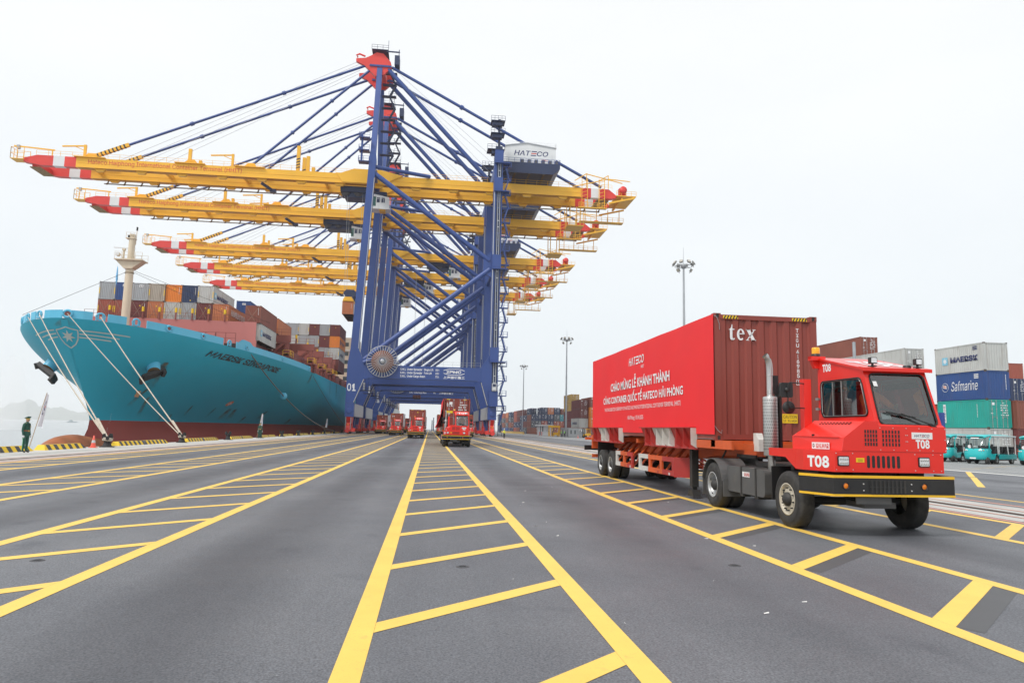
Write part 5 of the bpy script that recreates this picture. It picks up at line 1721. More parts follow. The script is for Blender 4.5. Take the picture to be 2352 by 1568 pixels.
    put_text(b, 'KALMAR', (6.792, 14.88, 0.82), (0, -1, 0), (0, 0, 1), 0.25, 0.07, 0.02, 0, 1, 0.002)
    b.build('badge', [WPLATE, TXTR], tk, O8, fix=False)
    for s, x0, x1 in ((-1, 6.68, 7.34), (1, 8.60, 9.26)):
        b = MB()
        n_ = 12
        vs, fs = [], []
        for k in range(n_ + 1):
            a = rad(12 + 156 * k / n_)
            for rr in (0.60, 0.62):
                for x in (x0, x1):
                    vs.append((x, 16.4 + rr * math.cos(a), 0.52 + rr * math.sin(a)))
        for k in range(n_):
            o_ = 4 * k
            for i, j in ((0, 1), (2, 3), (0, 2), (1, 3)):
                fs.append((o_ + i, o_ + j, o_ + 4 + j, o_ + 4 + i))
        b.add(vs, fs, 0)
        b.box(x0 + 0.02, x1, 15.76, 15.79, 0.30, 0.70, 0)
        b.box(x0 + 0.02, x1, 17.0, 17.03, 0.25, 0.70, 0)
        b.build('mudguard', TANKG, T, O8)
        fl = MB(); fl.box(x0 + 0.06, x1 - 0.2, 13.52, 13.55, 0.45, 1.1); fl.build('mud_flap', PLASTIC, T, O8)
    wheel(T, 6.72, 12.9, -1, rim=RIMC, deep=0.05)
    wheel(T, 9.24, 12.9, 1, rim=RIMC, deep=0.05)
    for s, x in ((-1, 6.70), (1, 9.24)):
        wheel(T, x, 16.4, s, rim=RIMS, deep=0.22, nut=0)
        wheel(T, x - s * 0.33, 16.4, s, rim=RIMS, deep=0.2, nut=0, hub=False)
    b = MB()
    b.box(7.35, 8.0, 11.70, 11.72, 0.56, 0.67, 0)
    b.build('number_plate', mat('dull plate', (0.15, 0.15, 0.15), 0.6), T, O8)
    return T
def number_tractor(T, s):
    cab = [c for c in kids(T) if c.name.split('.')[0] == 'cab'][0]
    b = MB()
    put_text(b, s, (8.48, 11.672, 1.525), (1, 0, 0), (0, 0, 1), 0.26, 0.155, 0.035, 0, 0, 0.004)
    p0, p1 = Vector((6.75, 12.33, 1.16)), Vector((6.97, 11.68, 1.16))
    d = (p1 - p0).normalized()
    put_text(b, s, p0 + d * 0.10 + Vector((0, 0, 0)), d, (0, 0, 1), 0.47, 0.205, 0.035, 0, 0, 0.006)
    put_text(b, s, (7.79, 13.38, 2.97), (0, -1, 0), (0, 0, 1), 0.30, 0.155, 0.035, 0, 0, 0.004)
    rl = Vector((0, 13.60 - 11.99, 3.29 - 2.945)).normalized()
    put_text(b, s, Vector((8.05, 12.32, 2.945 + 0.33 * rl.z / rl.y)) , (1, 0, 0), rl, 0.85, 0.75, 0.03, 0, 0, 0.006)
    b.build('lettering', TXTW, T, O8, fix=False)

def make_trailer():
    T = thing('container_trailer', '', 'trailer', (7.97, 22.5, 0))
    OR = (7.97, 22.5, 0.0)
    b = MB()
    for x in (7.40, 8.42):
        b.box(x, x + 0.13, 15.3, 29.6, 1.42, 1.55, 0)
        b.prism([(15.3, 1.42), (29.6, 1.42), (29.6, 1.10), (19.4, 0.98), (17.9, 1.16), (15.3, 1.22)], 'x', x + 0.04, x + 0.09, 0)
        b.box(x, x + 0.13, 19.6, 29.6, 0.95, 1.0, 0)
    for y in (15.4, 16.4, 17.6, 19.2, 21.0, 22.8, 24.6, 25.6, 26.7, 28.4, 29.4):
        b.box(6.78, 9.16, y, y + 0.14, 1.36, 1.50, 0)
    for y in (16.35, 29.0):
        b.box(6.70, 9.24, y - 0.12, y + 0.12, 1.40, 1.555, 0)
    for k in range(6):
        b.box(6.742, 6.75, 15.6 + k * 0.2, 15.68 + k * 0.2, 1.42, 1.47, 1)
    b.box(6.70, 6.76, 15.3, 17.4, 1.36, 1.555, 0)
    b.box(9.18, 9.24, 15.3, 17.4, 1.36, 1.555, 0)
    b.prism([(15.15, 1.34), (15.42, 1.34), (15.42, 1.74), (15.3, 1.74), (15.2, 1.6), (15.15, 1.6)], 'x', 7.27, 7.42, 2)
    b.prism([(15.15, 1.34), (15.42, 1.34), (15.42, 1.74), (15.3, 1.74), (15.2, 1.6), (15.15, 1.6)], 'x', 8.53, 8.68, 2)
    b.box(6.85, 9.1, 29.6, 29.75, 1.0, 1.55, 0)
    b.box(6.6, 9.34, 29.7, 29.95, 1.35, 1.45, 0)
    b.build('trailer_frame', [TORANGE, REFW, TWHITE], T, OR)
    # flared corner guides with ribs, white in the middle
    for s in (-1, 1):
        for y0, y1, nr in ((24.37, 28.88, 7), (17.45, 21.86, 8)):
            b = MB()
            def X(d): return 6.74 - d if s < 0 else 9.20 + d
            step = (y1 - y0) / nr
            for k in range(nr):
                ya, yb = y0 + k * step, y0 + (k + 1) * step
                mm = 2 if (nr * 0.33 <= k < nr * 0.68) else 1
                vs = [(X(0.01), ya, 1.34), (X(0.01), yb, 1.34), (X(0.01), yb, 1.56), (X(0.01), ya, 1.56), (X(0.13), ya, 1.84), (X(0.13), yb, 1.84)]
                b.add(vs, [(0, 1, 2, 3), (3, 2, 5, 4)], mm)
                vs = [(X(0.0), ya, 1.33), (X(0.16), ya, 1.42), (X(0.17), ya, 1.84), (X(0.0), ya, 1.84)]
                vs2 = [(x, ya + 0.025, z) for x, _, z in vs]
                b.add(vs + vs2, [(0, 1, 2, 3), (7, 6, 5, 4), (0, 4, 5, 1), (1, 5, 6, 2), (2, 6, 7, 3)], 2 if k == 0 else mm)
                if k % 2 == 0: b.box(min(X(0.012), X(0.02)), max(X(0.012), X(0.02)), ya + 0.1, ya + 0.22, 1.35, 1.41, 3)
            xa, xb = sorted((X(-0.01), X(0.20)))
            b.box(xa, xb, y0, y1, 1.84, 1.865, 1)
            xa, xb = sorted((X(-0.05), X(0.03)))
            b.box(xa, xb, y0, y1, 1.30, 1.34, 1)
            b.build('corner_guide', [TORANGE, TDRED, TWHITE, REFR], T, OR)
        # side guards: framed panels with openings
        for y0, y1, nn in ((23.26, 25.41, 2), (19.2, 22.56, 3)):
            b = MB()
            x0, x1 = sorted((6.74 if s < 0 else 9.20, 6.80 if s < 0 else 9.14))
            L = y1 - y0
            def colr(t): return 2 if t > 0.72 else (0 if t > 0.30 else 1)
            for k in range(10):
                ya, yb = y0 + L * k / 10, y0 + L * (k + 1) / 10
                mm = colr((k + 0.5) / 10)
                b.box(x0, x1, ya, yb, 0.90, 1.03, mm)
                b.box(x0, x1, ya, yb, 0.52, 0.66, mm)
                if k % 3 == 1:
                    b.box(x0 - (0.004 if s < 0 else -0.004), x1, ya, ya + 0.12, 0.53, 0.60, 3 if k % 2 else 4)
            for k in range(nn + 1):
                yc = y0 + 0.1 + (L - 0.2) * k / nn
                b.box(x0, x1, yc - 0.09, yc + 0.09, 0.66, 0.90, colr((yc - y0) / L))
            if nn == 3:
                xi = 7.25 if s < 0 else 8.69
                b.hexa([(x0, y0, 0.50), (x1, y0, 0.50), (xi + 0.03, y0 - 0.32, 0.50), (xi - 0.03, y0 - 0.32, 0.50), (x0, y0, 1.04), (x1, y0, 1.04), (xi + 0.03, y0 - 0.32, 1.04), (xi - 0.03, y0 - 0.32, 1.04)], 1)
            for k in range(nn + 2):
                yc = y0 + L * k / (nn + 1)
                b.beam(((x0 + x1) / 2, yc, 0.95), (7.46 if s < 0 else 8.48, yc + 0.9, 1.36), 0.06, 0.06, 0)
                b.beam(((x0 + x1) / 2, yc, 0.58), (7.46 if s < 0 else 8.48, yc + 0.8, 1.10), 0.05, 0.05, 0)
            b.build('side_guard', [TORANGE, TDRED, TWHITE, REFW, REFR], T, OR)
        b = MB()
        x0, x1 = (6.98, 7.16) if s < 0 else (8.78, 8.96)
        b.box(x0, x1, 18.46, 18.64, 0.30, 1.36, 0)
        b.box(x0 + 0.03, x1 - 0.03, 18.49, 18.61, 0.12, 0.4, 0)
        b.prism([(18.34, 0.05), (18.76, 0.05), (18.68, 0.22), (18.42, 0.22)], 'x', x0 - 0.02, x1 + 0.02, 0)
        b.beam(((x0 + x1) / 2, 18.55, 0.8), ((x0 + x1) / 2 + (0.3 if s < 0 else -0.3), 19.6, 1.3), 0.07, 0.07, 1)
        b.build('landing_leg', [CHAS, TORANGE], T, OR)
        b = MB()
        b.box(6.78 if s < 0 else 8.5, 7.44 if s < 0 else 9.16, 28.3, 28.34, 0.25, 1.3, 0)
        b.build('mud_flap', PLASTIC, T, OR)
    b = MB()
    for y in (26.1, 27.6):
        b.tube((6.95, y, 0.5), (9.0, y, 0.5), 0.08, n=8)
    for x in (7.42, 8.46):
        b.prism([(25.3, 0.72), (28.4, 0.72), (28.4, 0.95), (25.3, 0.95)], 'x', x, x + 0.1)
        for y in (25.6, 26.6, 27.1, 28.1): b.box(x, x + 0.1, y, y + 0.12, 0.6, 1.1)
    b.tube((7.16, 18.55, 0.72), (8.8, 18.55, 0.72), 0.03, n=6)
    b.path([(7.3, 17.0, 1.3), (7.25, 17.3, 0.95), (7.2, 17.6, 0.7), (7.5, 17.8, 0.6), (8, 17.5, 0.8)], 0.025, 5, 0)
    b.build('axle', CHAS, T, OR)
    for y in (26.1, 27.6):
        for s, x in ((-1, 6.72), (1, 9.22)):
            global O8
            keep = O8; O8 = OR
            wheel(T, x, y, s, 0.50, rim=RIMS, deep=0.22, nut=0)
            wheel(T, x - s * 0.34, y, s, 0.50, rim=RIMS, deep=0.2, nut=0, hub=False)
            O8 = keep
    b = MB()
    b.box(6.6, 7.2, 29.95, 30.05, 0.92, 1.12, 0)
    b.box(8.8, 9.34, 29.95, 30.05, 0.92, 1.12, 0)
    b.box(6.9, 9.05, 29.8, 29.9, 0.62, 0.76, 1)
    b.build('rear_light', [PLASTIC, TORANGE], T, OR)
    return T

trac0 = make_tractor()
trail0 = make_trailer()
HC, LC = 3.05, 12.75
# (dx, dy, number, container kind, where)
TRUCKS = [
    (0.0, 0.0, 'T08', 'front', 'nearest', 'with its cab facing the camera at right, numbered T08'),
    (-5.43, 54.0, 'T07', 'door', 'second', 'numbered T07, coming down the middle right lane'),
    (-10.05, 100.6, 'T01', 'front', 'third', 'numbered T01, left of the middle striped band'),
    (-14.95, 136.6, 'T03', 'front', 'fourth', 'in the lane left of tractor T01, white banner on its load'),
    (-19.75, 163.8, 'T09', 'front', 'fifth', 'farthest left of the moving row, beside the red crane bogies'),
    (-5.1, 138.0, '', 'front', 'sixth', 'half hidden behind tractor T07'),
    (-10.2, 176.0, '', 'front', 'seventh', 'seen just past the right side of tractor T01'),
    (-15.0, 215.0, '', 'front', 'eighth', 'seen in the gap between tractors T03 and T01'),
    (-0.2, 134.0, '', 'front', 'ninth', 'mostly hidden, past the right side of tractor T07'),
]
trucks = []
base8 = Vector(O8)
for i, (dx, dy, num, kind, nth, wh) in enumerate(TRUCKS):
    t = trac0 if i == 0 else copy_tree(trac0)
    tr = trail0 if i == 0 else copy_tree(trail0)
    t.location = (O8[0] + dx, O8[1] + dy, 0)
    tr.location = (7.97 + dx, 22.5 + dy, 0)
    tag(t, 'red terminal tractor ' + wh, 'terminal tractor', 'terminal tractors in the convoy')
    tag(tr, ('orange skeletal trailer with white ribbed guides, hitched to the tractor ' + (wh if not num else 'numbered ' + num)), 'trailer', 'skeletal trailers in the convoy')
    # load
    o = container(6.745 + dx, 16.3 + dy, 1.558, LC, HC, 'tex brown', 'red-brown container on the trailer of the tractor ' + (('numbered ' + num) if num else wh), kind == 'door', 'containers on the convoy trailers', 2.62, 0.31, K['tex brown'])
    trucks.append((t, tr, o, num))
for t, tr, o, num in trucks:
    if num: number_tractor(t, num)
# marks on the nearest box
ob = trucks[0][2]
b = MB()
serif_tex(b, (-0.945, -0.03, 2.41), (1, 0, 0), (0, 0, 1), 0.40, 0, 0.0, 1.07)
st = 'TXGU'
for k, ch in enumerate('TXGU'): put_text(b, ch, (0.815, -0.03, 2.65 - k * 0.122), (1, 0, 0), (0, 0, 1), 0.075, 0.095, 0.015, 0, 0, 0.0, 'c')
for k, ch in enumerate('416985'): put_text(b, ch, (0.815, -0.03, 2.13 - k * 0.118), (1, 0, 0), (0, 0, 1), 0.03 if ch == '1' else 0.07, 0.095, 0.015, 0, 0, 0.0, 'c')
put_text(b, '1', (0.815, -0.03, 1.385), (1, 0, 0), (0, 0, 1), 0.035, 0.085, 0.015, 0, 0, 0.0, 'c')
for (x0, x1, z0, z1) in ((0.755, 0.875, 1.36, 1.37), (0.755, 0.875, 1.485, 1.495), (0.755, 0.765, 1.36, 1.495), (0.865, 0.875, 1.36, 1.495)):
    b.quad((x0, -0.03, z0), (x1, -0.03, z0), (x1, -0.03, z1), (x0, -0.03, z1), 0)
b.v = [(x, 0.016, z) for x, y, z in b.v]
b.build('lettering', TXTW, ob, fix=False)
b = MB()
b.quad((0.375, 0.0145, 0.44), (0.765, 0.0145, 0.44), (0.765, 0.0145, 0.66), (0.375, 0.0145, 0.66), 0)
put_text(b, 'CAUTION', (0.57, 0.0145, 0.555), (1, 0, 0), (0, 0, 1), 0.34, 0.075, 0.0, 0, 1, 0.003, 'c')
put_text(b, '2,9   9½ HIGH', (0.57, 0.0145, 0.462), (1, 0, 0), (0, 0, 1), 0.34, 0.06, 0.0, 0, 1, 0.003, 'c')
b.build('caution_sticker', [STICK, TXTK], ob, fix=False)
b = MB()
for x0 in (-1.08, 0.68):
    b.quad((x0, -0.004, HC - 0.125), (x0 + 0.38, -0.004, HC - 0.125), (x0 + 0.38, -0.004, HC - 0.05), (x0, -0.004, HC - 0.05), 0)
    for k in range(5):
        xa = x0 + 0.01 + k * 0.076
        b.quad((xa, -0.007, HC - 0.124), (xa + 0.035, -0.007, HC - 0.124), (xa + 0.07, -0.007, HC - 0.051), (xa + 0.035, -0.007, HC - 0.051), 1)
b.build('hazard_tape', [STICK, TXTK], ob, fix=False)
# other boxes: marks
for t, tr, o, num in trucks[1:]:
    b = MB()
    door = num == 'T07'
    if num in ('T07', 'T03'):
        serif_tex(b, (-0.98 if num == 'T03' else -1.0, -0.0, 2.25), (1, 0, 0), (0, 0, 1), 0.45, 0, 0.014 if not door else 0.012, 0.8)
        if not door: b.v = [(x, 0.012, z) for x, y, z in b.v]
    for k in range(11):
        if num and not door and k not in (4,): b.quad((0.86, 0.012, 2.4 - k * 0.13), (0.93, 0.012, 2.4 - k * 0.13), (0.93, 0.012, 2.5 - k * 0.13), (0.86, 0.012, 2.5 - k * 0.13), 0)
    if door:
        put_text(b, 'TEMU 642178 4', (0.25, -0.0, 2.36), (1, 0, 0), (0, 0, 1), 0.78, 0.12, 0.02, 0, 0, 0.006)
        put_text(b, '45G1', (0.62, -0.0, 2.18), (1, 0, 0), (0, 0, 1), 0.24, 0.12, 0.02, 0, 0, 0.006)
        b.quad((-1.0, -0.012, 1.62), (-0.4, -0.012, 1.62), (-0.4, -0.012, 1.84), (-1.0, -0.012, 1.84), 1)
        b.quad((-0.18, -0.012, 1.62), (-0.02, -0.012, 1.62), (-0.02, -0.012, 1.78), (-0.18, -0.012, 1.78), 2)
    if num in ('T01', 'T09'):
        b.add([(-0.05, 0.012, 2.5), (0.17, 0.012, 2.5), (0.06, 0.012, 2.72)], [(0, 1, 2)], 1 if num == 'T01' else 0)
    for x0 in (-1.0, 0.6):
        b.quad((x0, -0.006, HC - 0.12), (x0 + 0.35, -0.006, HC - 0.12), (x0 + 0.35, -0.006, HC - 0.06), (x0, -0.006, HC - 0.06), 1)
    b.build('marking', [TXTW, STICK, mat('sky blue print', (0.2, 0.5, 0.7))], o, fix=False)
# banners tied over the sides
def banner(name, label, x, y0, y1, z0, z1, side, mtl, group=None, loose=0.0):
    b = MB()
    n1, n2 = 46, 10
    vs = []
    for j in range(n2 + 1):
        for i in range(n1 + 1):
            u, v = i / n1, j / n2
            wv = 0.006 * math.sin(u * 37 + v * 3) * (0.4 + 0.6 * abs(v - 0.5) * 2) + 0.005 * noise.noise(Vector((u * 9, v * 4, x)))
            edge = 0.004 * math.sin(u * 23) if j in (0, n2) else 0
            fl = loose * (1 - v) ** 2
            vs.append((x + side * (0.035 + wv + fl * (0.5 + 0.5 * math.sin(u * 5 + 1))), y0 + (y1 - y0) * u, z0 + (z1 - z0) * v + edge))
    m_ = n1 + 1
    b.add(vs, [(j * m_ + i, j * m_ + i + 1, (j + 1) * m_ + i + 1, (j + 1) * m_ + i) for j in range(n2) for i in range(n1)], 0, True)
    o = b.build(name, mtl, fix=False)
    return tag(o, label, 'banner', group)
bx = 6.745
ban = banner('banner', 'bright red banner with white Vietnamese greeting tied along the nearest container', bx, 16.26, 29.0, 1.69, 4.58, -1, BANNER, 'banners on the containers')
b = MB()
xx = bx - 0.052
def on_b(st, y, z, wdt, hgt, bold, sh=0.0, m=0):
    put_text(b, st, (xx, y, z), (0, -1, 0), (0, 0, 1), wdt, hgt, bold, sh, m, 0.0)
def yb(px, py):  # reading of the photo, kept here as plain positions along the box
    return px
logo(b, (xx, 23.55, 3.92), (0, -1, 0), (0, 0, 1), 0.265, 0, 0, 0.0, 1.72)
on_b('HHIT', 22.15, 3.755, 0.33, 0.095, 0.01)
on_b('CHÀO MỪNG LỄ KHÁNH THÀNH', 25.98, 3.165, 6.58, 0.46, 0.026)
on_b('CẢNG CONTAINER QUỐC TẾ HATECO HẢI PHÒNG', 27.08, 2.685, 8.75, 0.42, 0.026)
on_b('THE INAUGURATION CEREMONY OF HATECO HAI PHONG INTERNATIONAL CONTAINER TERMINAL (HHIT)', 26.89, 2.435, 8.37, 0.15, 0.004)
on_b('Hải Phòng | 05.04.2025', 23.68, 2.085, 1.78, 0.18, 0.0)
b.build('lettering', TXTW, ban, fix=False)
b = MB()
b.path([(6.74, 16.29, 4.55), (6.80, 16.26, 4.5), (6.86, 16.27, 4.35), (6.87, 16.28, 4.2)], 0.008, 4)
b.path([(6.72, 16.29, 1.90), (6.80, 16.27, 1.78), (6.88, 16.27, 1.72), (6.9, 16.28, 1.80)], 0.008, 4)
b.build('tie_string', GALV, ban)
for k, (lab, m_) in enumerate((('dark red banner hanging loose on the container behind tractor T07', BANNER),)):
    dx, dy = TRUCKS[1][0], TRUCKS[1][1]
    banner('banner', lab, bx + dx, 16.2 + dy, 28.9 + dy, 1.75, 4.55, -1, m_, 'banners on the containers', 0.75)
for i, lab in ((2, 'white banner on the right side of the container behind tractor T01'), (3, 'white banner on the right side of the container left of T01'), (4, 'white banner on the right side of the farthest left container')):
    dx, dy = TRUCKS[i][0], TRUCKS[i][1]
    banner('banner', lab, bx + 2.62 + dx, 16.3 + dy, 29 + dy, 1.8, 4.6, 1, BANNERW, 'banners on the containers')
# ------------------------------------------------------------------ the moored container ship
XC, HB = -44.3, 21.5
SHIPB = mat('ship blue', (0.022, 0.36, 0.49), 0.5, 0, 0.07, 0.06, spec=0.3, dirt=0.22, dcol=(0.05, 0.20, 0.27), dscale=0.12, streak=True)
SHIPL = mat('lit bulwark blue', (0.10, 0.46, 0.66), 0.4, 0, 0.05, 0.2, dirt=0.12, dcol=(0.3, 0.32, 0.3), dscale=0.6)  # paler than the hull: stronger light on upright plating put into the colour
BOOT = mat('boot topping red', (0.33, 0.055, 0.04), 0.5, 0, 0.10, 0.1, dirt=0.3, dcol=(0.22, 0.06, 0.05), dscale=0.15, streak=True)
BULBM = mat('fouled bulb orange', (0.40, 0.13, 0.05), 0.7, 0, 0.3, 0.35, dirt=0.6, dcol=(0.30, 0.20, 0.12), dscale=0.6)
DECKR = mat('deck red oxide', (0.25, 0.07, 0.055), 0.55, 0, 0.12, 0.3, dirt=0.25, dcol=(0.15, 0.05, 0.04), dscale=0.6)
DECKP = mat('pink oxide plate', (0.46, 0.16, 0.145), 0.55, 0, 0.07, 0.1, dirt=0.2, dcol=(0.36, 0.12, 0.11), dscale=0.3)
RUST = mat('rust stain', (0.14, 0.075, 0.02), 0.7, 0, 0.35, 1.5)
CREAM = mat('cream paint', (0.66, 0.56, 0.42), 0.45, 0, 0.06, 0.3, dirt=0.25, dcol=(0.40, 0.26, 0.14), dscale=0.7, streak=True)
ROPE = mat('mooring rope', (0.48, 0.42, 0.34), 0.8, 0, 0.12, 3)
ROPED = mat('dark mooring rope', (0.16, 0.13, 0.11), 0.8, 0, 0.12, 3)
ANCH = mat('anchor black', (0.03, 0.025, 0.025), 0.6, 0, 0.3, 1, dirt=0.3, dcol=(0.10, 0.05, 0.03), dscale=1)
PALE = mat('pale emblem paint', (0.46, 0.50, 0.47), 0.55, 0, 0.08, 1, dirt=0.3, dcol=(0.32, 0.28, 0.2), dscale=1.5)
def rust_mat():
    """rust running from openings: patchy streaks over clear plate"""
    mt = bpy.data.materials.new('rust streaks')
    mt.use_nodes = True
    t = mt.node_tree
    b = t.nodes['Principled BSDF']
    b.inputs['Base Color'].default_value = (0.17, 0.10, 0.025, 1)
    b.inputs['Roughness'].default_value = 0.8
    co = nd(t, 'ShaderNodeTexCoord').outputs['Object']
    f = noise_(t, co, 1.1, 5, 0.6, (1.6, 1.2, 0.3))
    a = t.nodes.new('ShaderNodeAttribute'); a.attribute_name = 'fade'
    mm = t.nodes.new('ShaderNodeMath'); mm.operation = 'MULTIPLY'
    r = ramp_(t, f, 0.30, (0.12,) * 3, 0.70, (0.9,) * 3)
    t.links.new(r, mm.inputs[0]); t.links.new(a.outputs['Fac'], mm.inputs[1])
    t.links.new(mm.outputs[0], b.inputs['Alpha'])
    return mt
RUSTS = rust_mat()
STEM = [(-6, 97.0), (-2.5, 97.0), (-0.3, 98.3), (0.2, 99.0), (1.8, 99.4), (2.7, 98.9), (4.3, 97.7), (6.4, 96.1), (8.3, 94.6), (10.5, 92.9), (12.9, 91.0), (15.2, 89.5)]
def ystem(z):
    for (z0, y0), (z1, y1) in zip(STEM, STEM[1:]):
        if z <= z1: return y0 + (y1 - y0) * max(0, (z - z0) / (z1 - z0))
    return STEM[-1][1]
def halfb(y, z):
    s = y - ystem(z)
    if s <= 0: return 0.0
    w_ = min(1, max(0, (z - 1.0) / 13.0))
    wq = 1 - (1 - w_) ** 2
    L = 150 + (50 - 150) * wq
    p = 2.0 + (1.3 - 2.0) * wq
    q = 1.4 + (0.53 - 1.4) * wq
    t = min(1, s / L)
    return HB * (1 - (1 - t) ** p) ** q
def hull_y(x, z):
    """y on the hull where the half breadth equals |x - XC| (for marks laid out as seen from ahead)"""
    d = abs(x - XC)
    lo, hi = ystem(z), ystem(z) + 120
    for _ in range(40):
        mid = (lo + hi) / 2
        if halfb(mid, z) < d: lo = mid
        else: hi = mid
    return hi
def hull_pt(y, z, off=0.0, side=1):
    return Vector((XC + side * halfb(y, z), y, z))
def hull_n(y, z, side=1):
    e = 0.05
    a = hull_pt(y + e, z, 0, side) - hull_pt(y - e, z, 0, side)
    b_ = hull_pt(y, z + e, 0, side) - hull_pt(y, z - e, 0, side)
    n_ = a.cross(b_) * side
    n_.normalize()
    return n_
def sheer(y): return max(12.9, 14.9 - (y - 90) * 0.04)
YAFT = 330.0
# hull plating
b = MB()
S = [0, .06, .15, .3, .5, .75, 1, 1.4, 1.8, 2.4, 3, 3.8, 4.6, 5.5, 6.5] + [7.5 + 1.25 * i for i in range(48)] + [70, 75, 80, 88, 95, 103, 112, 123, 135, 147, 160, 175, 190, 210, 232]
def zrow(j, y):
    top = sheer(y) - 1.0 if y < 141 else 11.9
    rows = [-4.5, -2.0, -0.6, 0.6, 1.75]
    if j < 5: return rows[j]
    return 1.75 + (top - 1.75) * ((j - 4) / 24.0)
NR = 29
for side in (1, -1):
    vs = []
    for j in range(NR):
        for s in S:
            z = zrow(j, 89.5 + s)
            y = ystem(z) + s * (YAFT - ystem(z)) / 232.0 * (1.0 if s > 100 else 1.0) if s > 0 else ystem(z)
            y = min(y, YAFT)
            z = zrow(j, y)
            vs.append((XC + side * halfb(y, z) if s > 0 else XC, y, z))
    k = len(S)
    for j in range(NR - 1):
        b.add([vs[j * k + i] for i in range(k)] + [vs[(j + 1) * k + i] for i in range(k)], [((i, i + 1, k + i + 1, k + i) if side > 0 else (i + 1, i, k + i, k + i + 1)) for i in range(k - 1)], 1 if j < 4 else 0, True)
ship = thing('container_ship', 'large light blue container ship with a red underside moored along the quay', 'ship', (XC, 200, 0))
OS = (XC, 200.0, 0.0)
me_h = b
hull = b.build('hull', [SHIPB, BOOT], ship, OS, fix=False)
bmx = bmesh.new(); bmx.from_mesh(hull.data); bmesh.ops.remove_doubles(bmx, verts=bmx.verts, dist=0.004); bmx.to_mesh(hull.data); bmx.free()
# bulbous bow
b = MB()
rings = []
for k in range(13):
    t = k / 12.0
    y = 87.6 + 18 * t
    r_ = 2.45 * math.sqrt(max(0.0, 1 - (1 - min(1, t * 2.6)) ** 2)) * (1 if t < 0.5 else 1 - 0.35 * (t - 0.5))
    rings.append((y, r_, -2.9 + 0.1 * t))
n_ = 20
vs = []
for y, r_, zc in rings:
    for i in range(n_):
        a = 2 * math.pi * i / n_
        vs.append((XC + r_ * 0.85 * math.cos(a), y, zc + r_ * 1.12 * math.sin(a) - (0 if y < 96 else (y - 96) * 0.05)))
b.add(vs, [(k * n_ + i, k * n_ + (i + 1) % n_, (k + 1) * n_ + (i + 1) % n_, (k + 1) * n_ + i) for k in range(12) for i in range(n_)], 0, True)
b.build('bulbous_bow', BULBM, ship, OS)
# decks
b = MB()
ys = [90.3, 92, 94, 97, 101, 106, 112, 120, 130, 140, 141]
L_, R_ = [], []
for y in ys:
    h = max(0.05, halfb(y, sheer(y) - 1.05) - 0.05)
    L_.append((XC - h, y, sheer(y) - 1.15)); R_.append((XC + h, y, sheer(y) - 1.15))
k = len(ys)
b.add(L_ + R_, [(i, k + i, k + i + 1, i + 1) for i in range(k - 1)])
b.quad((XC - HB, 141, 11.85), (XC + HB, 141, 11.85), (XC + HB, YAFT, 11.85), (XC - HB, YAFT, 11.85))
b.build('deck', DECKR, ship, OS, fix=False)
# bulwark plates with gaps where the open chocks stand
def bulwark(y0, y1, side, h=1.0, z0=None):
    b = MB()
    n = max(2, int(abs(y1 - y0) / 0.8))
    A, B_ = [], []
    for i in range(n + 1):
        y = y0 + (y1 - y0) * i / n
        zb = sheer(y) - 1.0 if z0 is None else z0
        x = XC + side * halfb(max(y, ystem(zb) + 0.01), zb)
        A.append((x, y, zb)); B_.append((x, y, zb + h))
    m_ = n + 1
    vs = A + B_
    th = [(x - side * 0.08, y + 0.04, z) for x, y, z in vs]
    b.add(vs + th, [(i, i + 1, m_ + i + 1, m_ + i) for i in range(n)] + [(2 * m_ + i, 3 * m_ + i, 3 * m_ + i + 1, 2 * m_ + i + 1) for i in range(n)] + [(m_ + i, m_ + i + 1, 3 * m_ + i + 1, 3 * m_ + i) for i in range(n)] + [(0, m_, 3 * m_, 2 * m_), (n, 2 * m_ + n, 3 * m_ + n, m_ + n)], 0, False)
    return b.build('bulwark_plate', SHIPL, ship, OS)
def ysd(d): return hull_y(XC + d, sheer(91) - 1.0)
def chock(y, side, r=0.42, kind='ring'):
    z = sheer(y) - 0.48
    p = hull_pt(max(y, ystem(z - 0.5) + 0.02), z - 0.5, 0, side)
    nx = Vector((side * 1.0, 0, 0))
    d = hull_pt(y + 0.4, z - 0.5, 0, side) - hull_pt(max(y - 0.4, ystem(z - 0.5)), z - 0.5, 0, side)
    d.z = 0
    d = d.normalized() if d.length > 0.01 else Vector((1, 0, 0))
    b = MB()
    c = Vector((p.x, p.y, z)) - Vector((0, 0.0, 0))
    pts = [c + d * (r * 1.15 * math.cos(t * math.pi / 10)) + Vector((0, 0, r * math.sin(t * math.pi / 10))) for t in range(20)]
    b.path(pts, 0.15 if kind == 'ring' else 0.11, 8, 0, True)
    if kind == 'open':
        for sgn in (-1, 1):
            b.beam(c + d * (sgn * r * 1.1) - Vector((0, 0, 0.5)), c + d * (sgn * r * 1.1), 0.12, 0.12)
        b.tube(c + d * -0.25 - Vector((0, 0, 0.3)), c + d * -0.25 + Vector((0, 0, 0.3)), 0.09, n=8)
        b.tube(c + d * 0.25 - Vector((0, 0, 0.3)), c + d * 0.25 + Vector((0, 0, 0.3)), 0.09, n=8)
    if kind == 'ring':
        b.add([c] + [c + d * (r * 0.8 * math.cos(t * math.pi / 8)) + Vector((0, 0, r * 0.7 * math.sin(t * math.pi / 8))) for t in range(16)], [(0, 1 + i, 1 + (i + 1) % 16) for i in range(16)], 1)
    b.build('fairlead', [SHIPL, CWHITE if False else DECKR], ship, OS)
    return c
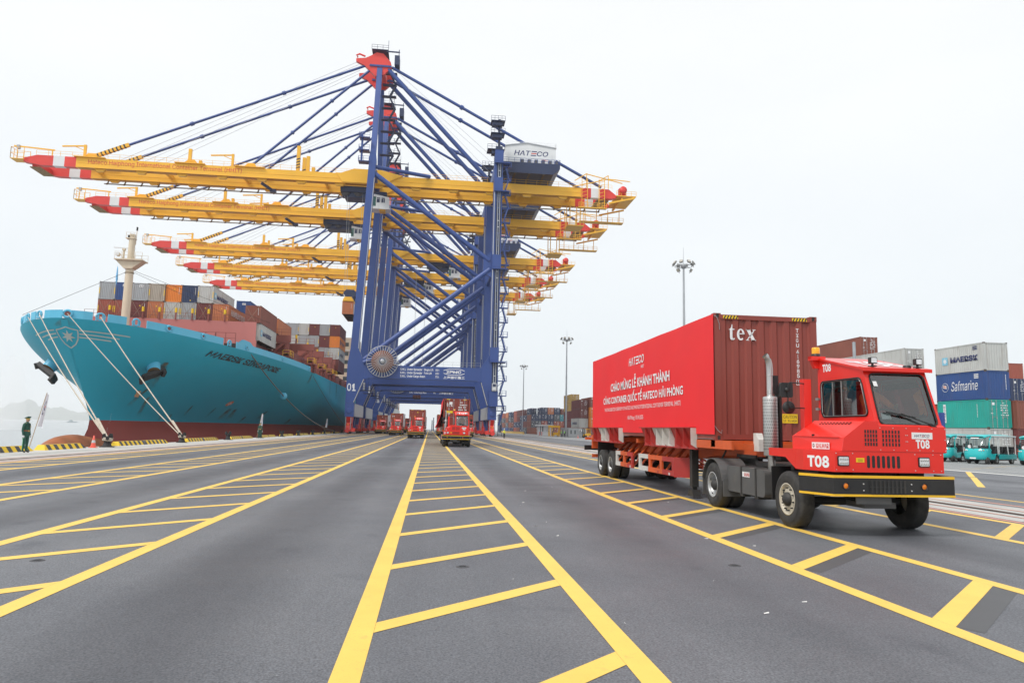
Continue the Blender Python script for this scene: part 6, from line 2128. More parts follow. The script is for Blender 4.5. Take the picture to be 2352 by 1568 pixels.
# port of the stem is the far side here (side -1), quay side is +1
y_b = [ysd(d) for d in (0.02, 2.9, 4.3, 5.9, 7.6, 13.9, 15.0)]
b_stem = bulwark(ystem(13.9) + 0.005, y_b[1], 1)
bulwark(ystem(13.9) + 0.005, ysd(2.6), -1)
bulwark(y_b[2], y_b[3], 1)
bulwark(y_b[4], y_b[5], 1)
bulwark(y_b[6], 140.5, 1)
bulwark(ysd(4.2), ysd(5.2), -1)
bulwark(ysd(6.6), 140.5, -1)
CH = {}
CH['stem'] = chock(ystem(14.3) + 0.05, 1)
CH['s1'] = chock(ysd(3.6), 1, 0.42, 'open')
CH['s2'] = chock(ysd(6.7), 1, 0.42, 'open')
CH['s3'] = chock(ysd(9.4), 1, 0.36)
CH['s4'] = chock(ysd(12.2), 1, 0.30)
CH['s5'] = chock(ysd(14.4), 1, 0.36, 'open')
CH['p1'] = chock(ysd(3.4), -1, 0.4, 'open')
CH['p2'] = chock(ysd(5.9), -1, 0.4, 'open')
CH['p3'] = chock(ysd(8.0), -1, 0.36)
CH['a1'] = chock(114.0, 1, 0.24)
CH['a2'] = chock(126.0, 1, 0.20)
CH['a3'] = chock(139.5, 1, 0.26)
# raised plate near the break of the forecastle
b = MB()
A = []
for y, dz in ((112.0, 0.0), (112.8, 0.55), (113.5, 0.62), (115.0, 0.5), (115.8, 0.05), (116.6, 0.0)):
    A.append((y, dz))
vs = [(XC + halfb(y, sheer(y) - 1) + 0.005, y, sheer(y) - 0.02) for y, d in A] + [(XC + halfb(y, sheer(y) - 1) + 0.005, y, sheer(y) + d) for y, d in A]
b.add(vs, [(i, i + 1, 6 + i + 1, 6 + i) for i in range(5)])
vs2 = [(x - 0.1, y, z) for x, y, z in vs]
b.add(vs2, [(i + 1, i, 6 + i, 6 + i + 1) for i in range(5)])
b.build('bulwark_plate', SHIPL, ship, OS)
# lettering and emblem, wrapped on the plating
def wrap_side(b, st, y0, z0, y1, z1, h, bold, shear, m=0):
    vs, fs, x0, x1, t0, t1 = text_geo(st, bold, shear)
    out = []
    for x, yv, _ in vs:
        f = (x - x0) / (x1 - x0)
        g = (yv - t0) / (t1 - t0)
        y = y0 + (y1 - y0) * f
        z = z0 + (z1 - z0) * f + h * g
        out.append(hull_pt(y, z) + hull_n(y, z) * 0.05)
    b.add(out, fs, m)
NAME_AT = (95.5, 11.0, 122.2, 10.4, 1.0)
b = MB()
wrap_side(b, 'MAERSK SINGAPORE', 106.7, 11.30, 127.2, 10.55, 0.85, 0.022, 0.15)
b.build('lettering', TXTK, ship, OS, fix=False)
b = MB()
def fp(x, z, off=0.05):
    y = hull_y(x, z)
    return Vector((x, y - off, z))
def band(b, pts, wd):
    """a strip of paint following points given as (x, z) seen from ahead"""
    n = len(pts)
    L_, R_ = [], []
    for i, (x, z) in enumerate(pts):
        x0, z0 = pts[max(0, i - 1)]; x1, z1 = pts[min(n - 1, i + 1)]
        dx, dz = x1 - x0, z1 - z0
        l = math.hypot(dx, dz) or 1
        nx, nz = -dz / l * wd / 2, dx / l * wd / 2
        L_.append(fp(x + nx, z + nz)); R_.append(fp(x - nx, z - nz))
    b.add(L_ + R_, [(i, i + 1, n + i + 1, n + i) for i in range(n - 1)])
def dens(pts, k=6):
    out = []
    for (a, c), (d, e) in zip(pts, pts[1:]):
        for i in range(k): out.append((a + (d - a) * i / k, c + (e - c) * i / k))
    return out + [pts[-1]]
sh = [(-0.0, 12.88), (-0.5, 12.70), (-1.0, 12.58), (-1.27, 12.56), (-1.17, 12.1), (-0.95, 11.5), (-0.6, 10.95), (0.0, 10.5), (0.62, 10.95), (0.98, 11.5), (1.15, 12.1), (1.22, 12.56), (0.95, 12.60), (0.45, 12.72), (0.0, 12.88)]
band(b, dens([(XC + x, z) for x, z in sh]), 0.13)
for pts in ([(-1.55, 12.52), (-2.6, 12.46), (-3.8, 12.30), (-5.1, 12.08)], [(-1.42, 12.13), (-2.5, 12.03), (-3.9, 11.78)], [(-1.30, 11.75), (-2.1, 11.66), (-3.0, 11.45)], [(1.38, 12.54), (3.0, 12.50), (4.6, 12.44), (5.9, 12.36)], [(1.3, 12.15), (2.8, 12.10), (4.9, 11.96)], [(1.18, 11.77), (2.5, 11.72), (4.1, 11.62)]):
    band(b, dens([(XC + x, z) for x, z in pts]), 0.145)
ctr = [(XC + 0.02, 11.82)]
pts = [(XC + 0.02 + 0.80 * x, 11.82 + 0.72 * y) for x, y in STAR7]
vs = [fp(*ctr[0], 0.07)]
fs = []
k = 0
for i in range(14):
    p, q = pts[i], pts[(i + 1) % 14]
    base = len(vs)
    for j in range(5):
        f = j / 4
        vs.append(fp(ctr[0][0] + (p[0] - ctr[0][0]) * f, ctr[0][1] + (p[1] - ctr[0][1]) * f, 0.06))
    for j in range(5):
        f = j / 4
        vs.append(fp(ctr[0][0] + (q[0] - ctr[0][0]) * f, ctr[0][1] + (q[1] - ctr[0][1]) * f, 0.06))
    for j in range(4): fs.append((base + j, base + j + 1, base + 6 + j, base + 5 + j))
b.add(vs, fs)
b.build('bow_emblem', PALE, ship, OS, fix=False)
# round orange mark and thruster sign low on the side
b = MB()
def disc_on(y, z, r, m, off=0.05):
    c = hull_pt(y, z); n_ = hull_n(y, z)
    u = Vector((0, 1, 0)); u = (u - n_ * u.dot(n_)).normalized(); v = n_.cross(u)
    b.add([c + n_ * off] + [c + n_ * off + u * (r * math.cos(t * math.pi / 12)) + v * (r * math.sin(t * math.pi / 12)) for t in range(24)], [(0, 1 + i, 1 + (i + 1) % 24) for i in range(24)], m)
    return c, n_, u, v
c, n_, u, v = disc_on(126.8, 5.1, 0.75, 0)
for a in (0.3, 1.87):
    d = u * math.cos(a) + v * math.sin(a); e = u * -math.sin(a) + v * math.cos(a)
    b.add([c + n_ * 0.06 - d * 0.5 - e * 0.13, c + n_ * 0.06 + d * 0.5 - e * 0.02, c + n_ * 0.06 + d * 0.5 + e * 0.13, c + n_ * 0.06 - d * 0.5 + e * 0.02], [(0, 1, 2, 3)], 1)
q = [(104.1, 5.9), (104.8, 5.95), (105.6, 5.11), (104.9, 5.12), (104.6, 5.37), (104.6, 5.49)]
b.add([hull_pt(y, z) + hull_n(y, z) * 0.05 for y, z in q], [tuple(range(len(q)))], 2)
b.build('draught_mark', [mat('orange print', (0.75, 0.18, 0.06), 0.5), TXTW, mat('pale orange print', (0.68, 0.33, 0.15), 0.5)], ship, OS, fix=False)
# draught figures near the stem
b = MB()
for k in range(12):
    z = 2.6 - k * 0.24
    y = ystem(z) + 4.6
    c = hull_pt(y, z) + hull_n(y, z) * 0.04
    put_text(b, str((k * 2) % 10), c, (0.15, 1, 0), (0, 0, 1), 0.10, 0.13, 0.01, 0, 0, 0.0)
b.build('draught_figures', TXTW, ship, OS, fix=False)
# rust running down from scuppers and the hawse pipe
def streak(y0, z0, y1, z1, wd, side=1, st=1.0):
    n, k = 10, 6
    vs, fade = [], []
    for i in range(n + 1):
        t = i / n
        for j in range(k + 1):
            g = (j / k - 0.5)
            ww = wd * (0.55 + 0.7 * t)
            y, z = y0 + (y1 - y0) * t + g * ww, z0 + (z1 - z0) * t + g * ww * 0.12
            y = max(y, ystem(z) + 0.02)
            vs.append(hull_pt(y, z, 0, side) + hull_n(y, z, side) * 0.035)
            fade.append(st * max(0, (1 - t) ** 0.8 * (1 - (2 * g) ** 2)) * 1.3 * min(1, t * 8 + 0.3))
    m_ = k + 1
    me = bpy.data.meshes.new('rust_streak')
    me.from_pydata([tuple(v - Vector(OS)) for v in vs], [], [(i * m_ + j, i * m_ + j + 1, (i + 1) * m_ + j + 1, (i + 1) * m_ + j) for i in range(n) for j in range(k)])
    at = me.attributes.new('fade', 'FLOAT', 'POINT')
    for i, f in enumerate(fade): at.data[i].value = min(1, f)
    me.materials.append(RUSTS)
    inst('rust_streak', me, ship)
for a in ((118.6, 4.44, 120.2, 2.7, 0.7), (125.1, 4.31, 126.6, 2.6, 0.8), (129.4, 4.36, 131.7, 2.19, 1.8), (131.2, 4.33, 134.2, 2.44, 1.6), (138.7, 3.06, 139.7, 1.78, 1.2), (142.9, 4.28, 144.6, 2.63, 1.4), (158.8, 3.0, 160.8, 1.65, 1.8), (141.6, 11.6, 143.2, 9.6, 1.4), (102.4, 9.9, 103.1, 8.7, 1.4), (102.9, 9.4, 105.4, 6.2, 1.6), (105.4, 6.46, 105.6, 3.7, 1.0), (107.3, 5.35, 109.7, 2.3, 0.9), (114.4, 2.82, 115.4, 1.81, 0.5), (116.6, 2.97, 117.7, 1.94, 0.5), (165, 11.8, 165.5, 8.5, 1.6), (176, 11.8, 176.5, 8, 2.0)):
    streak(*a)
for sd_ in (1, -1): streak(90.2, 13.85, 91.0, 12.9, 0.5, sd_, 1.1)
# anchors in their bolsters
for side, yc, zc in ((1, 101.4, 9.2), (-1, 99.6, 9.0)):
    c = hull_pt(yc, zc, 0, side)
    n_ = hull_n(yc, zc, side)
    b = MB()
    dn = Vector((side * 0.30, -0.55, -0.75)).normalized()
    d = (n_ * 0.8 + Vector((0, -0.45, -0.40))).normalized()
    base = c - n_ * 0.6 + Vector((0, 0.5, 0.35))
    b.tube(base, base + d * 2.0, 1.05, 0.80, 20, 0)
    b.tube(base + d * 2.0, base + d * 2.02, 0.78, 0.5, 20, 1)
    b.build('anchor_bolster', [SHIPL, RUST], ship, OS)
    b = MB()
    tip = base + d * 2.05 + Vector((0, 0, -0.35))
    ax = Vector((0.55, 0.80, 0.42) if side > 0 else (0.8, -0.3, -0.5)).normalized()
    upv = d.cross(ax).normalized()
    P0, P1 = tip - ax * 1.75, tip + ax * 1.45
    b.beam(P0, P1, 0.55, 1.0, 0, up=upv)
    for f in (-1.4, -0.75, 0.55, 1.1):
        p = tip + ax * f + d * 0.22
        b.beam(p - ax * 0.18, p + ax * 0.18, 0.16, 0.8, 0, up=upv)
    b.beam(P0 + upv * -0.1, P0 - ax * 0.3 + d * 0.5, 0.4, 0.8, 0)
    b.beam(P1, P1 + d * 0.8 + ax * 0.1, 0.45, 0.9, 0)
    b.build('anchor', ANCH, ship, OS)
# foremast with lookout platform and radar
b = MB()
mx, my = -43.3, 105.0
b.tube((mx, my, 13.5), (mx, my, 24.2), 0.58, 0.52, 16, 0)
b.tube((mx, my, 24.2), (mx, my, 28.3), 0.46, 0.40, 16, 0)
b.lathe([(0.60, 22.6), (0.64, 22.63), (0.60, 22.7)], (mx, my, 0), 'z', 16, 1)
b.prism([(mx - 1.75, 24.35), (mx + 1.95, 24.35), (mx + 0.5, 23.2), (mx - 0.6, 23.2)], 'y', my - 0.7, my + 0.7, 0)
b.box(mx - 1.8, mx + 2.0, my - 1.1, my + 1.1, 24.35, 24.5, 0)
rail_on(b, (mx - 1.75, my - 1.05, 24.5), (mx + 1.95, my - 1.05, 24.5), 1.0, 0.9, 0, 0.02)
rail_on(b, (mx - 1.75, my + 1.05, 24.5), (mx + 1.95, my + 1.05, 24.5), 1.0, 0.9, 0, 0.02)
b.tube((mx - 1.0, my, 24.5), (mx - 1.0, my, 25.9), 0.14, n=10, m=0)
b.box(mx - 1.2, mx - 0.8, my - 0.2, my + 0.2, 25.9, 26.15, 0)
b.beam((mx - 2.4, my, 26.3), (mx + 0.5, my, 26.22), 0.12, 0.14, 2)
b.lathe([(0.0, -0.25), (0.28, -0.22), (0.30, 0.2), (0.0, 0.22)], (mx - 1.55, my - 0.5, 25.2), 'y', 14, 0)
b.lathe([(0.0, -0.26), (0.26, -0.255)], (mx - 1.55, my - 0.5, 25.2), 'y', 14, 2)
b.box(mx - 0.75, mx + 0.45, my - 0.5, my + 0.5, 27.6, 27.72, 0)
b.tube((mx - 0.4, my - 0.3, 27.72), (mx - 0.4, my - 0.3, 28.1), 0.12, n=8, m=3)
b.tube((mx + 0.5, my, 26.8), (mx + 0.55, my, 29.2), 0.05, n=6, m=0)
b.tube((mx + 0.55, my, 28.9), (mx + 0.55, my, 29.4), 0.13, n=8, m=3)
rail_on(b, (mx - 0.7, my - 0.45, 27.7), (mx + 0.45, my - 0.45, 27.7), 0.8, 0.6, 0, 0.02)
for (p, q) in (((mx, my, 23), (XC - 8, 96.5, 14.9)), ((mx, my, 23), (XC + 14, 117, 17.9)), ((mx, my, 23.2), (XC + 18, 118, 18))):
    b.tube(p, q, 0.025, n=4, m=3)
b.build('foremast', [CREAM, RUST, CWHITE, PLASTIC], ship, OS)
b = MB()
b.add([(mx - 1.6, my - 0.2, 23.6), (mx - 1.45, my - 0.3, 23.3), (mx - 1.38, my - 0.2, 21.6), (mx - 1.55, my - 0.3, 20.7), (mx - 1.75, my - 0.1, 22.0)], [(0, 1, 2, 3, 4)])
fl_ = b.build('pennant', mat('pale blue cloth', (0.15, 0.42, 0.70), 0.7), fix=False)
tag(fl_, 'small pale blue pennant hanging from the cream foremast of the ship', 'flag')
# breakwater, hatch coamings, lashing bridges
b = MB()
b.box(-54.5, -28.25, 117.1, 117.3, 12.6, 17.95, 0)
b.box(-29.2, -28.1, 116.9, 117.35, 12.6, 15.0, 0)
b.box(-33.0, -31.2, 117.02, 117.1, 13.6, 14.4, 1)
for x in range(-54, -28, 3):
    b.box(x, x + 0.12, 117.3, 118.0, 13, 17.9, 0)
bw = b.build('breakwater', [DECKP, CDARK], ship, OS)
b = MB()
rail_on(b, (-54.5, 117.2, 17.95), (-28.3, 117.2, 17.95), 1.1, 1.4, 0, 0.025)
for x, y0 in ((-36.5, 114.0), (-33.5, 114.0)):
    rail_on(b, (x, y0, 14.0), (x + 3, y0, 14.0), 1.7, 1.5, 0, 0.045)
for k in range(-3, 5):
    x = XC + 2.5 * k + 1.1
    b.tube((x, 117.0, 17.9), (x, 117.0, 19.0), 0.14, n=8)
    b.tube((x, 117.0, 19.0), (x, 117.0, 19.75), 0.2, n=8, m=1)
b.build('handrail', [DECKR, STICK], bw, OS)
b = MB()
b.box(-60, -29.2, 118, 134, 11.9, 15.05)
b.box(-60, -25.6, 134.5, 325, 11.9, 15.05)
b.build('hatch_coaming', DECKR, ship, OS)
for y in (131.2, 144.6, 158.0, 171.4, 177.5):
    b = MB()
    X_ = halfb(y, 13.5) - HB - 0.7 if y < 140 else 0.0
    for x in (-24.0, -27.0, -30.2):
        b.box(x - 0.35, x + 0.35, y - 0.3, y + 0.3, 12, 17.6, 0)
    b.box(-33, -23.4, y - 0.35, y + 0.35, 16.4, 17.7, 0)
    b.box(-33, -23.4, y - 0.3, y + 0.3, 14.0, 14.5, 0)
    b.beam((-26.8, y, 14.2), (-24.2, y, 16.6), 0.5, 0.5, 0)
    b.beam((-30, y, 16.6), (-27.2, y, 14.4), 0.5, 0.5, 0)
    b.box(-24.6, -22.9, y - 2.2, y + 1.0, 13.5, 13.75, 0)
    for dy in (-2.0, 0.6): b.box(-23.6, -23.3, y + dy, y + dy + 0.3, 11.9, 13.5, 0)
    rail_on(b, (-24.2, y - 2.2, 13.75), (-22.9, y - 2.2, 13.75), 1.05, 1.3, 1, 0.035)
    rail_on(b, (-22.95, y - 2.2, 13.75), (-22.95, y + 1.0, 13.75), 1.05, 1.3, 1, 0.035)
    rail_on(b, (-33, y - 0.3, 17.7), (-23.4, y - 0.3, 17.7), 1.05, 1.5, 0, 0.03)
    b.tube((-27, y, 17.7), (-27, y, 18.7), 0.16, n=8, m=0); b.tube((-27, y, 18.7), (-27, y, 19.5), 0.22, n=8, m=2)
    b.v = [(x + X_, yy, z) for x, yy, z in b.v]
    b.build('lashing_bridge', [DECKR, TAPE, STICK], ship, OS)
b = MB()
rail_on(b, (-22.95, 147, 11.9), (-22.95, 330, 11.9), 1.05, 2.2, 0, 0.03)
for k in range(14):
    y = 150 + k * 12.5
    b.box(-23.6, -23.0, y, y + 0.5, 11.9, 13.4, 0)
b.build('deck_rail', DECKR, ship, OS)
# accommodation block aft
b = MB()
b.box(-58, -27.2, 262, 276, 11.9, 33.6, 0)
b.box(-58, -27.0, 261.5, 262, 28.7, 29.1, 2)
acc = b.build('superstructure', [CREAM, CDARK, CWHITE], ship, OS)
b = MB(); b.box(0, 1.5, -0.06, 0, 0, 1.4, 0)
wme = b.mesh('window'); wme.materials.append(mat('dark window', (0.03, 0.045, 0.05), 0.15))
for z in (18, 21, 24, 27, 30.4):
    for x in range(-56, -28, 3):
        inst('window', wme, acc, (x + 0.3 - OS[0], 261.99 - OS[1], z))

# --- deck cargo
def ship_col(k): return XC + 2.52 * k - 1.24
SC_ = []
T1, HH = 15.1, 2.9
front = {3: ['grey', 'blue', 'grey', 'tan', 'orange', 'navy', 'pale grey'], 2: ['rust red', 'rust red', 'maroon', 'dull orange', 'pale grey', 'grey', 'maroon', 'dull orange']}
PLC = ['first', 'second', 'third', 'fourth', 'fifth', 'sixth', 'seventh', 'eighth']
for tier, cols in front.items():
    for i, c in enumerate(cols):
        k = i - 3
        nm = 'upper' if tier == 3 else 'lower'
        lab = '%s container, %s from the left in the %s row behind the ship\'s foremast' % (c, PLC[i], nm)
        if i == 6 and tier == 3: lab = 'pale grey container with a star badge on its side, right end of the top row'
        if i == 7: lab = 'dull orange container with worn white writing, right of the maroon one in the lower row'
        o = container(ship_col(k), 118.2 + (0.25 if c in ('orange', 'navy') else 0), T1 + (tier - 1) * HH, 12.2, HH - 0.03, c, lab, False, 'containers on the ship\'s forward deck', 2.46, cast=CAST)
        SC_.append((k, tier, o))
        if i == 6 and tier == 3: maersk(o, 1, 12.2, HH)
        b = MB()
        if tier == 3 and i in (1, 2):
            b.quad((-0.2, -0.006, 2.15), (0.4, -0.006, 2.15), (0.4, -0.006, 2.55), (-0.2, -0.006, 2.55), 0)
            put_text(b, '45', (0.1, -0.006, 2.22), (1, 0, 0), (0, 0, 1), 0.48, 0.25, 0.02, 0, 1, 0.003, 'c')
        elif c in ('orange', 'navy', 'maroon', 'dull orange'):
            zz = 0.3 if c == 'navy' else 2.0
            b.add([(0.0, -0.006, zz), (0.24, -0.006, zz), (0.12, -0.006, zz + 0.24)], [(0, 1, 2)], 2)
            for q in range(9): b.quad((0.8, -0.006, 2.35 - q * 0.13), (0.86, -0.006, 2.35 - q * 0.13), (0.86, -0.006, 2.45 - q * 0.13), (0.8, -0.006, 2.45 - q * 0.13), 0)
        else:
            for xx in (-1.19, 1.08): b.quad((xx, -0.008, 0.9), (xx + 0.11, -0.008, 0.9), (xx + 0.11, -0.008, 1.9), (xx, -0.008, 1.9), 2)
        b.build('marking', [TXTW, TXTK, STICK], o, fix=False)
        if i == 7:
            b = MB(); put_text(b, 'HAMBURG SUD', (1.245, 1.5, 1.2), (0, 1, 0), (0, 0, 1), 8.5, 1.0, 0.02, 0, 0, 0.01); b.build('lettering', TXTW, o, fix=False)
EXTRA = [
    (6, 118.4, 2, 'brown', 'large plain red-brown container at the outer edge of the pink breakwater', 'marking'),
    (6, 118.6, 1, 'pale grey', 'pale grey container with star badge under the large red-brown one', 'maersk'),
    (4, 131.6, 3, 'blue', 'weathered blue container standing behind the forward rows of the ship', '45'),
    (4, 131.6, 2, 'blue', 'second blue container, under the weathered blue one on the ship', ''),
    (5, 131.6, 2, 'maroon', 'maroon container tucked behind the dull orange one on the ship', ''),
    (6, 132.0, 2, 'dull orange', 'faded orange-brown container behind the large red-brown one', ''),
]
for k, y, tier, c, lab, mk in EXTRA:
    o = container(ship_col(k), y, T1 + (tier - 1) * HH, 12.2, HH - 0.03, c, lab, False, 'containers on the ship\'s forward deck', 2.46, cast=CAST)
    if mk == 'maersk': maersk(o, 1, 12.2, HH)
    if mk == 'marking':
        b = MB()
        for q in range(9): b.quad((0.8, -0.006, 2.35 - q * 0.13), (0.86, -0.006, 2.35 - q * 0.13), (0.86, -0.006, 2.45 - q * 0.13), (0.8, -0.006, 2.45 - q * 0.13), 0)
        b.build('marking', [TXTW], o, fix=False)
    if mk == '45':
        b = MB(); b.quad((-0.2, -0.006, 2.1), (0.4, -0.006, 2.1), (0.4, -0.006, 2.45), (-0.2, -0.006, 2.45), 0)
        put_text(b, '45', (0.1, -0.006, 2.16), (1, 0, 0), (0, 0, 1), 0.48, 0.22, 0.02, 0, 1, 0.003, 'c'); b.build('marking', [TXTW, TXTK], o, fix=False)
AFT = {4: ['grey', 'grey', 'pale grey', 'maroon', 'grey', 'maroon'], 3: ['maroon', 'pale grey', 'grey', 'grey', 'maroon', 'orange'], 2: ['brown', 'maroon', 'grey', 'brown', 'grey', 'pale grey'], 1: ['brown', 'brown', 'brown', 'brown', 'maroon', 'maroon']}
for tier, cols in AFT.items():
    for i, c in enumerate(cols):
        k = 3 + i
        lab = '%s container, %s row from the top, %s from the hull side in the aft stack' % (c, ('bottom', 'third', 'second', 'top')[tier - 1], ('sixth', 'fifth', 'fourth', 'third', 'second', 'first')[i])
        o = container(ship_col(k), 179.0, T1 + (tier - 1) * HH, 12.2, HH - 0.03, c, lab, False, 'containers in the ship\'s aft stack', 2.46, cast=CAST)
        if k == 8 and c == 'pale grey': maersk(o, 1, 12.2, HH)
        if c == 'orange':
            b = MB(); b.quad((1.25, 1.0, 0.8), (1.25, 2.0, 0.8), (1.25, 2.0, 2.1), (1.25, 1.0, 2.1), 0); put_text(b, 'Hapag-Lloyd', (1.245, 2.6, 1.0), (0, 1, 0), (0, 0, 1), 7.0, 1.0, 0.03, 0, 0, 0.01); b.build('lettering', TXTN, o, fix=False)
        b = MB()
        if c in ('maroon', 'orange'): b.add([(0.0, -0.006, 2.0), (0.24, -0.006, 2.0), (0.12, -0.006, 2.24)], [(0, 1, 2)], 0)
        else: b.quad((1.08, -0.008, 0.9), (1.19, -0.008, 0.9), (1.19, -0.008, 1.9), (1.08, -0.008, 1.9), 0)
        b.build('marking', [STICK], o, fix=False)
# crossed lashing rods on the lower row
b = MB()
for k in range(-3, 4):
    x = ship_col(k)
    b.tube((x + 0.1, 118.0, 18.1 + HH), (x + 1.9, 117.6, 18.0), 0.03, n=4)
    b.tube((x + 2.3, 118.0, 18.1 + HH), (x + 0.5, 117.6, 18.0), 0.03, n=4)
x = ship_col(6)
b.tube((x + 0.1, 118.2, 20.8), (x + 1.7, 117.7, 18.2), 0.03, n=4)
b.tube((x + 2.3, 118.2, 20.8), (x + 0.7, 117.7, 18.2), 0.03, n=4)
b.build('lashing_rod', mat('rusty rod', (0.30, 0.22, 0.16), 0.6, 0.3), ship, OS)

# --- container in the air under the first crane, and one under the third
o = container(-20.95, 160 + 11 - 6.1, 30.2 - 2.93, 12.2, 2.9, 'dull orange', 'red-brown container hanging from the yellow spreader of the nearest crane', False, None, 2.5)
b = MB()
b.quad((1.262, 0.8, 0.25), (1.262, 11.4, 0.25), (1.262, 11.4, 2.7), (1.262, 0.8, 2.7), 0)
for q in range(9): b.quad((0.8, -0.006, 2.35 - q * 0.13), (0.86, -0.006, 2.35 - q * 0.13), (0.86, -0.006, 2.45 - q * 0.13), (0.8, -0.006, 2.45 - q * 0.13), 0)
b.build('side_sheet', [BANNERW], o, fix=False)
o = container(-5.85, 160 + CRANE_OFF[2] + 11 - 6.1, 9.2 + 5.2 - 2.93, 12.2, 2.9, 'maroon', 'dark container hanging beneath the portal beams above the road', True, None, 2.5)

# --- second ship farther along the quay
S2 = thing('container_ship', 'grey hulled container ship far along the quay, seen beneath the crane portals', 'ship', (-46, 470, 0))
GH = mat('grey hull paint', (0.36, 0.38, 0.38), 0.45, 0, 0.06, 0.1)
b = MB()
ns = 14
vs = []
for j, z in enumerate((-4, 3, 8, 12, 15)):
    for i in range(ns):
        s = i / (ns - 1)
        fl = (0.25, 0.35, 0.55, 0.8, 0.95)[j]
        hb_ = 21 * (1 - (1 - min(1, s * (1.2 + 2 * fl))) ** (1.4 + (1 - fl))) ** (1.1 - 0.5 * fl)
        vs.append((-46 + hb_, 462 - 9 * fl + s * 150, z))
b.add(vs, [(j * ns + i, j * ns + i + 1, (j + 1) * ns + i + 1, (j + 1) * ns + i) for j in range(4) for i in range(ns - 1)], 0, True)
vs2 = [(-92 - x, y, z) for x, y, z in vs]
b.add(vs2, [(j * ns + i + 1, j * ns + i, (j + 1) * ns + i, (j + 1) * ns + i + 1) for j in range(4) for i in range(ns - 1)], 0, True)
b.quad((-67, 470, 14.5), (-25, 470, 14.5), (-25, 605, 14.5), (-67, 605, 14.5), 0)
b.build('hull', GH, S2, (-46, 470, 0), fix=False)
bxm = MB(); bxm.box(-1.22, 1.22, 0, 12.1, 0, 2.56, 0)
bme = bxm.mesh('shipping_container'); bme.materials.append(K['brown'])
pal = ['maroon', 'brown', 'grey', 'rust red', 'navy', 'green', 'pale grey', 'slate', 'dull orange', 'teal']
r2 = random.Random(3)
for bay in range(9):
    for tier in range(6):
        for col in range(2):
            c = r2.choice(pal)
            o = inst('shipping_container', bme, None, (-26.6 - col * 2.52, 482 + bay * 13.2, 14.6 + tier * 2.6), [K[c]])
            tag(o, 'container of the many-coloured wall of boxes on the distant grey ship', 'container', 'containers on the distant grey ship')

# --- mooring lines and their bollards
BOLL_Y = [49.3, 63.4, 77.4, 91.5, 104.6, 117.6, 131.6, 146.2, 160.8, 175, 189]
b = MB()
b.lathe([(0.36, 0.0), (0.38, 0.04), (0.26, 0.10), (0.20, 0.30), (0.20, 0.55), (0.0, 0.56)], (0, 0, 0), 'z', 18, 0)
b.box(-0.42, 0.42, -0.46, 0.46, 0, 0.05, 0)
b.prism([(-0.24, 0.50), (0.24, 0.50), (0.30, 0.62), (0.26, 0.86), (0.10, 0.88), (0.04, 0.70), (-0.10, 0.70), (-0.16, 0.88), (-0.30, 0.84), (-0.32, 0.62)], 'y', -0.19, 0.19, 0)
b.tube((0, -0.42, 0.55), (0, 0.42, 0.60), 0.10, n=10)
bme_ = b.mesh('bollard'); bme_.materials.append(BLACK)
for i, y in enumerate(BOLL_Y):
    o = inst('bollard', bme_, None, (-20.75, y, 0.0))
    o.rotation_euler = (0, 0, rad(20))
    lab = ['black iron bollard beside the traffic cone, holding two bow ropes', 'black iron bollard holding ropes, second from the traffic cone'][i] if i < 2 else ('black iron bollard next to the soldier standing farther down the quay' if i == 3 else 'black iron bollard on the quay edge, %s from the traffic cone' % ('', '', 'third', '', 'fifth', 'sixth', 'seventh', 'eighth', 'ninth', 'tenth', 'eleventh')[i])
    tag(o, lab, 'bollard', 'bollards along the quay edge')
def rope(name, p, q, sag, r, mtl, label, n=24):
    p, q = Vector(p), Vector(q)
    pts = []
    for i in range(n + 1):
        t = i / n
        v = p.lerp(q, t)
        v.z -= sag * 4 * t * (1 - t)
        pts.append(v)
    b = MB()
    b.path(pts, r, 6)
    L = (q - p).length
    dv = (p - q).normalized()
    if name == 'mooring_rope' and r > 0.05 and mtl is ROPE:
        b.path([q + dv * (L * 0.0), q + dv * (L * 0.09) + Vector((0.06, 0, 0))], r * 1.6, 6)
    c0 = q
    b.path([c0 + Vector((0.27 * math.cos(t * math.pi / 6), 0.27 * math.sin(t * math.pi / 6), 0.02 * math.sin(t))) for t in range(12)], r * 1.1, 5, 0, True)
    o = b.build(name, mtl)
    return tag(o, label, 'rope', 'mooring ropes of the blue ship')
b1, b2 = Vector((-20.75, 49.3, 0.45)), Vector((-20.75, 63.4, 0.45))
rope('mooring_rope', CH['p2'], b1, 0.25, 0.055, ROPE, 'pale mooring rope from the leftmost bow chock to the bollard by the cone')
rope('mooring_rope', CH['p1'], b1 + Vector((0, 0, 0.1)), 0.22, 0.055, ROPE, 'pale mooring rope just left of the bow shield, down to the bollard by the cone')
rope('mooring_rope', CH['stem'], b2, 0.25, 0.045, ROPE, 'thin mooring rope from the bow centre passing right over the shield')
rope('mooring_rope', CH['s1'], b2 + Vector((0, 0, 0.1)), 0.2, 0.06, ROPE, 'thick pale mooring rope right of the shield, passing left of the anchor')
o = rope('mooring_rope', CH['a1'], (-20.75, 160.8, 0.5), 2.4, 0.09, ROPED, 'dark sagging mooring rope below the ship\'s name with a pale rat guard')
b = MB()
tt = 0.35
pp = Vector(CH['a1']).lerp(Vector((-20.75, 160.8, 0.5)), tt); pp.z -= 2.4 * 4 * tt * (1 - tt)
b.lathe([(0.0, -0.02), (0.62, -0.01), (0.62, 0.01), (0.0, 0.02)], pp, 'y', 16)
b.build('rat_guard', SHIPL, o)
rope('mooring_rope', CH['a3'], (-20.75, 189, 0.5), 0.8, 0.05, ROPED, 'thin dark mooring rope at the right end of the hull, nearest the crane')
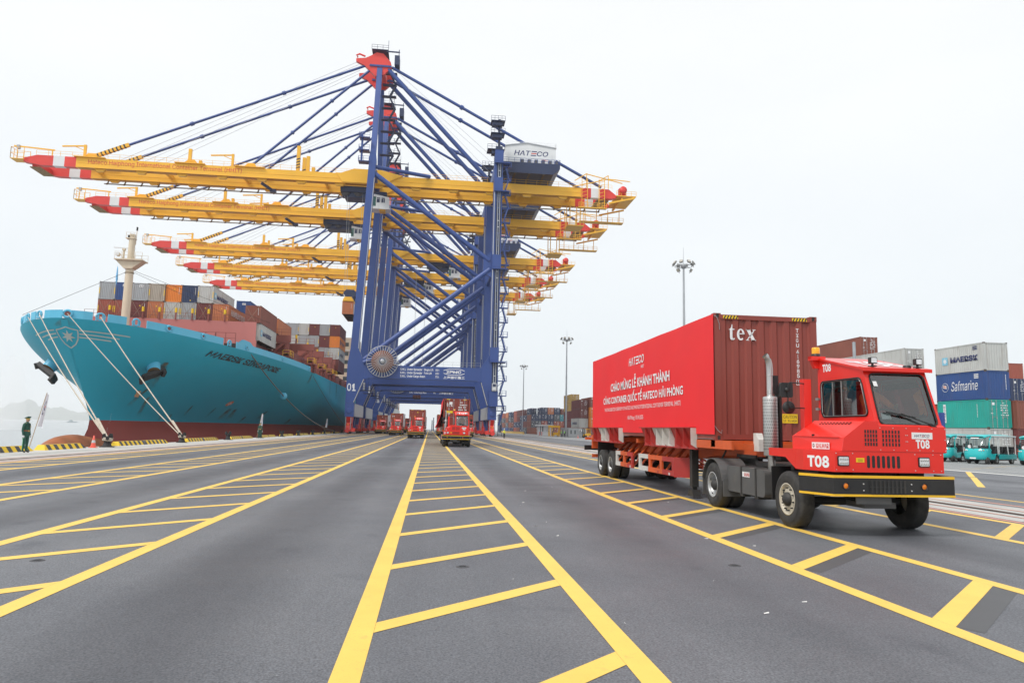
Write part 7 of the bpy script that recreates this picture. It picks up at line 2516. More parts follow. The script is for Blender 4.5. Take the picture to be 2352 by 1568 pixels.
# ------------------------------------------------------------------ quay edge blocks, cones, flags
KYEL = paint_mat('kerb yellow', (0.83, 0.55, 0.02), 0.62)
KBLK = paint_mat('kerb black', (0.05, 0.052, 0.06), 0.66)
def kerb_block(y0, y1, label, ph):
    b = MB()
    n = int((y1 - y0) / 0.37)
    prof = [(-21.62, 0.0), (-21.55, 0.29), (-21.22, 0.29), (-21.02, 0.0)]
    st = (y1 - y0) / n
    for k in range(n):
        ya, yb = y0 + k * st, y0 + (k + 1) * st
        ya2 = ya + (0.28 if k == 0 else 0)
        yb2 = yb - (0.28 if k == n - 1 else 0)
        mm = (k + ph) % 2
        vs = [(prof[0][0], ya, 0), (prof[1][0], ya2, .29), (prof[2][0], ya2, .29), (prof[3][0], ya, 0), (prof[0][0], yb, 0), (prof[1][0], yb2, .29), (prof[2][0], yb2, .29), (prof[3][0], yb, 0)]
        fs = [(0, 1, 5, 4), (1, 2, 6, 5), (2, 3, 7, 6)]
        if k == 0: fs.append((3, 2, 1, 0))
        if k == n - 1: fs.append((4, 5, 6, 7))
        b.add(vs, fs, mm)
    o = b.build('kerb_block', [KYEL, KBLK])
    tag(o, label, 'kerb', 'striped blocks along the quay edge')
kerb_block(29.6, 35.3, 'striped edge block at the far left, cut off by the photo\'s edge', 0)
kerb_block(35.9, 41.2, 'yellow and black edge block behind the soldier standing nearest', 1)
kerb_block(42.3, 47.1, 'yellow and black edge block just left of the traffic cone', 0)
for i in range(9):
    y = BOLL_Y[i] + 2.5
    gap = BOLL_Y[i + 1] - BOLL_Y[i] - 4.8
    for h in (0, 1):
        kerb_block(y + h * gap / 2, y + (h + 1) * gap / 2, 'yellow and black edge block, %s of two between the %s and %s bollards' % ('nearer' if h == 0 else 'farther', PLC[i] if i < 8 else 'ninth', (PLC + ['ninth', 'tenth'])[i + 1]), h)
CONER = mat('cone orange', (0.85, 0.12, 0.08), 0.45)
def cone(x, y, label):
    b = MB()
    b.box(-0.2, 0.2, -0.2, 0.2, 0, 0.035, 0)
    b.lathe([(0.155, 0.035), (0.113, 0.30)], (0, 0, 0), 'z', 16, 0)
    b.lathe([(0.114, 0.30), (0.082, 0.47)], (0, 0, 0), 'z', 16, 1)
    b.lathe([(0.082, 0.47), (0.035, 0.75), (0.0, 0.76)], (0, 0, 0), 'z', 16, 0)
    o = b.build('traffic_cone', [CONER, REFW])
    o.location = (x, y, 0.005)
    tag(o, label, 'traffic cone', 'orange traffic cones')
cone(-20.92, 47.75, 'orange cone with a white band standing beside the first bollard on the quay')
cone(36.6, 174, 'orange cone standing alone before the right half of the grey site office')
for i, x in enumerate((39.1, 39.55, 40.0)):
    cone(x, 174.3 + 0.2 * i, 'orange cone, %s of the tight group beside the yellow forklift' % ('left', 'middle', 'right')[i])
cone(42.6, 177.5, 'orange cone at the right of the yellow forklift')

FLAGM = mat('flag cloth', (0.72, 0.71, 0.76), 0.7, 0, 0.03, 3)
WOODP = mat('wooden pole', (0.42, 0.30, 0.18), 0.7)
def flag(x, y, lean, label, H=3.15, s=1.0):
    T = thing('flag', label, 'flag', (x, y, 0), 0, 'white flags along the quay')
    b = MB(); b.tube((0, 0, 0.0), (lean, 0, H), 0.022, 0.015, 8); b.build('pole', WOODP, T)
    b = MB()
    n1, n2 = 9, 14
    vs = []
    for j in range(n2 + 1):
        v = j / n2
        px = lean * (1 - v * 0.56)
        pz = H - v * 0.56 * H
        for i in range(n1 + 1):
            u = i / n1
            ww = (0.10 + 0.24 * v) * s
            vs.append((px + u * ww + 0.01, 0.07 * math.sin(u * 9 + v * 2.5) * (0.3 + v), pz - u * 0.18 - 0.03 * math.sin(u * 7)))
    m_ = n1 + 1
    b.add(vs, [(j * m_ + i, j * m_ + i + 1, (j + 1) * m_ + i + 1, (j + 1) * m_ + i) for j in range(n2) for i in range(n1)], 0, True)
    for (j, i, mm) in ((3, 5, 1), (4, 4, 1), (5, 5, 2), (6, 3, 1), (6, 5, 1), (7, 3, 1), (8, 4, 1), (8, 2, 1), (5, 3, 1)):
        a = Vector(vs[j * m_ + i]); c = Vector(vs[(j + 1) * m_ + i + 1]); d = Vector(vs[j * m_ + i + 1]); e = Vector(vs[(j + 1) * m_ + i])
        o_ = Vector((0, -0.012, 0))
        b.add([a + o_, a.lerp(d, 0.7) + o_, c.lerp(e, 0.3) + o_, e + o_], [(0, 1, 2, 3)], mm)
    b.build('cloth', [FLAGM, TXTN, TXTR], T, fix=False)
flag(-21.5, 41.55, 0.66, 'drooping white flag with navy and red marks, behind the nearest soldier')
flag(-21.4, 92.6, 0.5, 'drooping white flag on the quay next to the farther soldier', 3.05, 1.1)
flag(-21.4, 150.0, 0.45, 'white flag on the quay close to the red bogies of the first crane', 3.2, 1.2)

# ------------------------------------------------------------------ people
SKIN = mat('skin', (0.45, 0.26, 0.18), 0.6, var=0.06)
HAIR = mat('black hair', (0.012, 0.011, 0.010), 0.6)
SHOE = mat('black shoe', (0.015, 0.015, 0.016), 0.45)
UGRN = mat('dark green uniform', (0.012, 0.075, 0.055), 0.75, 0, 0.12, 6)
HIVIS = mat('fluorescent yellow cloth', (0.72, 0.76, 0.06), 0.7)
HIGRN = mat('fluorescent green cloth', (0.30, 0.78, 0.12), 0.7)
DTROU = mat('dark trousers', (0.02, 0.024, 0.04), 0.8)
BSHIRT = mat('blue work shirt', (0.04, 0.07, 0.22), 0.8)
OSHIRT = mat('orange work shirt', (0.78, 0.20, 0.04), 0.75, 0, 0.08, 6)
GLOVE = mat('white glove', (0.75, 0.75, 0.76), 0.7)
HELM = mat('white helmet', (0.78, 0.78, 0.78), 0.35)
HELMO = mat('orange helmet', (0.80, 0.25, 0.03), 0.35)
GOLD = mat('gold braid', (0.70, 0.48, 0.10), 0.4, 0.3)
BELT = mat('brown belt', (0.30, 0.10, 0.04), 0.5)
def person_mesh(key, J, E, mats):
    """J: joint -> (x, y, z, radius); E: (a, b, material); one skinned surface, plus fingers rooted in the palms"""
    names = list(J)
    me = bpy.data.meshes.new('skeleton')
    me.from_pydata([J[n][:3] for n in names], [(names.index(a), names.index(c)) for a, c, _ in E], [])
    ob = bpy.data.objects.new('skeleton', me)
    C.objects.link(ob)
    sk = ob.modifiers.new('skin', 'SKIN')
    sk.use_smooth_shade = True
    for i, n in enumerate(names):
        r = J[n][3]
        me.skin_vertices[0].data[i].radius = r if isinstance(r, tuple) else (r, r)
        me.skin_vertices[0].data[i].use_root = n == 'pelvis'
    sub = ob.modifiers.new('sub', 'SUBSURF'); sub.levels = 2
    dg = bpy.context.evaluated_depsgraph_get()
    em = ob.evaluated_get(dg).to_mesh()
    b = MB()
    P = {n: Vector(J[n][:3]) for n in names}
    vs = [tuple(v.co) for v in em.vertices]
    for p in em.polygons:
        c = sum((Vector(vs[i]) for i in p.vertices), Vector()) / len(p.vertices)
        best, bm = 1e9, 0
        for a, d, mm in E:
            A, D = P[a], P[d]
            t = max(0, min(1, (c - A).dot(D - A) / (D - A).length_squared))
            ra = J[a][3] if not isinstance(J[a][3], tuple) else J[a][3][0]
            dist = (c - A.lerp(D, t)).length - ra * 0.5
            if dist < best: best, bm = dist, mm
        b.f.append(tuple(p.vertices)); b.mi.append(bm); b.sm.append(True)
    b.v = vs
    ob.evaluated_get(dg).to_mesh_clear()
    bpy.data.objects.remove(ob)
    for s in ('l', 'r'):
        w_, h_ = P['wrist_' + s], P['hand_' + s]
        d = (h_ - w_).normalized()
        fwdv = Vector((0, -1, 0)) if abs(d.y) < 0.8 else Vector((0, 0, -1))
        sd_ = d.cross(fwdv).normalized()
        hm = [mm for a, c, mm in E if c == 'hand_' + s][0]
        for k in range(4):
            o_ = h_ + fwdv * (0.027 - 0.018 * k) - d * 0.02
            l = (0.072, 0.082, 0.076, 0.058)[k]
            q1 = o_ + d * l * 0.6
            q2 = q1 + (d * 0.7 + sd_ * (0.6 if s == 'l' else -0.6) * (1 if d.z < 0 else 0.6)).normalized() * l * 0.45
            b.tube(o_, q1, 0.0095, 0.009, 6, hm); b.tube(q1, q2, 0.009, 0.007, 6, hm)
        o_ = h_ - d * 0.05 + fwdv * 0.03
        b.tube(o_, o_ + (d * 0.6 + fwdv * 0.6).normalized() * 0.06, 0.011, 0.009, 6, hm)
    m2 = b.mesh(key, fix=False)
    for x in mats: m2.materials.append(x)
    return m2
def stand_pose():
    J = {'pelvis': (0, 0, 0.96, (0.155, 0.12)), 'waist': (0, 0, 1.12, (0.145, 0.115)), 'chest': (0, 0.01, 1.32, (0.175, 0.125)), 'neckb': (0, 0.012, 1.47, (0.085, 0.075)), 'neck': (0, 0.0, 1.53, 0.055), 'chin': (0, -0.02, 1.585, (0.068, 0.08)), 'brow': (0, -0.012, 1.67, (0.080, 0.098)), 'crown': (0, 0, 1.735, (0.06, 0.075))}
    E = [('pelvis', 'waist', 1), ('waist', 'chest', 1), ('chest', 'neckb', 1), ('neckb', 'neck', 0), ('neck', 'chin', 0), ('chin', 'brow', 0), ('brow', 'crown', 0)]
    for s, x in (('l', 1), ('r', -1)):
        J.update({'sh_' + s: (x * 0.185, 0.01, 1.425, 0.075), 'elb_' + s: (x * 0.245, 0.03, 1.13, 0.052), 'wrist_' + s: (x * 0.255, -0.03, 0.89, 0.037), 'hand_' + s: (x * 0.255, -0.05, 0.80, (0.028, 0.045)),
                  'hip_' + s: (x * 0.10, 0, 0.90, 0.105), 'knee_' + s: (x * 0.11, -0.015, 0.50, 0.070), 'ank_' + s: (x * 0.115, 0.03, 0.10, 0.048), 'toe_' + s: (x * 0.14, -0.14, 0.035, (0.045, 0.035))})
        E += [('neckb', 'sh_' + s, 1), ('sh_' + s, 'elb_' + s, 1), ('elb_' + s, 'wrist_' + s, 1), ('wrist_' + s, 'hand_' + s, 3), ('pelvis', 'hip_' + s, 2), ('hip_' + s, 'knee_' + s, 2), ('knee_' + s, 'ank_' + s, 2), ('ank_' + s, 'toe_' + s, 4)]
    return J, E
def face(T, dz=0.0, dy=0.0, eyes=True):
    b = MB()
    z = 1.645 + dz
    for x in (-0.032, 0.032):
        b.lathe([(0.0, -0.006), (0.012, -0.003), (0.014, 0.004)], (x, -0.104 + dy, z), 'y', 8, 0)
        b.box(x - 0.018, x + 0.018, -0.112 + dy, -0.10 + dy, z + 0.018, z + 0.024, 1)
    b.box(-0.026, 0.026, -0.098 + dy, -0.088 + dy, z - 0.072, z - 0.064, 2)
    b.prism([(-0.095 + dy, z + 0.005), (-0.125 + dy, z - 0.035), (-0.095 + dy, z - 0.042)], 'x', -0.013, 0.013, 3)
    for x in (-0.084, 0.084):
        b.prism(rrect(-0.02 + dy, 0.02 + dy, z - 0.03, z + 0.03, 0.015, 0.015), 'x', x - 0.008, x + 0.008, 3)
    b.build('face', [mat('eye', (0.03, 0.025, 0.02), 0.3), HAIR, mat('lip', (0.35, 0.12, 0.10), 0.5), SKIN], T)
def soldier(x, y, rz, label, wide=1.0):
    J, E = stand_pose()
    T = thing('person', label, 'person', (x, y, 0.004), rz, 'soldiers in green along the quay')
    inst('body', person_mesh('body', J, E, [SKIN, UGRN, UGRN, GLOVE, SHOE]), T)
    face(T)
    b = MB()   # peaked cap
    b.lathe([(0.088, 1.685), (0.094, 1.72), (0.098, 1.725)], (0, 0, 0), 'z', 20, 1)
    b.add([(0.0, -0.02, 1.83)] + [(0.145 * math.cos(2 * math.pi * k / 20), 0.155 * math.sin(2 * math.pi * k / 20), 1.775 - 0.045 * math.sin(2 * math.pi * k / 20) * 1.0) for k in range(20)] + [(0.098 * math.cos(2 * math.pi * k / 20), 0.105 * math.sin(2 * math.pi * k / 20), 1.722) for k in range(20)], [(0, 1 + k, 1 + (k + 1) % 20) for k in range(20)] + [(1 + k, 21 + k, 21 + (k + 1) % 20, 1 + (k + 1) % 20) for k in range(20)], 0, True)
    b.add([(0.085 * math.cos(rad(200 + 14 * k)), 0.10 * math.sin(rad(200 + 14 * k)), 1.70) for k in range(11)] + [(0.095 * math.cos(rad(200 + 14 * k)), -0.02 + 0.155 * math.sin(rad(200 + 14 * k)), 1.672) for k in range(11)], [(k, k + 1, 12 + k, 11 + k) for k in range(10)], 1, True)
    b.build('cap', [UGRN, GOLD], T, fix=False)
    b = MB()
    b.lathe([(0.150, 1.06), (0.156, 1.08), (0.156, 1.11), (0.150, 1.13)], (0, 0, 0), 'z', 20, 0)
    for v in range(0): pass
    b.v = [(p[0] * 1.0, p[1] * 0.82, p[2]) for p in b.v]
    b.box(-0.03, 0.03, -0.135, -0.120, 1.065, 1.125, 1)
    b.build('belt', [BELT, GOLD], T)
    b = MB()
    for s in (-1, 1):
        b.box(s * 0.10 - 0.05, s * 0.10 + 0.07 * (1 if s > 0 else 0.7), -0.05, 0.05, 1.478, 1.492, 0)
        b.prism([(s * 0.205, 0.1), (s * 0.205 + s * 0.004, 0.1), (s * 0.19 + s * 0.004, 0.9), (s * 0.19, 0.9)], 'y', -0.012, 0.012, 1)
        b.prism([(s * 0.02, 1.46), (s * 0.09, 1.46), (s * 0.01, 1.28)], 'y', -0.135, -0.130, 2)
    for k in range(4): b.box(0.05 + 0.022 * k, 0.066 + 0.022 * k, -0.145, -0.135, 1.30, 1.33, 0)
    b.build('uniform_trim', [GOLD, mat('bright green piping', (0.06, 0.35, 0.14), 0.6), mat('collar lapel green', (0.01, 0.05, 0.04), 0.7)], T)
    return T
soldier(-20.3, 38.9, rad(82), 'soldier in a dark green uniform with peaked cap and white gloves, standing nearest on the quay')
soldier(-20.05, 88.3, rad(15), 'soldier in dark green uniform standing farther down the quay beside a bollard')
def worker(x, y, rz, label, top, trou, helm, vest=None, armup=False):
    J, E = stand_pose()
    if armup:
        J['elb_r'] = (-0.24, -0.10, 1.16, 0.052); J['wrist_r'] = (-0.12, -0.26, 1.28, 0.037); J['hand_r'] = (-0.08, -0.30, 1.35, (0.03, 0.045))
    T = thing('person', label, 'person', (x, y, 0.004), rz, 'workers in helmets on the yard')
    inst('body', person_mesh('body', J, E, [SKIN, top, trou, SKIN, SHOE]), T)
    face(T)
    b = MB()
    b.lathe([(0.125, 1.70), (0.112, 1.715), (0.108, 1.77), (0.08, 1.82), (0.0, 1.835)], (0, 0, 0), 'z', 18, 0)
    b.build('helmet', helm, T)
    if vest:
        b = MB()
        prof = [(0.172, 1.0), (0.168, 1.12), (0.195, 1.32), (0.17, 1.44), (0.09, 1.49)]
        b.lathe(prof, (0, 0, 0), 'z', 20, 0)
        b.lathe([(0.178, 1.10), (0.180, 1.15)], (0, 0, 0), 'z', 20, 1)
        b.v = [(p[0], p[1] * 0.78 + 0.005, p[2]) for p in b.v]
        b.build('vest', [vest, REFW], T)
    return T
worker(14.1, 134.5, rad(40), 'worker in a yellow hi-vis jacket and white helmet beside the first crane', HIVIS, DTROU, HELM, None, True)
worker(36.3, 209.5, rad(70), 'worker in a blue shirt and white helmet by the yellow steel frame', BSHIRT, DTROU, HELM)
worker(36.6, 196.5, rad(60), 'worker in a green hi-vis vest and orange helmet before the site office', HIGRN, DTROU, HELMO, HIGRN)
worker(37.1, 194.2, rad(-60), 'worker in green vest over dark clothes, white helmet, before the site office', DTROU, DTROU, HELM, HIGRN)
# drivers
def driver_mesh():
    J = {'pelvis': (0, 0, 0.50, (0.16, 0.13)), 'waist': (0, 0.03, 0.68, (0.15, 0.12)), 'chest': (0, 0.05, 0.90, (0.175, 0.125)), 'neckb': (0, 0.03, 1.05, (0.085, 0.075)), 'neck': (0, 0.0, 1.11, 0.055), 'chin': (0, -0.03, 1.165, (0.068, 0.08)), 'brow': (0, -0.022, 1.25, (0.080, 0.098)), 'crown': (0, -0.01, 1.315, (0.06, 0.075))}
    E = [('pelvis', 'waist', 1), ('waist', 'chest', 1), ('chest', 'neckb', 1), ('neckb', 'neck', 0), ('neck', 'chin', 0), ('chin', 'brow', 0), ('brow', 'crown', 0)]
    for s, x in (('l', 1), ('r', -1)):
        J.update({'sh_' + s: (x * 0.185, 0.03, 1.0, 0.075), 'elb_' + s: (x * 0.27, -0.20, 0.82, 0.052), 'wrist_' + s: (x * 0.20, -0.40, 0.80, 0.037), 'hand_' + s: (x * 0.17, -0.47, 0.82, (0.03, 0.04)),
                  'hip_' + s: (x * 0.10, -0.03, 0.49, 0.10), 'knee_' + s: (x * 0.13, -0.45, 0.50, 0.07), 'ank_' + s: (x * 0.13, -0.50, 0.10, 0.048), 'toe_' + s: (x * 0.14, -0.66, 0.06, (0.045, 0.035))})
        E += [('neckb', 'sh_' + s, 1), ('sh_' + s, 'elb_' + s, 1), ('elb_' + s, 'wrist_' + s, 1), ('wrist_' + s, 'hand_' + s, 0), ('pelvis', 'hip_' + s, 2), ('hip_' + s, 'knee_' + s, 2), ('knee_' + s, 'ank_' + s, 2), ('ank_' + s, 'toe_' + s, 3)]
    return person_mesh('body', J, E, [SKIN, OSHIRT, DTROU, SHOE])
dme = driver_mesh()
drv0 = None
for i, (t, tr, o, num) in enumerate(trucks[:5]):
    if drv0 is None:
        T = thing('person', 'driver in an orange shirt at the wheel of the nearest red tractor', 'person', (8.45, 12.82, 1.47), 0, 'drivers of the red tractors')
        inst('body', dme, T)
        face(T, -0.42, -0.01)
        b = MB()
        b.lathe([(0.098, 1.245), (0.099, 1.28), (0.085, 1.33), (0.05, 1.36), (0.0, 1.365)], (0, 0.0, 0), 'z', 16, 0)
        b.build('hair', HAIR, T)
        drv0 = T
    else:
        T = copy_tree(drv0)
        T.location = (8.45 + TRUCKS[i][0], 12.82 + TRUCKS[i][1], 1.47)
        tag(T, 'driver in an orange shirt at the wheel of tractor ' + num, 'person', 'drivers of the red tractors')

# ------------------------------------------------------------------ light masts
def mast(x, y, H, label):
    T = thing('light_mast', label, 'light mast', (x, y, 0), 0, 'tall yard light masts')
    b = MB()
    b.tube((0, 0, 0), (0, 0, H), 0.34, 0.15, 12, 0)
    b.lathe([(0.5, 0.0), (0.5, 0.06), (0.34, 0.08)], (0, 0, 0), 'z', 12)
    b.build('pole', GALV, T)
    b = MB(); b.tube((0, 0, H), (0, 0, H + 3.0), 0.04, 0.02, 6); b.build('lightning_rod', GALV, T)
    b = MB()
    b.path([(1.5 * math.cos(t * math.pi / 12), 1.5 * math.sin(t * math.pi / 12), H - 0.4) for t in range(24)], 0.06, 5, 0, True)
    for k in range(4): b.beam((0, 0, H - 0.4), (1.5 * math.cos(k * math.pi / 2 + 0.4), 1.5 * math.sin(k * math.pi / 2 + 0.4), H - 0.4), 0.08, 0.08)
    b.lathe([(0.3, H - 0.8), (0.5, H - 0.5), (0.5, H - 0.1), (0.3, H)], (0, 0, 0), 'z', 12)
    b.build('ring', GALV, T)
    lm = MB()
    lm.box(-0.30, 0.30, -0.12, 0.12, -0.25, 0.32, 0)
    lm.box(-0.26, 0.26, -0.14, -0.12, -0.20, 0.27, 1)
    lm.box(-0.04, 0.04, -0.05, 0.05, -0.5, -0.25, 0)
    fm = lm.mesh('floodlight')
    fm.materials.append(mat('floodlight housing', (0.22, 0.22, 0.21), 0.5)); fm.materials.append(mat('floodlight lens', (0.45, 0.42, 0.36), 0.2))
    for k in range(8):
        a = 2 * math.pi * k / 8 + 0.2
        o = inst('floodlight', fm, T, (1.75 * math.cos(a), 1.75 * math.sin(a), H + 0.1))
        o.rotation_euler = (rad(-35), 0, a + math.pi / 2)
    for k, a in enumerate((3.6, 5.6)):
        o = inst('floodlight', fm, T, (1.3 * math.cos(a), 1.3 * math.sin(a), H - 1.3))
        o.rotation_euler = (rad(30), 0, a + math.pi / 2)
mast(43.4, 118, 31.2, 'tallest looking light mast, rising behind the container with the red banner')
mast(39.5, 205, 28.6, 'middle light mast of three, beside the two yellow containers')
mast(43.2, 330, 31.4, 'thinnest and farthest light mast of three, nearest the cranes')
for x, y, h in ((1.45, 400, 5.8), (2.3, 402, 7.3)):
    b = MB(); b.tube((0, 0, 0), (0, 0, h), 0.28, 0.24, 8); b.box(-0.3, 0.3, -0.3, 0.3, h, h + 0.12)
    o = b.build('post', DBLUE); o.location = (x, y, 0)
    tag(o, 'plain dark post at the far end of the road, %s of two' % ('shorter' if h < 6 else 'taller'), 'post', 'dark posts at the road end')
b = MB(); b.tube((0, 0, 0), (0, 0, 11.6), 0.19, 0.16, 10); b.lathe([(0.17, 11.6), (0.2, 11.65), (0.0, 11.7)], (0, 0, 0), 'z', 10)
o = b.build('steel_pole', GALV); o.location = (44.35, 70, 0)
tag(o, 'plain grey steel pole rising behind the red cab roof', 'pole')

# ------------------------------------------------------------------ yard buildings and kit
OFFG = mat('office grey', (0.30, 0.315, 0.325), 0.5, 0, 0.05, 0.4, dirt=0.2, dcol=(0.2, 0.2, 0.2), dscale=0.6)
HUTW = mat('hut panel', (0.62, 0.63, 0.65), 0.5, 0, 0.04, 0.3)
DWIN = mat('dark window', (0.03, 0.045, 0.05), 0.15)
for i, x0 in enumerate((37.4, 39.87)):
    T = thing('site_office', ('grey container office, left of the two joined ones, with doors on its long side', 'grey container office with an air conditioner on its end wall')[i], 'site office', (x0, 190, 0), 0, 'grey container offices')
    b = MB()
    b.box(0.02, 2.43, 0.02, 12.0, 0.05, 2.48, 0)
    corr(b, (0.0, 0.1), 1, 11.8, 0.15, 2.4, 0.03, -1, 0.3, 0)
    corr(b, (0.1, 0.0), 0, 2.25, 0.15, 2.4, 0.03, -1, 0.3, 0)
    for (x, y) in ((0, 0), (2.33, 0), (0, 11.9)): b.box(x, x + 0.12, y - 0.02, y + 0.12, 0, 2.5, 0)
    b.box(-0.01, 2.46, -0.03, 12.0, 2.42, 2.52, 0)
    b.build('shell', OFFG, T)
    if i == 0:
        for y in (1.0, 8.2):
            b = MB(); b.box(-0.04, 0.0, y, y + 0.9, 0.1, 2.1); b.build('door', mat('door slate', (0.10, 0.11, 0.12), 0.5), T)
        for y in (3.6, 5.6):
            b = MB(); b.box(-0.04, 0.0, y, y + 0.5, 1.0, 2.0); b.build('window', DWIN, T)
        for x in (0.5, 1.6):
            b = MB(); b.box(x, x + 0.28, -0.05, 0.0, 0.9, 1.9); b.build('window', DWIN, T)
    else:
        b = MB(); b.box(0.35, 1.05, -0.32, -0.02, 1.55, 2.05, 0); b.lathe([(0.0, -0.33), (0.2, -0.33), (0.2, -0.325)], (0.62, 0, 1.8), 'y', 16, 1); b.build('air_conditioner', [CWHITE, PLASTIC], T)
T = thing('guard_hut', 'small pale flat-roofed guard hut with a blue sign, before the container stacks', 'guard hut', (36.5, 236, 0))
b = MB(); b.box(0, 4.0, 0, 4.5, 0, 3.1); b.build('wall', HUTW, T)
b = MB(); b.box(-0.7, 4.7, -0.7, 5.2, 3.1, 3.5); b.build('roof', HUTW, T)
b = MB(); b.box(0.3, 0.5, -0.03, 0, 0.2, 3.1); b.box(1.0, 1.3, -0.03, 0, 1.3, 3.0); b.build('window', DWIN, T)
b = MB(); b.box(2.9, 3.5, -0.08, -0.02, 1.2, 2.4, 0); b.box(3.0, 3.4, -0.09, -0.08, 1.7, 2.1, 1); b.build('sign', [mat('sign blue', (0.03, 0.20, 0.50), 0.5), TXTW], T)
b = MB(); b.box(2.3, 2.6, -0.3, -0.02, 1.4, 1.8); b.build('air_conditioner', CGREY, T)
for i, (x, y) in enumerate(((36.2, 233.5), (36.9, 233.2), (39.2, 231.0))):
    b = MB(); b.lathe([(0.09, 0), (0.09, 0.9), (0.13, 0.95), (0.13, 1.1), (0.0, 1.25)], (0, 0, 0), 'z', 12); b.box(-0.16, 0.16, -0.05, 0.05, 0.65, 0.75)
    o = b.build('fire_hydrant', CRED); o.location = (x, y, 0)
    tag(o, 'red hydrant, %s of three before the guard hut' % ('leftmost', 'middle', 'rightmost')[i], 'hydrant', 'red hydrants by the guard hut')
T = thing('spreader_stand', 'yellow steel frame standing between the guard hut and the grey office', 'steel frame', (35.7, 211, 0))
YST = mat('equipment yellow', (0.80, 0.44, 0.01), 0.45)
b = MB()
for x in (0.0, 0.95, 3.1):
    for y in (0, 1.8):
        b.box(x - 0.09, x + 0.09, y - 0.09, y + 0.09, 0, 3.1)
b.box(-0.1, 3.2, -0.12, 0.12, 2.6, 3.2); b.box(-0.1, 3.2, 1.68, 1.92, 2.6, 3.2)
for x in (0, 3.1): b.box(x - 0.08, x + 0.08, 0, 1.8, 2.7, 3.0)
b.build('portal', YST, T)
b = MB(); b.box(1.2, 2.9, 0.1, 1.5, 0.35, 1.15); b.box(1.3, 1.5, 0.0, 1.6, 0, 0.4); b.box(2.5, 2.7, 0.0, 1.6, 0, 0.4); b.box(2.6, 2.9, -0.1, 0.3, 0.9, 1.7); b.build('power_pack', YST, T)
T = thing('forklift', 'yellow and black forklift parked beside the grey office', 'forklift', (40.1, 179.6, 0), rad(20))
b = MB(); b.prism([(-0.9, 0.35), (0.9, 0.35), (0.9, 1.0), (0.6, 1.2), (-0.2, 1.0), (-0.9, 0.95)], 'y', -0.5, 0.5); b.build('body', YST, T)
b = MB()
for x, y in ((-0.7, -0.55), (-0.7, 0.55), (0.6, -0.55), (0.6, 0.55)): b.lathe([(0.0, -0.12), (0.33, -0.12), (0.36, 0), (0.33, 0.12), (0.0, 0.12)], (x, y, 0.36), 'y', 14)
b.build('wheel', TYRE, T)
b = MB()
for x, y in ((-0.5, -0.45), (-0.5, 0.45), (0.7, -0.45), (0.7, 0.45)): b.beam((x, y, 1.0), (x * 0.9, y, 2.25), 0.08, 0.08)
b.box(-0.55, 0.7, -0.5, 0.5, 2.2, 2.3); b.build('overhead_guard', YST, T)
b = MB()
for y in (-0.35, 0.35): b.box(-1.1, -0.98, y - 0.06, y + 0.06, 0.05, 2.4)
for z in (0.3, 1.2, 2.3): b.box(-1.1, -1.0, -0.35, 0.35, z, z + 0.12)
for y in (-0.25, 0.25): b.box(-2.1, -1.1, y - 0.06, y + 0.06, 0.08, 0.14)
b.build('lift_mast', PLASTIC, T)
YCON = mat('yellow painted concrete', (0.62, 0.40, 0.09), 0.7, 0, 0.12, 0.6)
bb = MB(); bb.prism([(-0.35, 0), (0.35, 0), (0.30, 0.2), (0.12, 0.45), (0.09, 0.95), (-0.09, 0.95), (-0.12, 0.45), (-0.30, 0.2)], 'y', 0, 5.9)
bm2 = bb.mesh('concrete_barrier'); bm2.materials.append(YCON)
for i in range(15):
    o = inst('concrete_barrier', bm2, None, (37.4, 282 + i * 6, 0.004))
    tag(o, 'yellow concrete barrier block in the run before the far container stacks', 'barrier', 'yellow concrete barrier blocks')
# blue steel rack behind the carts
NAVS = mat('rack blue', (0.03, 0.06, 0.26), 0.45, 0, 0.1, 1)
T = thing('steel_rack', 'dark blue steel rack frame standing behind the turquoise carts', 'steel rack', (38.9, 55.5, 0))
for x in (0.1, 3.9):
    for y in (0, 2.2):
        b = MB(); b.box(x - 0.16, x + 0.16, y - 0.16, y + 0.16, 0, 3.9 if y == 0 else 3.5); b.build('post', NAVS, T)
b = MB()
for y in (0, 2.2):
    b.box(0.26, 3.74, y - 0.12, y + 0.12, 3.0, 3.4)
    b.box(0.26, 3.74, y - 0.1, y + 0.1, 0.5, 0.75)
for x in (0.1, 3.9): b.box(x - 0.1, x + 0.1, 0.16, 2.04, 3.0, 3.3)
b.build('beam', NAVS, T)
b = MB()
b.beam((0.2, 0, 2.9), (1.5, 0, 0.7), 0.18, 0.18); b.beam((1.2, 0, 3.0), (1.4, 0, 0.7), 0.15, 0.15); b.beam((2.6, 0, 3.0), (2.6, 0, 0.7), 0.15, 0.15); b.beam((3.8, 0, 2.4), (3.2, 0, 3.1), 0.14, 0.14)
b.build('brace', NAVS, T)

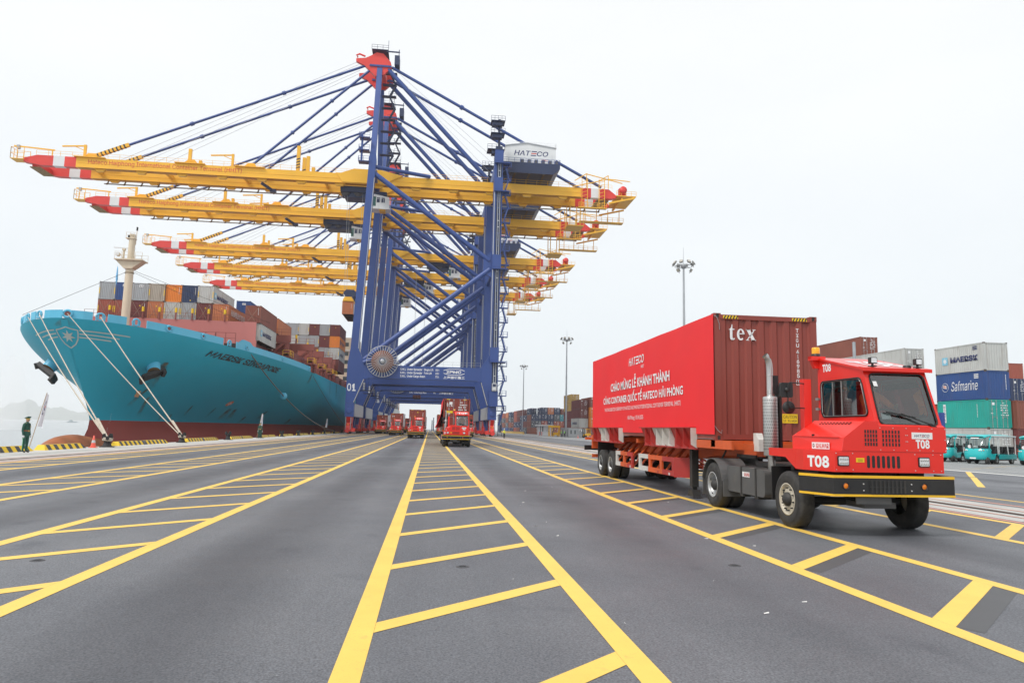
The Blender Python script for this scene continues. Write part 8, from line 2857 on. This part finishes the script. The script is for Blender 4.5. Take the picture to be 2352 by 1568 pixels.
# ------------------------------------------------------------------ electric shuttle carts
CTEAL = mat('cart turquoise', (0.015, 0.46, 0.47), 0.28, 0, 0.03, 1, coat=0.4)
CARTW = glass('cart windscreen', (0.62, 0.74, 0.74), 1.5, 0.8)
SEATK = mat('cart seat black', (0.03, 0.032, 0.036), 0.6)
def make_cart():
    T = thing('shuttle_cart', '', 'electric cart', (0, 0, 0))
    W = 0.76
    def loft(b, secs, m=0, smooth=True):
        n = len(secs[0])
        vs = [p for s in secs for p in s]
        b.add(vs, [(i * n + j, i * n + j + 1, (i + 1) * n + j + 1, (i + 1) * n + j) for i in range(len(secs) - 1) for j in range(n - 1)], m, smooth)
    b = MB()   # front cowl: rounded in plan
    secs = []
    for z, f, wv in ((0.32, 0.06, 0.90), (0.36, 0.0, 0.97), (0.6, -0.03, 1.0), (0.85, 0.0, 1.0), (1.05, 0.06, 0.98), (1.10, 0.10, 0.97)):
        row = []
        for k in range(13):
            a = -math.pi / 2 + math.pi * k / 12
            row.append((W * wv * (abs(math.sin(a)) ** 0.75) * (1 if a > 0 else -1), f + 0.62 * (1 - abs(math.cos(a)) ** 0.6), z))
        secs.append([( -W * wv, 0.95, z)] + row + [(W * wv, 0.95, z)])
    loft(b, secs)
    b.build('front_cowl', CTEAL, T)
    b = MB()
    secs = []
    for z, f, wv in ((1.09, 0.08, 0.97), (1.4, 0.20, 0.96), (1.7, 0.36, 0.94), (1.9, 0.52, 0.90)):
        row = []
        for k in range(13):
            a = -math.pi / 2 + math.pi * k / 12
            row.append((W * wv * (abs(math.sin(a)) ** 0.75) * (1 if a > 0 else -1), f + 0.5 * (1 - abs(math.cos(a)) ** 0.6), z))
        secs.append(row)
    loft(b, secs)
    b.build('windscreen', CARTW, T, fix=False)
    b = MB()
    for s in (-1, 1):
        b.path([(s * W * 0.985, 0.95, 0.95), (s * W * 0.985, 0.72, 1.12), (s * W * 0.98, 0.72, 1.45), (s * W * 0.96, 0.86, 1.75), (s * W * 0.93, 1.10, 1.93), (s * W * 0.92, 1.6, 1.99)], 0.05, 8)
    b.build('front_pillar', CTEAL, T)
    b = MB()
    secs = []
    for y, zz, wv in ((0.45, 1.88, 0.80), (0.55, 1.96, 0.92), (0.9, 2.02, 0.97), (2.0, 2.05, 1.0), (3.6, 2.04, 1.0), (4.55, 1.98, 0.97)):
        secs.append([(-W * wv, y, zz - 0.06), (-W * wv, y, zz), (-W * 0.6, y, zz + 0.05), (0, y, zz + 0.07), (W * 0.6, y, zz + 0.05), (W * wv, y, zz), (W * wv, y, zz - 0.06), (0, y, zz - 0.07), (-W * wv, y, zz - 0.06)])
    loft(b, secs)
    b.build('roof', CTEAL, T)
    b = MB()
    for s in (-1, 1): b.box(s * W - 0.02, s * W + 0.02, 1.1, 4.55, 1.955, 2.02)
    b.build('roof_edge', CWHITE, T)
    for s in (-1, 1):
        b = MB()
        for dy in (0, 0.16): b.beam((s * W * 0.96, 1.95 + dy, 0.62), (s * W * 0.96, 1.9 + dy * 1.2, 2.0), 0.035, 0.05)
        for z in (0.9, 1.2, 1.5): b.beam((s * W * 0.96, 1.95, z), (s * W * 0.96, 2.11, z), 0.03, 0.03)
        b.beam((s * W * 0.96, 3.4, 0.62), (s * W * 0.96, 3.2, 2.0), 0.05, 0.05)
        b.beam((s * W * 0.96, 4.4, 0.62), (s * W * 0.96, 4.45, 2.0), 0.05, 0.05)
        b.build('pillar', CWHITE, T)
    b = MB()
    for s in (-1, 1):
        x0, x1 = sorted((s * W * 0.93, s * W))
        b.prism([(0.95, 0.36), (1.42, 0.36), (1.5, 0.72), (0.95, 0.72)], 'x', x0, x1)
        b.prism([(2.1, 0.36), (3.0, 0.36), (3.0, 0.70), (1.98, 0.70)], 'x', x0, x1)
        b.prism([(3.0, 0.36), (4.55, 0.36), (4.55, 0.70), (3.0, 0.70)], 'x', x0 + 0.01, x1 - 0.01)
        b.prism([(1.42, 0.36), (1.46, 0.55), (1.56, 0.68), (1.74, 0.72), (1.92, 0.68), (2.04, 0.55), (2.1, 0.36), (2.14, 0.36), (2.06, 0.72), (1.5, 0.74), (1.38, 0.36)], 'x', x0 - 0.01, x1 + 0.01)
    b.box(-W * 0.92, W * 0.92, 0.6, 4.5, 0.30, 0.36, 0)
    b.box(-W * 0.9, W * 0.9, 4.45, 4.55, 0.36, 0.75)
    b.build('side_panel', CTEAL, T)
    b = MB()
    b.box(-W * 0.98, W * 0.98, 0.9, 4.5, 0.26, 0.32)
    b.build('sill', PLASTIC, T)
    for y in (1.35, 2.15, 2.95, 3.75):
        b = MB()
        b.prism(rrect(y, y + 0.5, 0.66, 0.80, 0.05, 0.05), 'x', -W * 0.88, W * 0.88)
        b.prism([(y + 0.46, 0.80), (y + 0.56, 0.80), (y + 0.66, 1.22), (y + 0.56, 1.24)], 'x', -W * 0.88, W * 0.88)
        b.path([(W * 0.92, y + 0.1, 0.8), (W * 0.92, y + 0.12, 1.0), (W * 0.92, y + 0.5, 1.05)], 0.015, 5)
        b.build('seat', SEATK, T)
    for s in (-1, 1):
        for y in (0.62, 1.76, 3.9):
            if y == 1.76: continue
            b = MB()
            xo = s * W * 0.98
            b.lathe([(0.0, xo - s * 0.02), (0.15, xo - s * 0.02), (0.16, xo), (0.26, xo - s * 0.005), (0.285, xo - s * 0.05), (0.285, xo - s * 0.14), (0.25, xo - s * 0.17), (0.0, xo - s * 0.17)], (0, 1.76 if (y == 0.62) else y, 0.285), 'x', 22, 0)
            w_ = b.build('wheel', TYRE, T)
            b = MB(); b.lathe([(0.0, xo + s * 0.005), (0.06, xo + s * 0.002), (0.10, xo - s * 0.015), (0.155, xo + s * 0.002)], (0, 1.76 if (y == 0.62) else y, 0.285), 'x', 18, 0); b.build('hubcap', CHROME, w_)
    b = MB()
    for s in (-1, 1):
        b.lathe([(0.0, -0.02), (0.22, -0.02), (0.255, 0.05), (0.255, 0.12), (0.0, 0.14)], (s * 0.62, 0.52, 0.265), 'x', 18)
    b.build('front_wheel', TYRE, T)
    b = MB()
    for s in (-1, 1):
        for k, xx in enumerate((0.40, 0.53)): b.lathe([(0.0, -0.03), (0.04, -0.025), (0.048, 0.0)], (s * xx, 0.045 + 0.05 * k, 0.95), 'y', 12, 0)
        b.lathe([(0.0, -0.02), (0.035, -0.015), (0.04, 0.0)], (s * 0.64, 0.17, 0.97), 'y', 10, 1)
    b.build('headlight', [LAMP, AMBER], T)
    b = MB(); b.box(-0.2, 0.2, -0.06, -0.035, 0.36, 0.46); b.build('number_plate', WPLATE, T)
    b = MB()
    for s in (-1, 1):
        b.box(s * 0.92 - 0.07, s * 0.92 + 0.07, 0.70, 0.76, 1.16, 1.42); b.beam((s * 0.76, 0.74, 1.14), (s * 0.92, 0.74, 1.18), 0.03, 0.03)
    b.build('wing_mirror', PLASTIC, T)
    b = MB(); b.beam((0.05, 0.02, 1.06), (-0.45, 0.18, 1.5), 0.025, 0.02); b.build('wiper', PLASTIC, T)
    b = MB()
    b.lathe([(0.0, 0.0), (0.12, 0.0)], (-0.25, 0.09, 1.22), 'y', 16, 0); b.quad((0.0, 0.12, 1.13), (0.28, 0.14, 1.13), (0.28, 0.16, 1.27), (0.0, 0.14, 1.27), 0)
    b.quad((-0.3, 0.40, 1.80), (0.25, 0.40, 1.80), (0.25, 0.44, 1.86), (-0.3, 0.44, 1.86), 0)
    b.build('paper_pass', WPLATE, T, fix=False)
    b = MB(); b.path([(0.28 + 0.17 * math.cos(t * math.pi / 8), 1.0 + 0.08 * math.sin(t * math.pi / 8), 1.12 + 0.13 * math.sin(t * math.pi / 8)) for t in range(16)], 0.015, 5, 0, True); b.build('steering_wheel', PLASTIC, T)
    return T
cart0 = make_cart()
for i, (x, y, lab) in enumerate(((38.5, 47.0, 'turquoise electric cart in full view, between the other two'), (38.55, 50.4, 'turquoise electric cart partly hidden by the red cab'), (41.3, 45.4, 'turquoise electric cart cut off by the right edge of the photo'), (41.8, 53.0, 'turquoise electric cart in the back row behind the others'))):
    t = cart0 if i == 0 else copy_tree(cart0)
    t.location = (x, y, 0.004)
    t.rotation_euler = (0, 0, rad(-66))
    tag(t, lab, 'electric cart', 'turquoise electric carts')

# ------------------------------------------------------------------ boat out in the bay, water jet of a fire boat at the left edge
T = thing('fishing_boat', 'small grey fishing boat far out on the hazy bay', 'boat', (-702, 1503, -3.4), rad(8))
b = MB()
b.prism([(-9, 0.0), (7, 0.0), (11, 2.2), (8, 1.8), (-9, 1.8)], 'y', -2, 2); b.build('hull', mat('haze-paled boat grey', (0.34, 0.40, 0.42), 0.6), T)  # boat's grey is paled, fading by distant haze put into the colour
b = MB(); b.box(-5, 1, -1.6, 1.6, 1.8, 4.0); b.box(-4, 0, -1.2, 1.2, 4.0, 5.2); b.build('cabin', mat('haze-paled boat grey', (0.1, 0.1, 0.1)), T)
def spray(name, x, y, r0, r1, H, dens):
    mt = bpy.data.materials.new('water spray')
    mt.use_nodes = True
    t = mt.node_tree; t.nodes.clear()
    o_ = t.nodes.new('ShaderNodeOutputMaterial'); pv = t.nodes.new('ShaderNodeVolumePrincipled')
    pv.inputs['Color'].default_value = (1, 1, 1, 1); pv.inputs['Density'].default_value = dens
    t.links.new(pv.outputs['Volume'], o_.inputs['Volume'])
    b = MB()
    b.lathe([(0.0, -3.4), (r0, -3.4), (r0 * 0.9, 3), (r0 * 0.75, H * 0.4), (r1, H * 0.75), (r1 * 0.5, H), (0.0, H)], (x, y, 0), 'z', 16, 0)
    o = b.build(name, mt)
    return tag(o, 'white water spray column rising from the bay at the left edge', 'water spray')
spray('water_spray', -188, 345, 7.5, 4.5, 30, 0.045)

# ------------------------------------------------------------------ air
mt = bpy.data.materials.new('haze')
mt.use_nodes = True
t = mt.node_tree; t.nodes.clear()
o_ = t.nodes.new('ShaderNodeOutputMaterial'); pv = t.nodes.new('ShaderNodeVolumePrincipled')
pv.inputs['Color'].default_value = (0.985, 0.995, 1.0, 1)
pv.inputs['Density'].default_value = 0.00016
pv.inputs['Anisotropy'].default_value = 0.2
t.links.new(pv.outputs['Volume'], o_.inputs['Volume'])
o = MB().box(-7700, 1600, -120, 9100, -7, 99 + 150).build('haze', mt)
tag(o, kind='stuff')
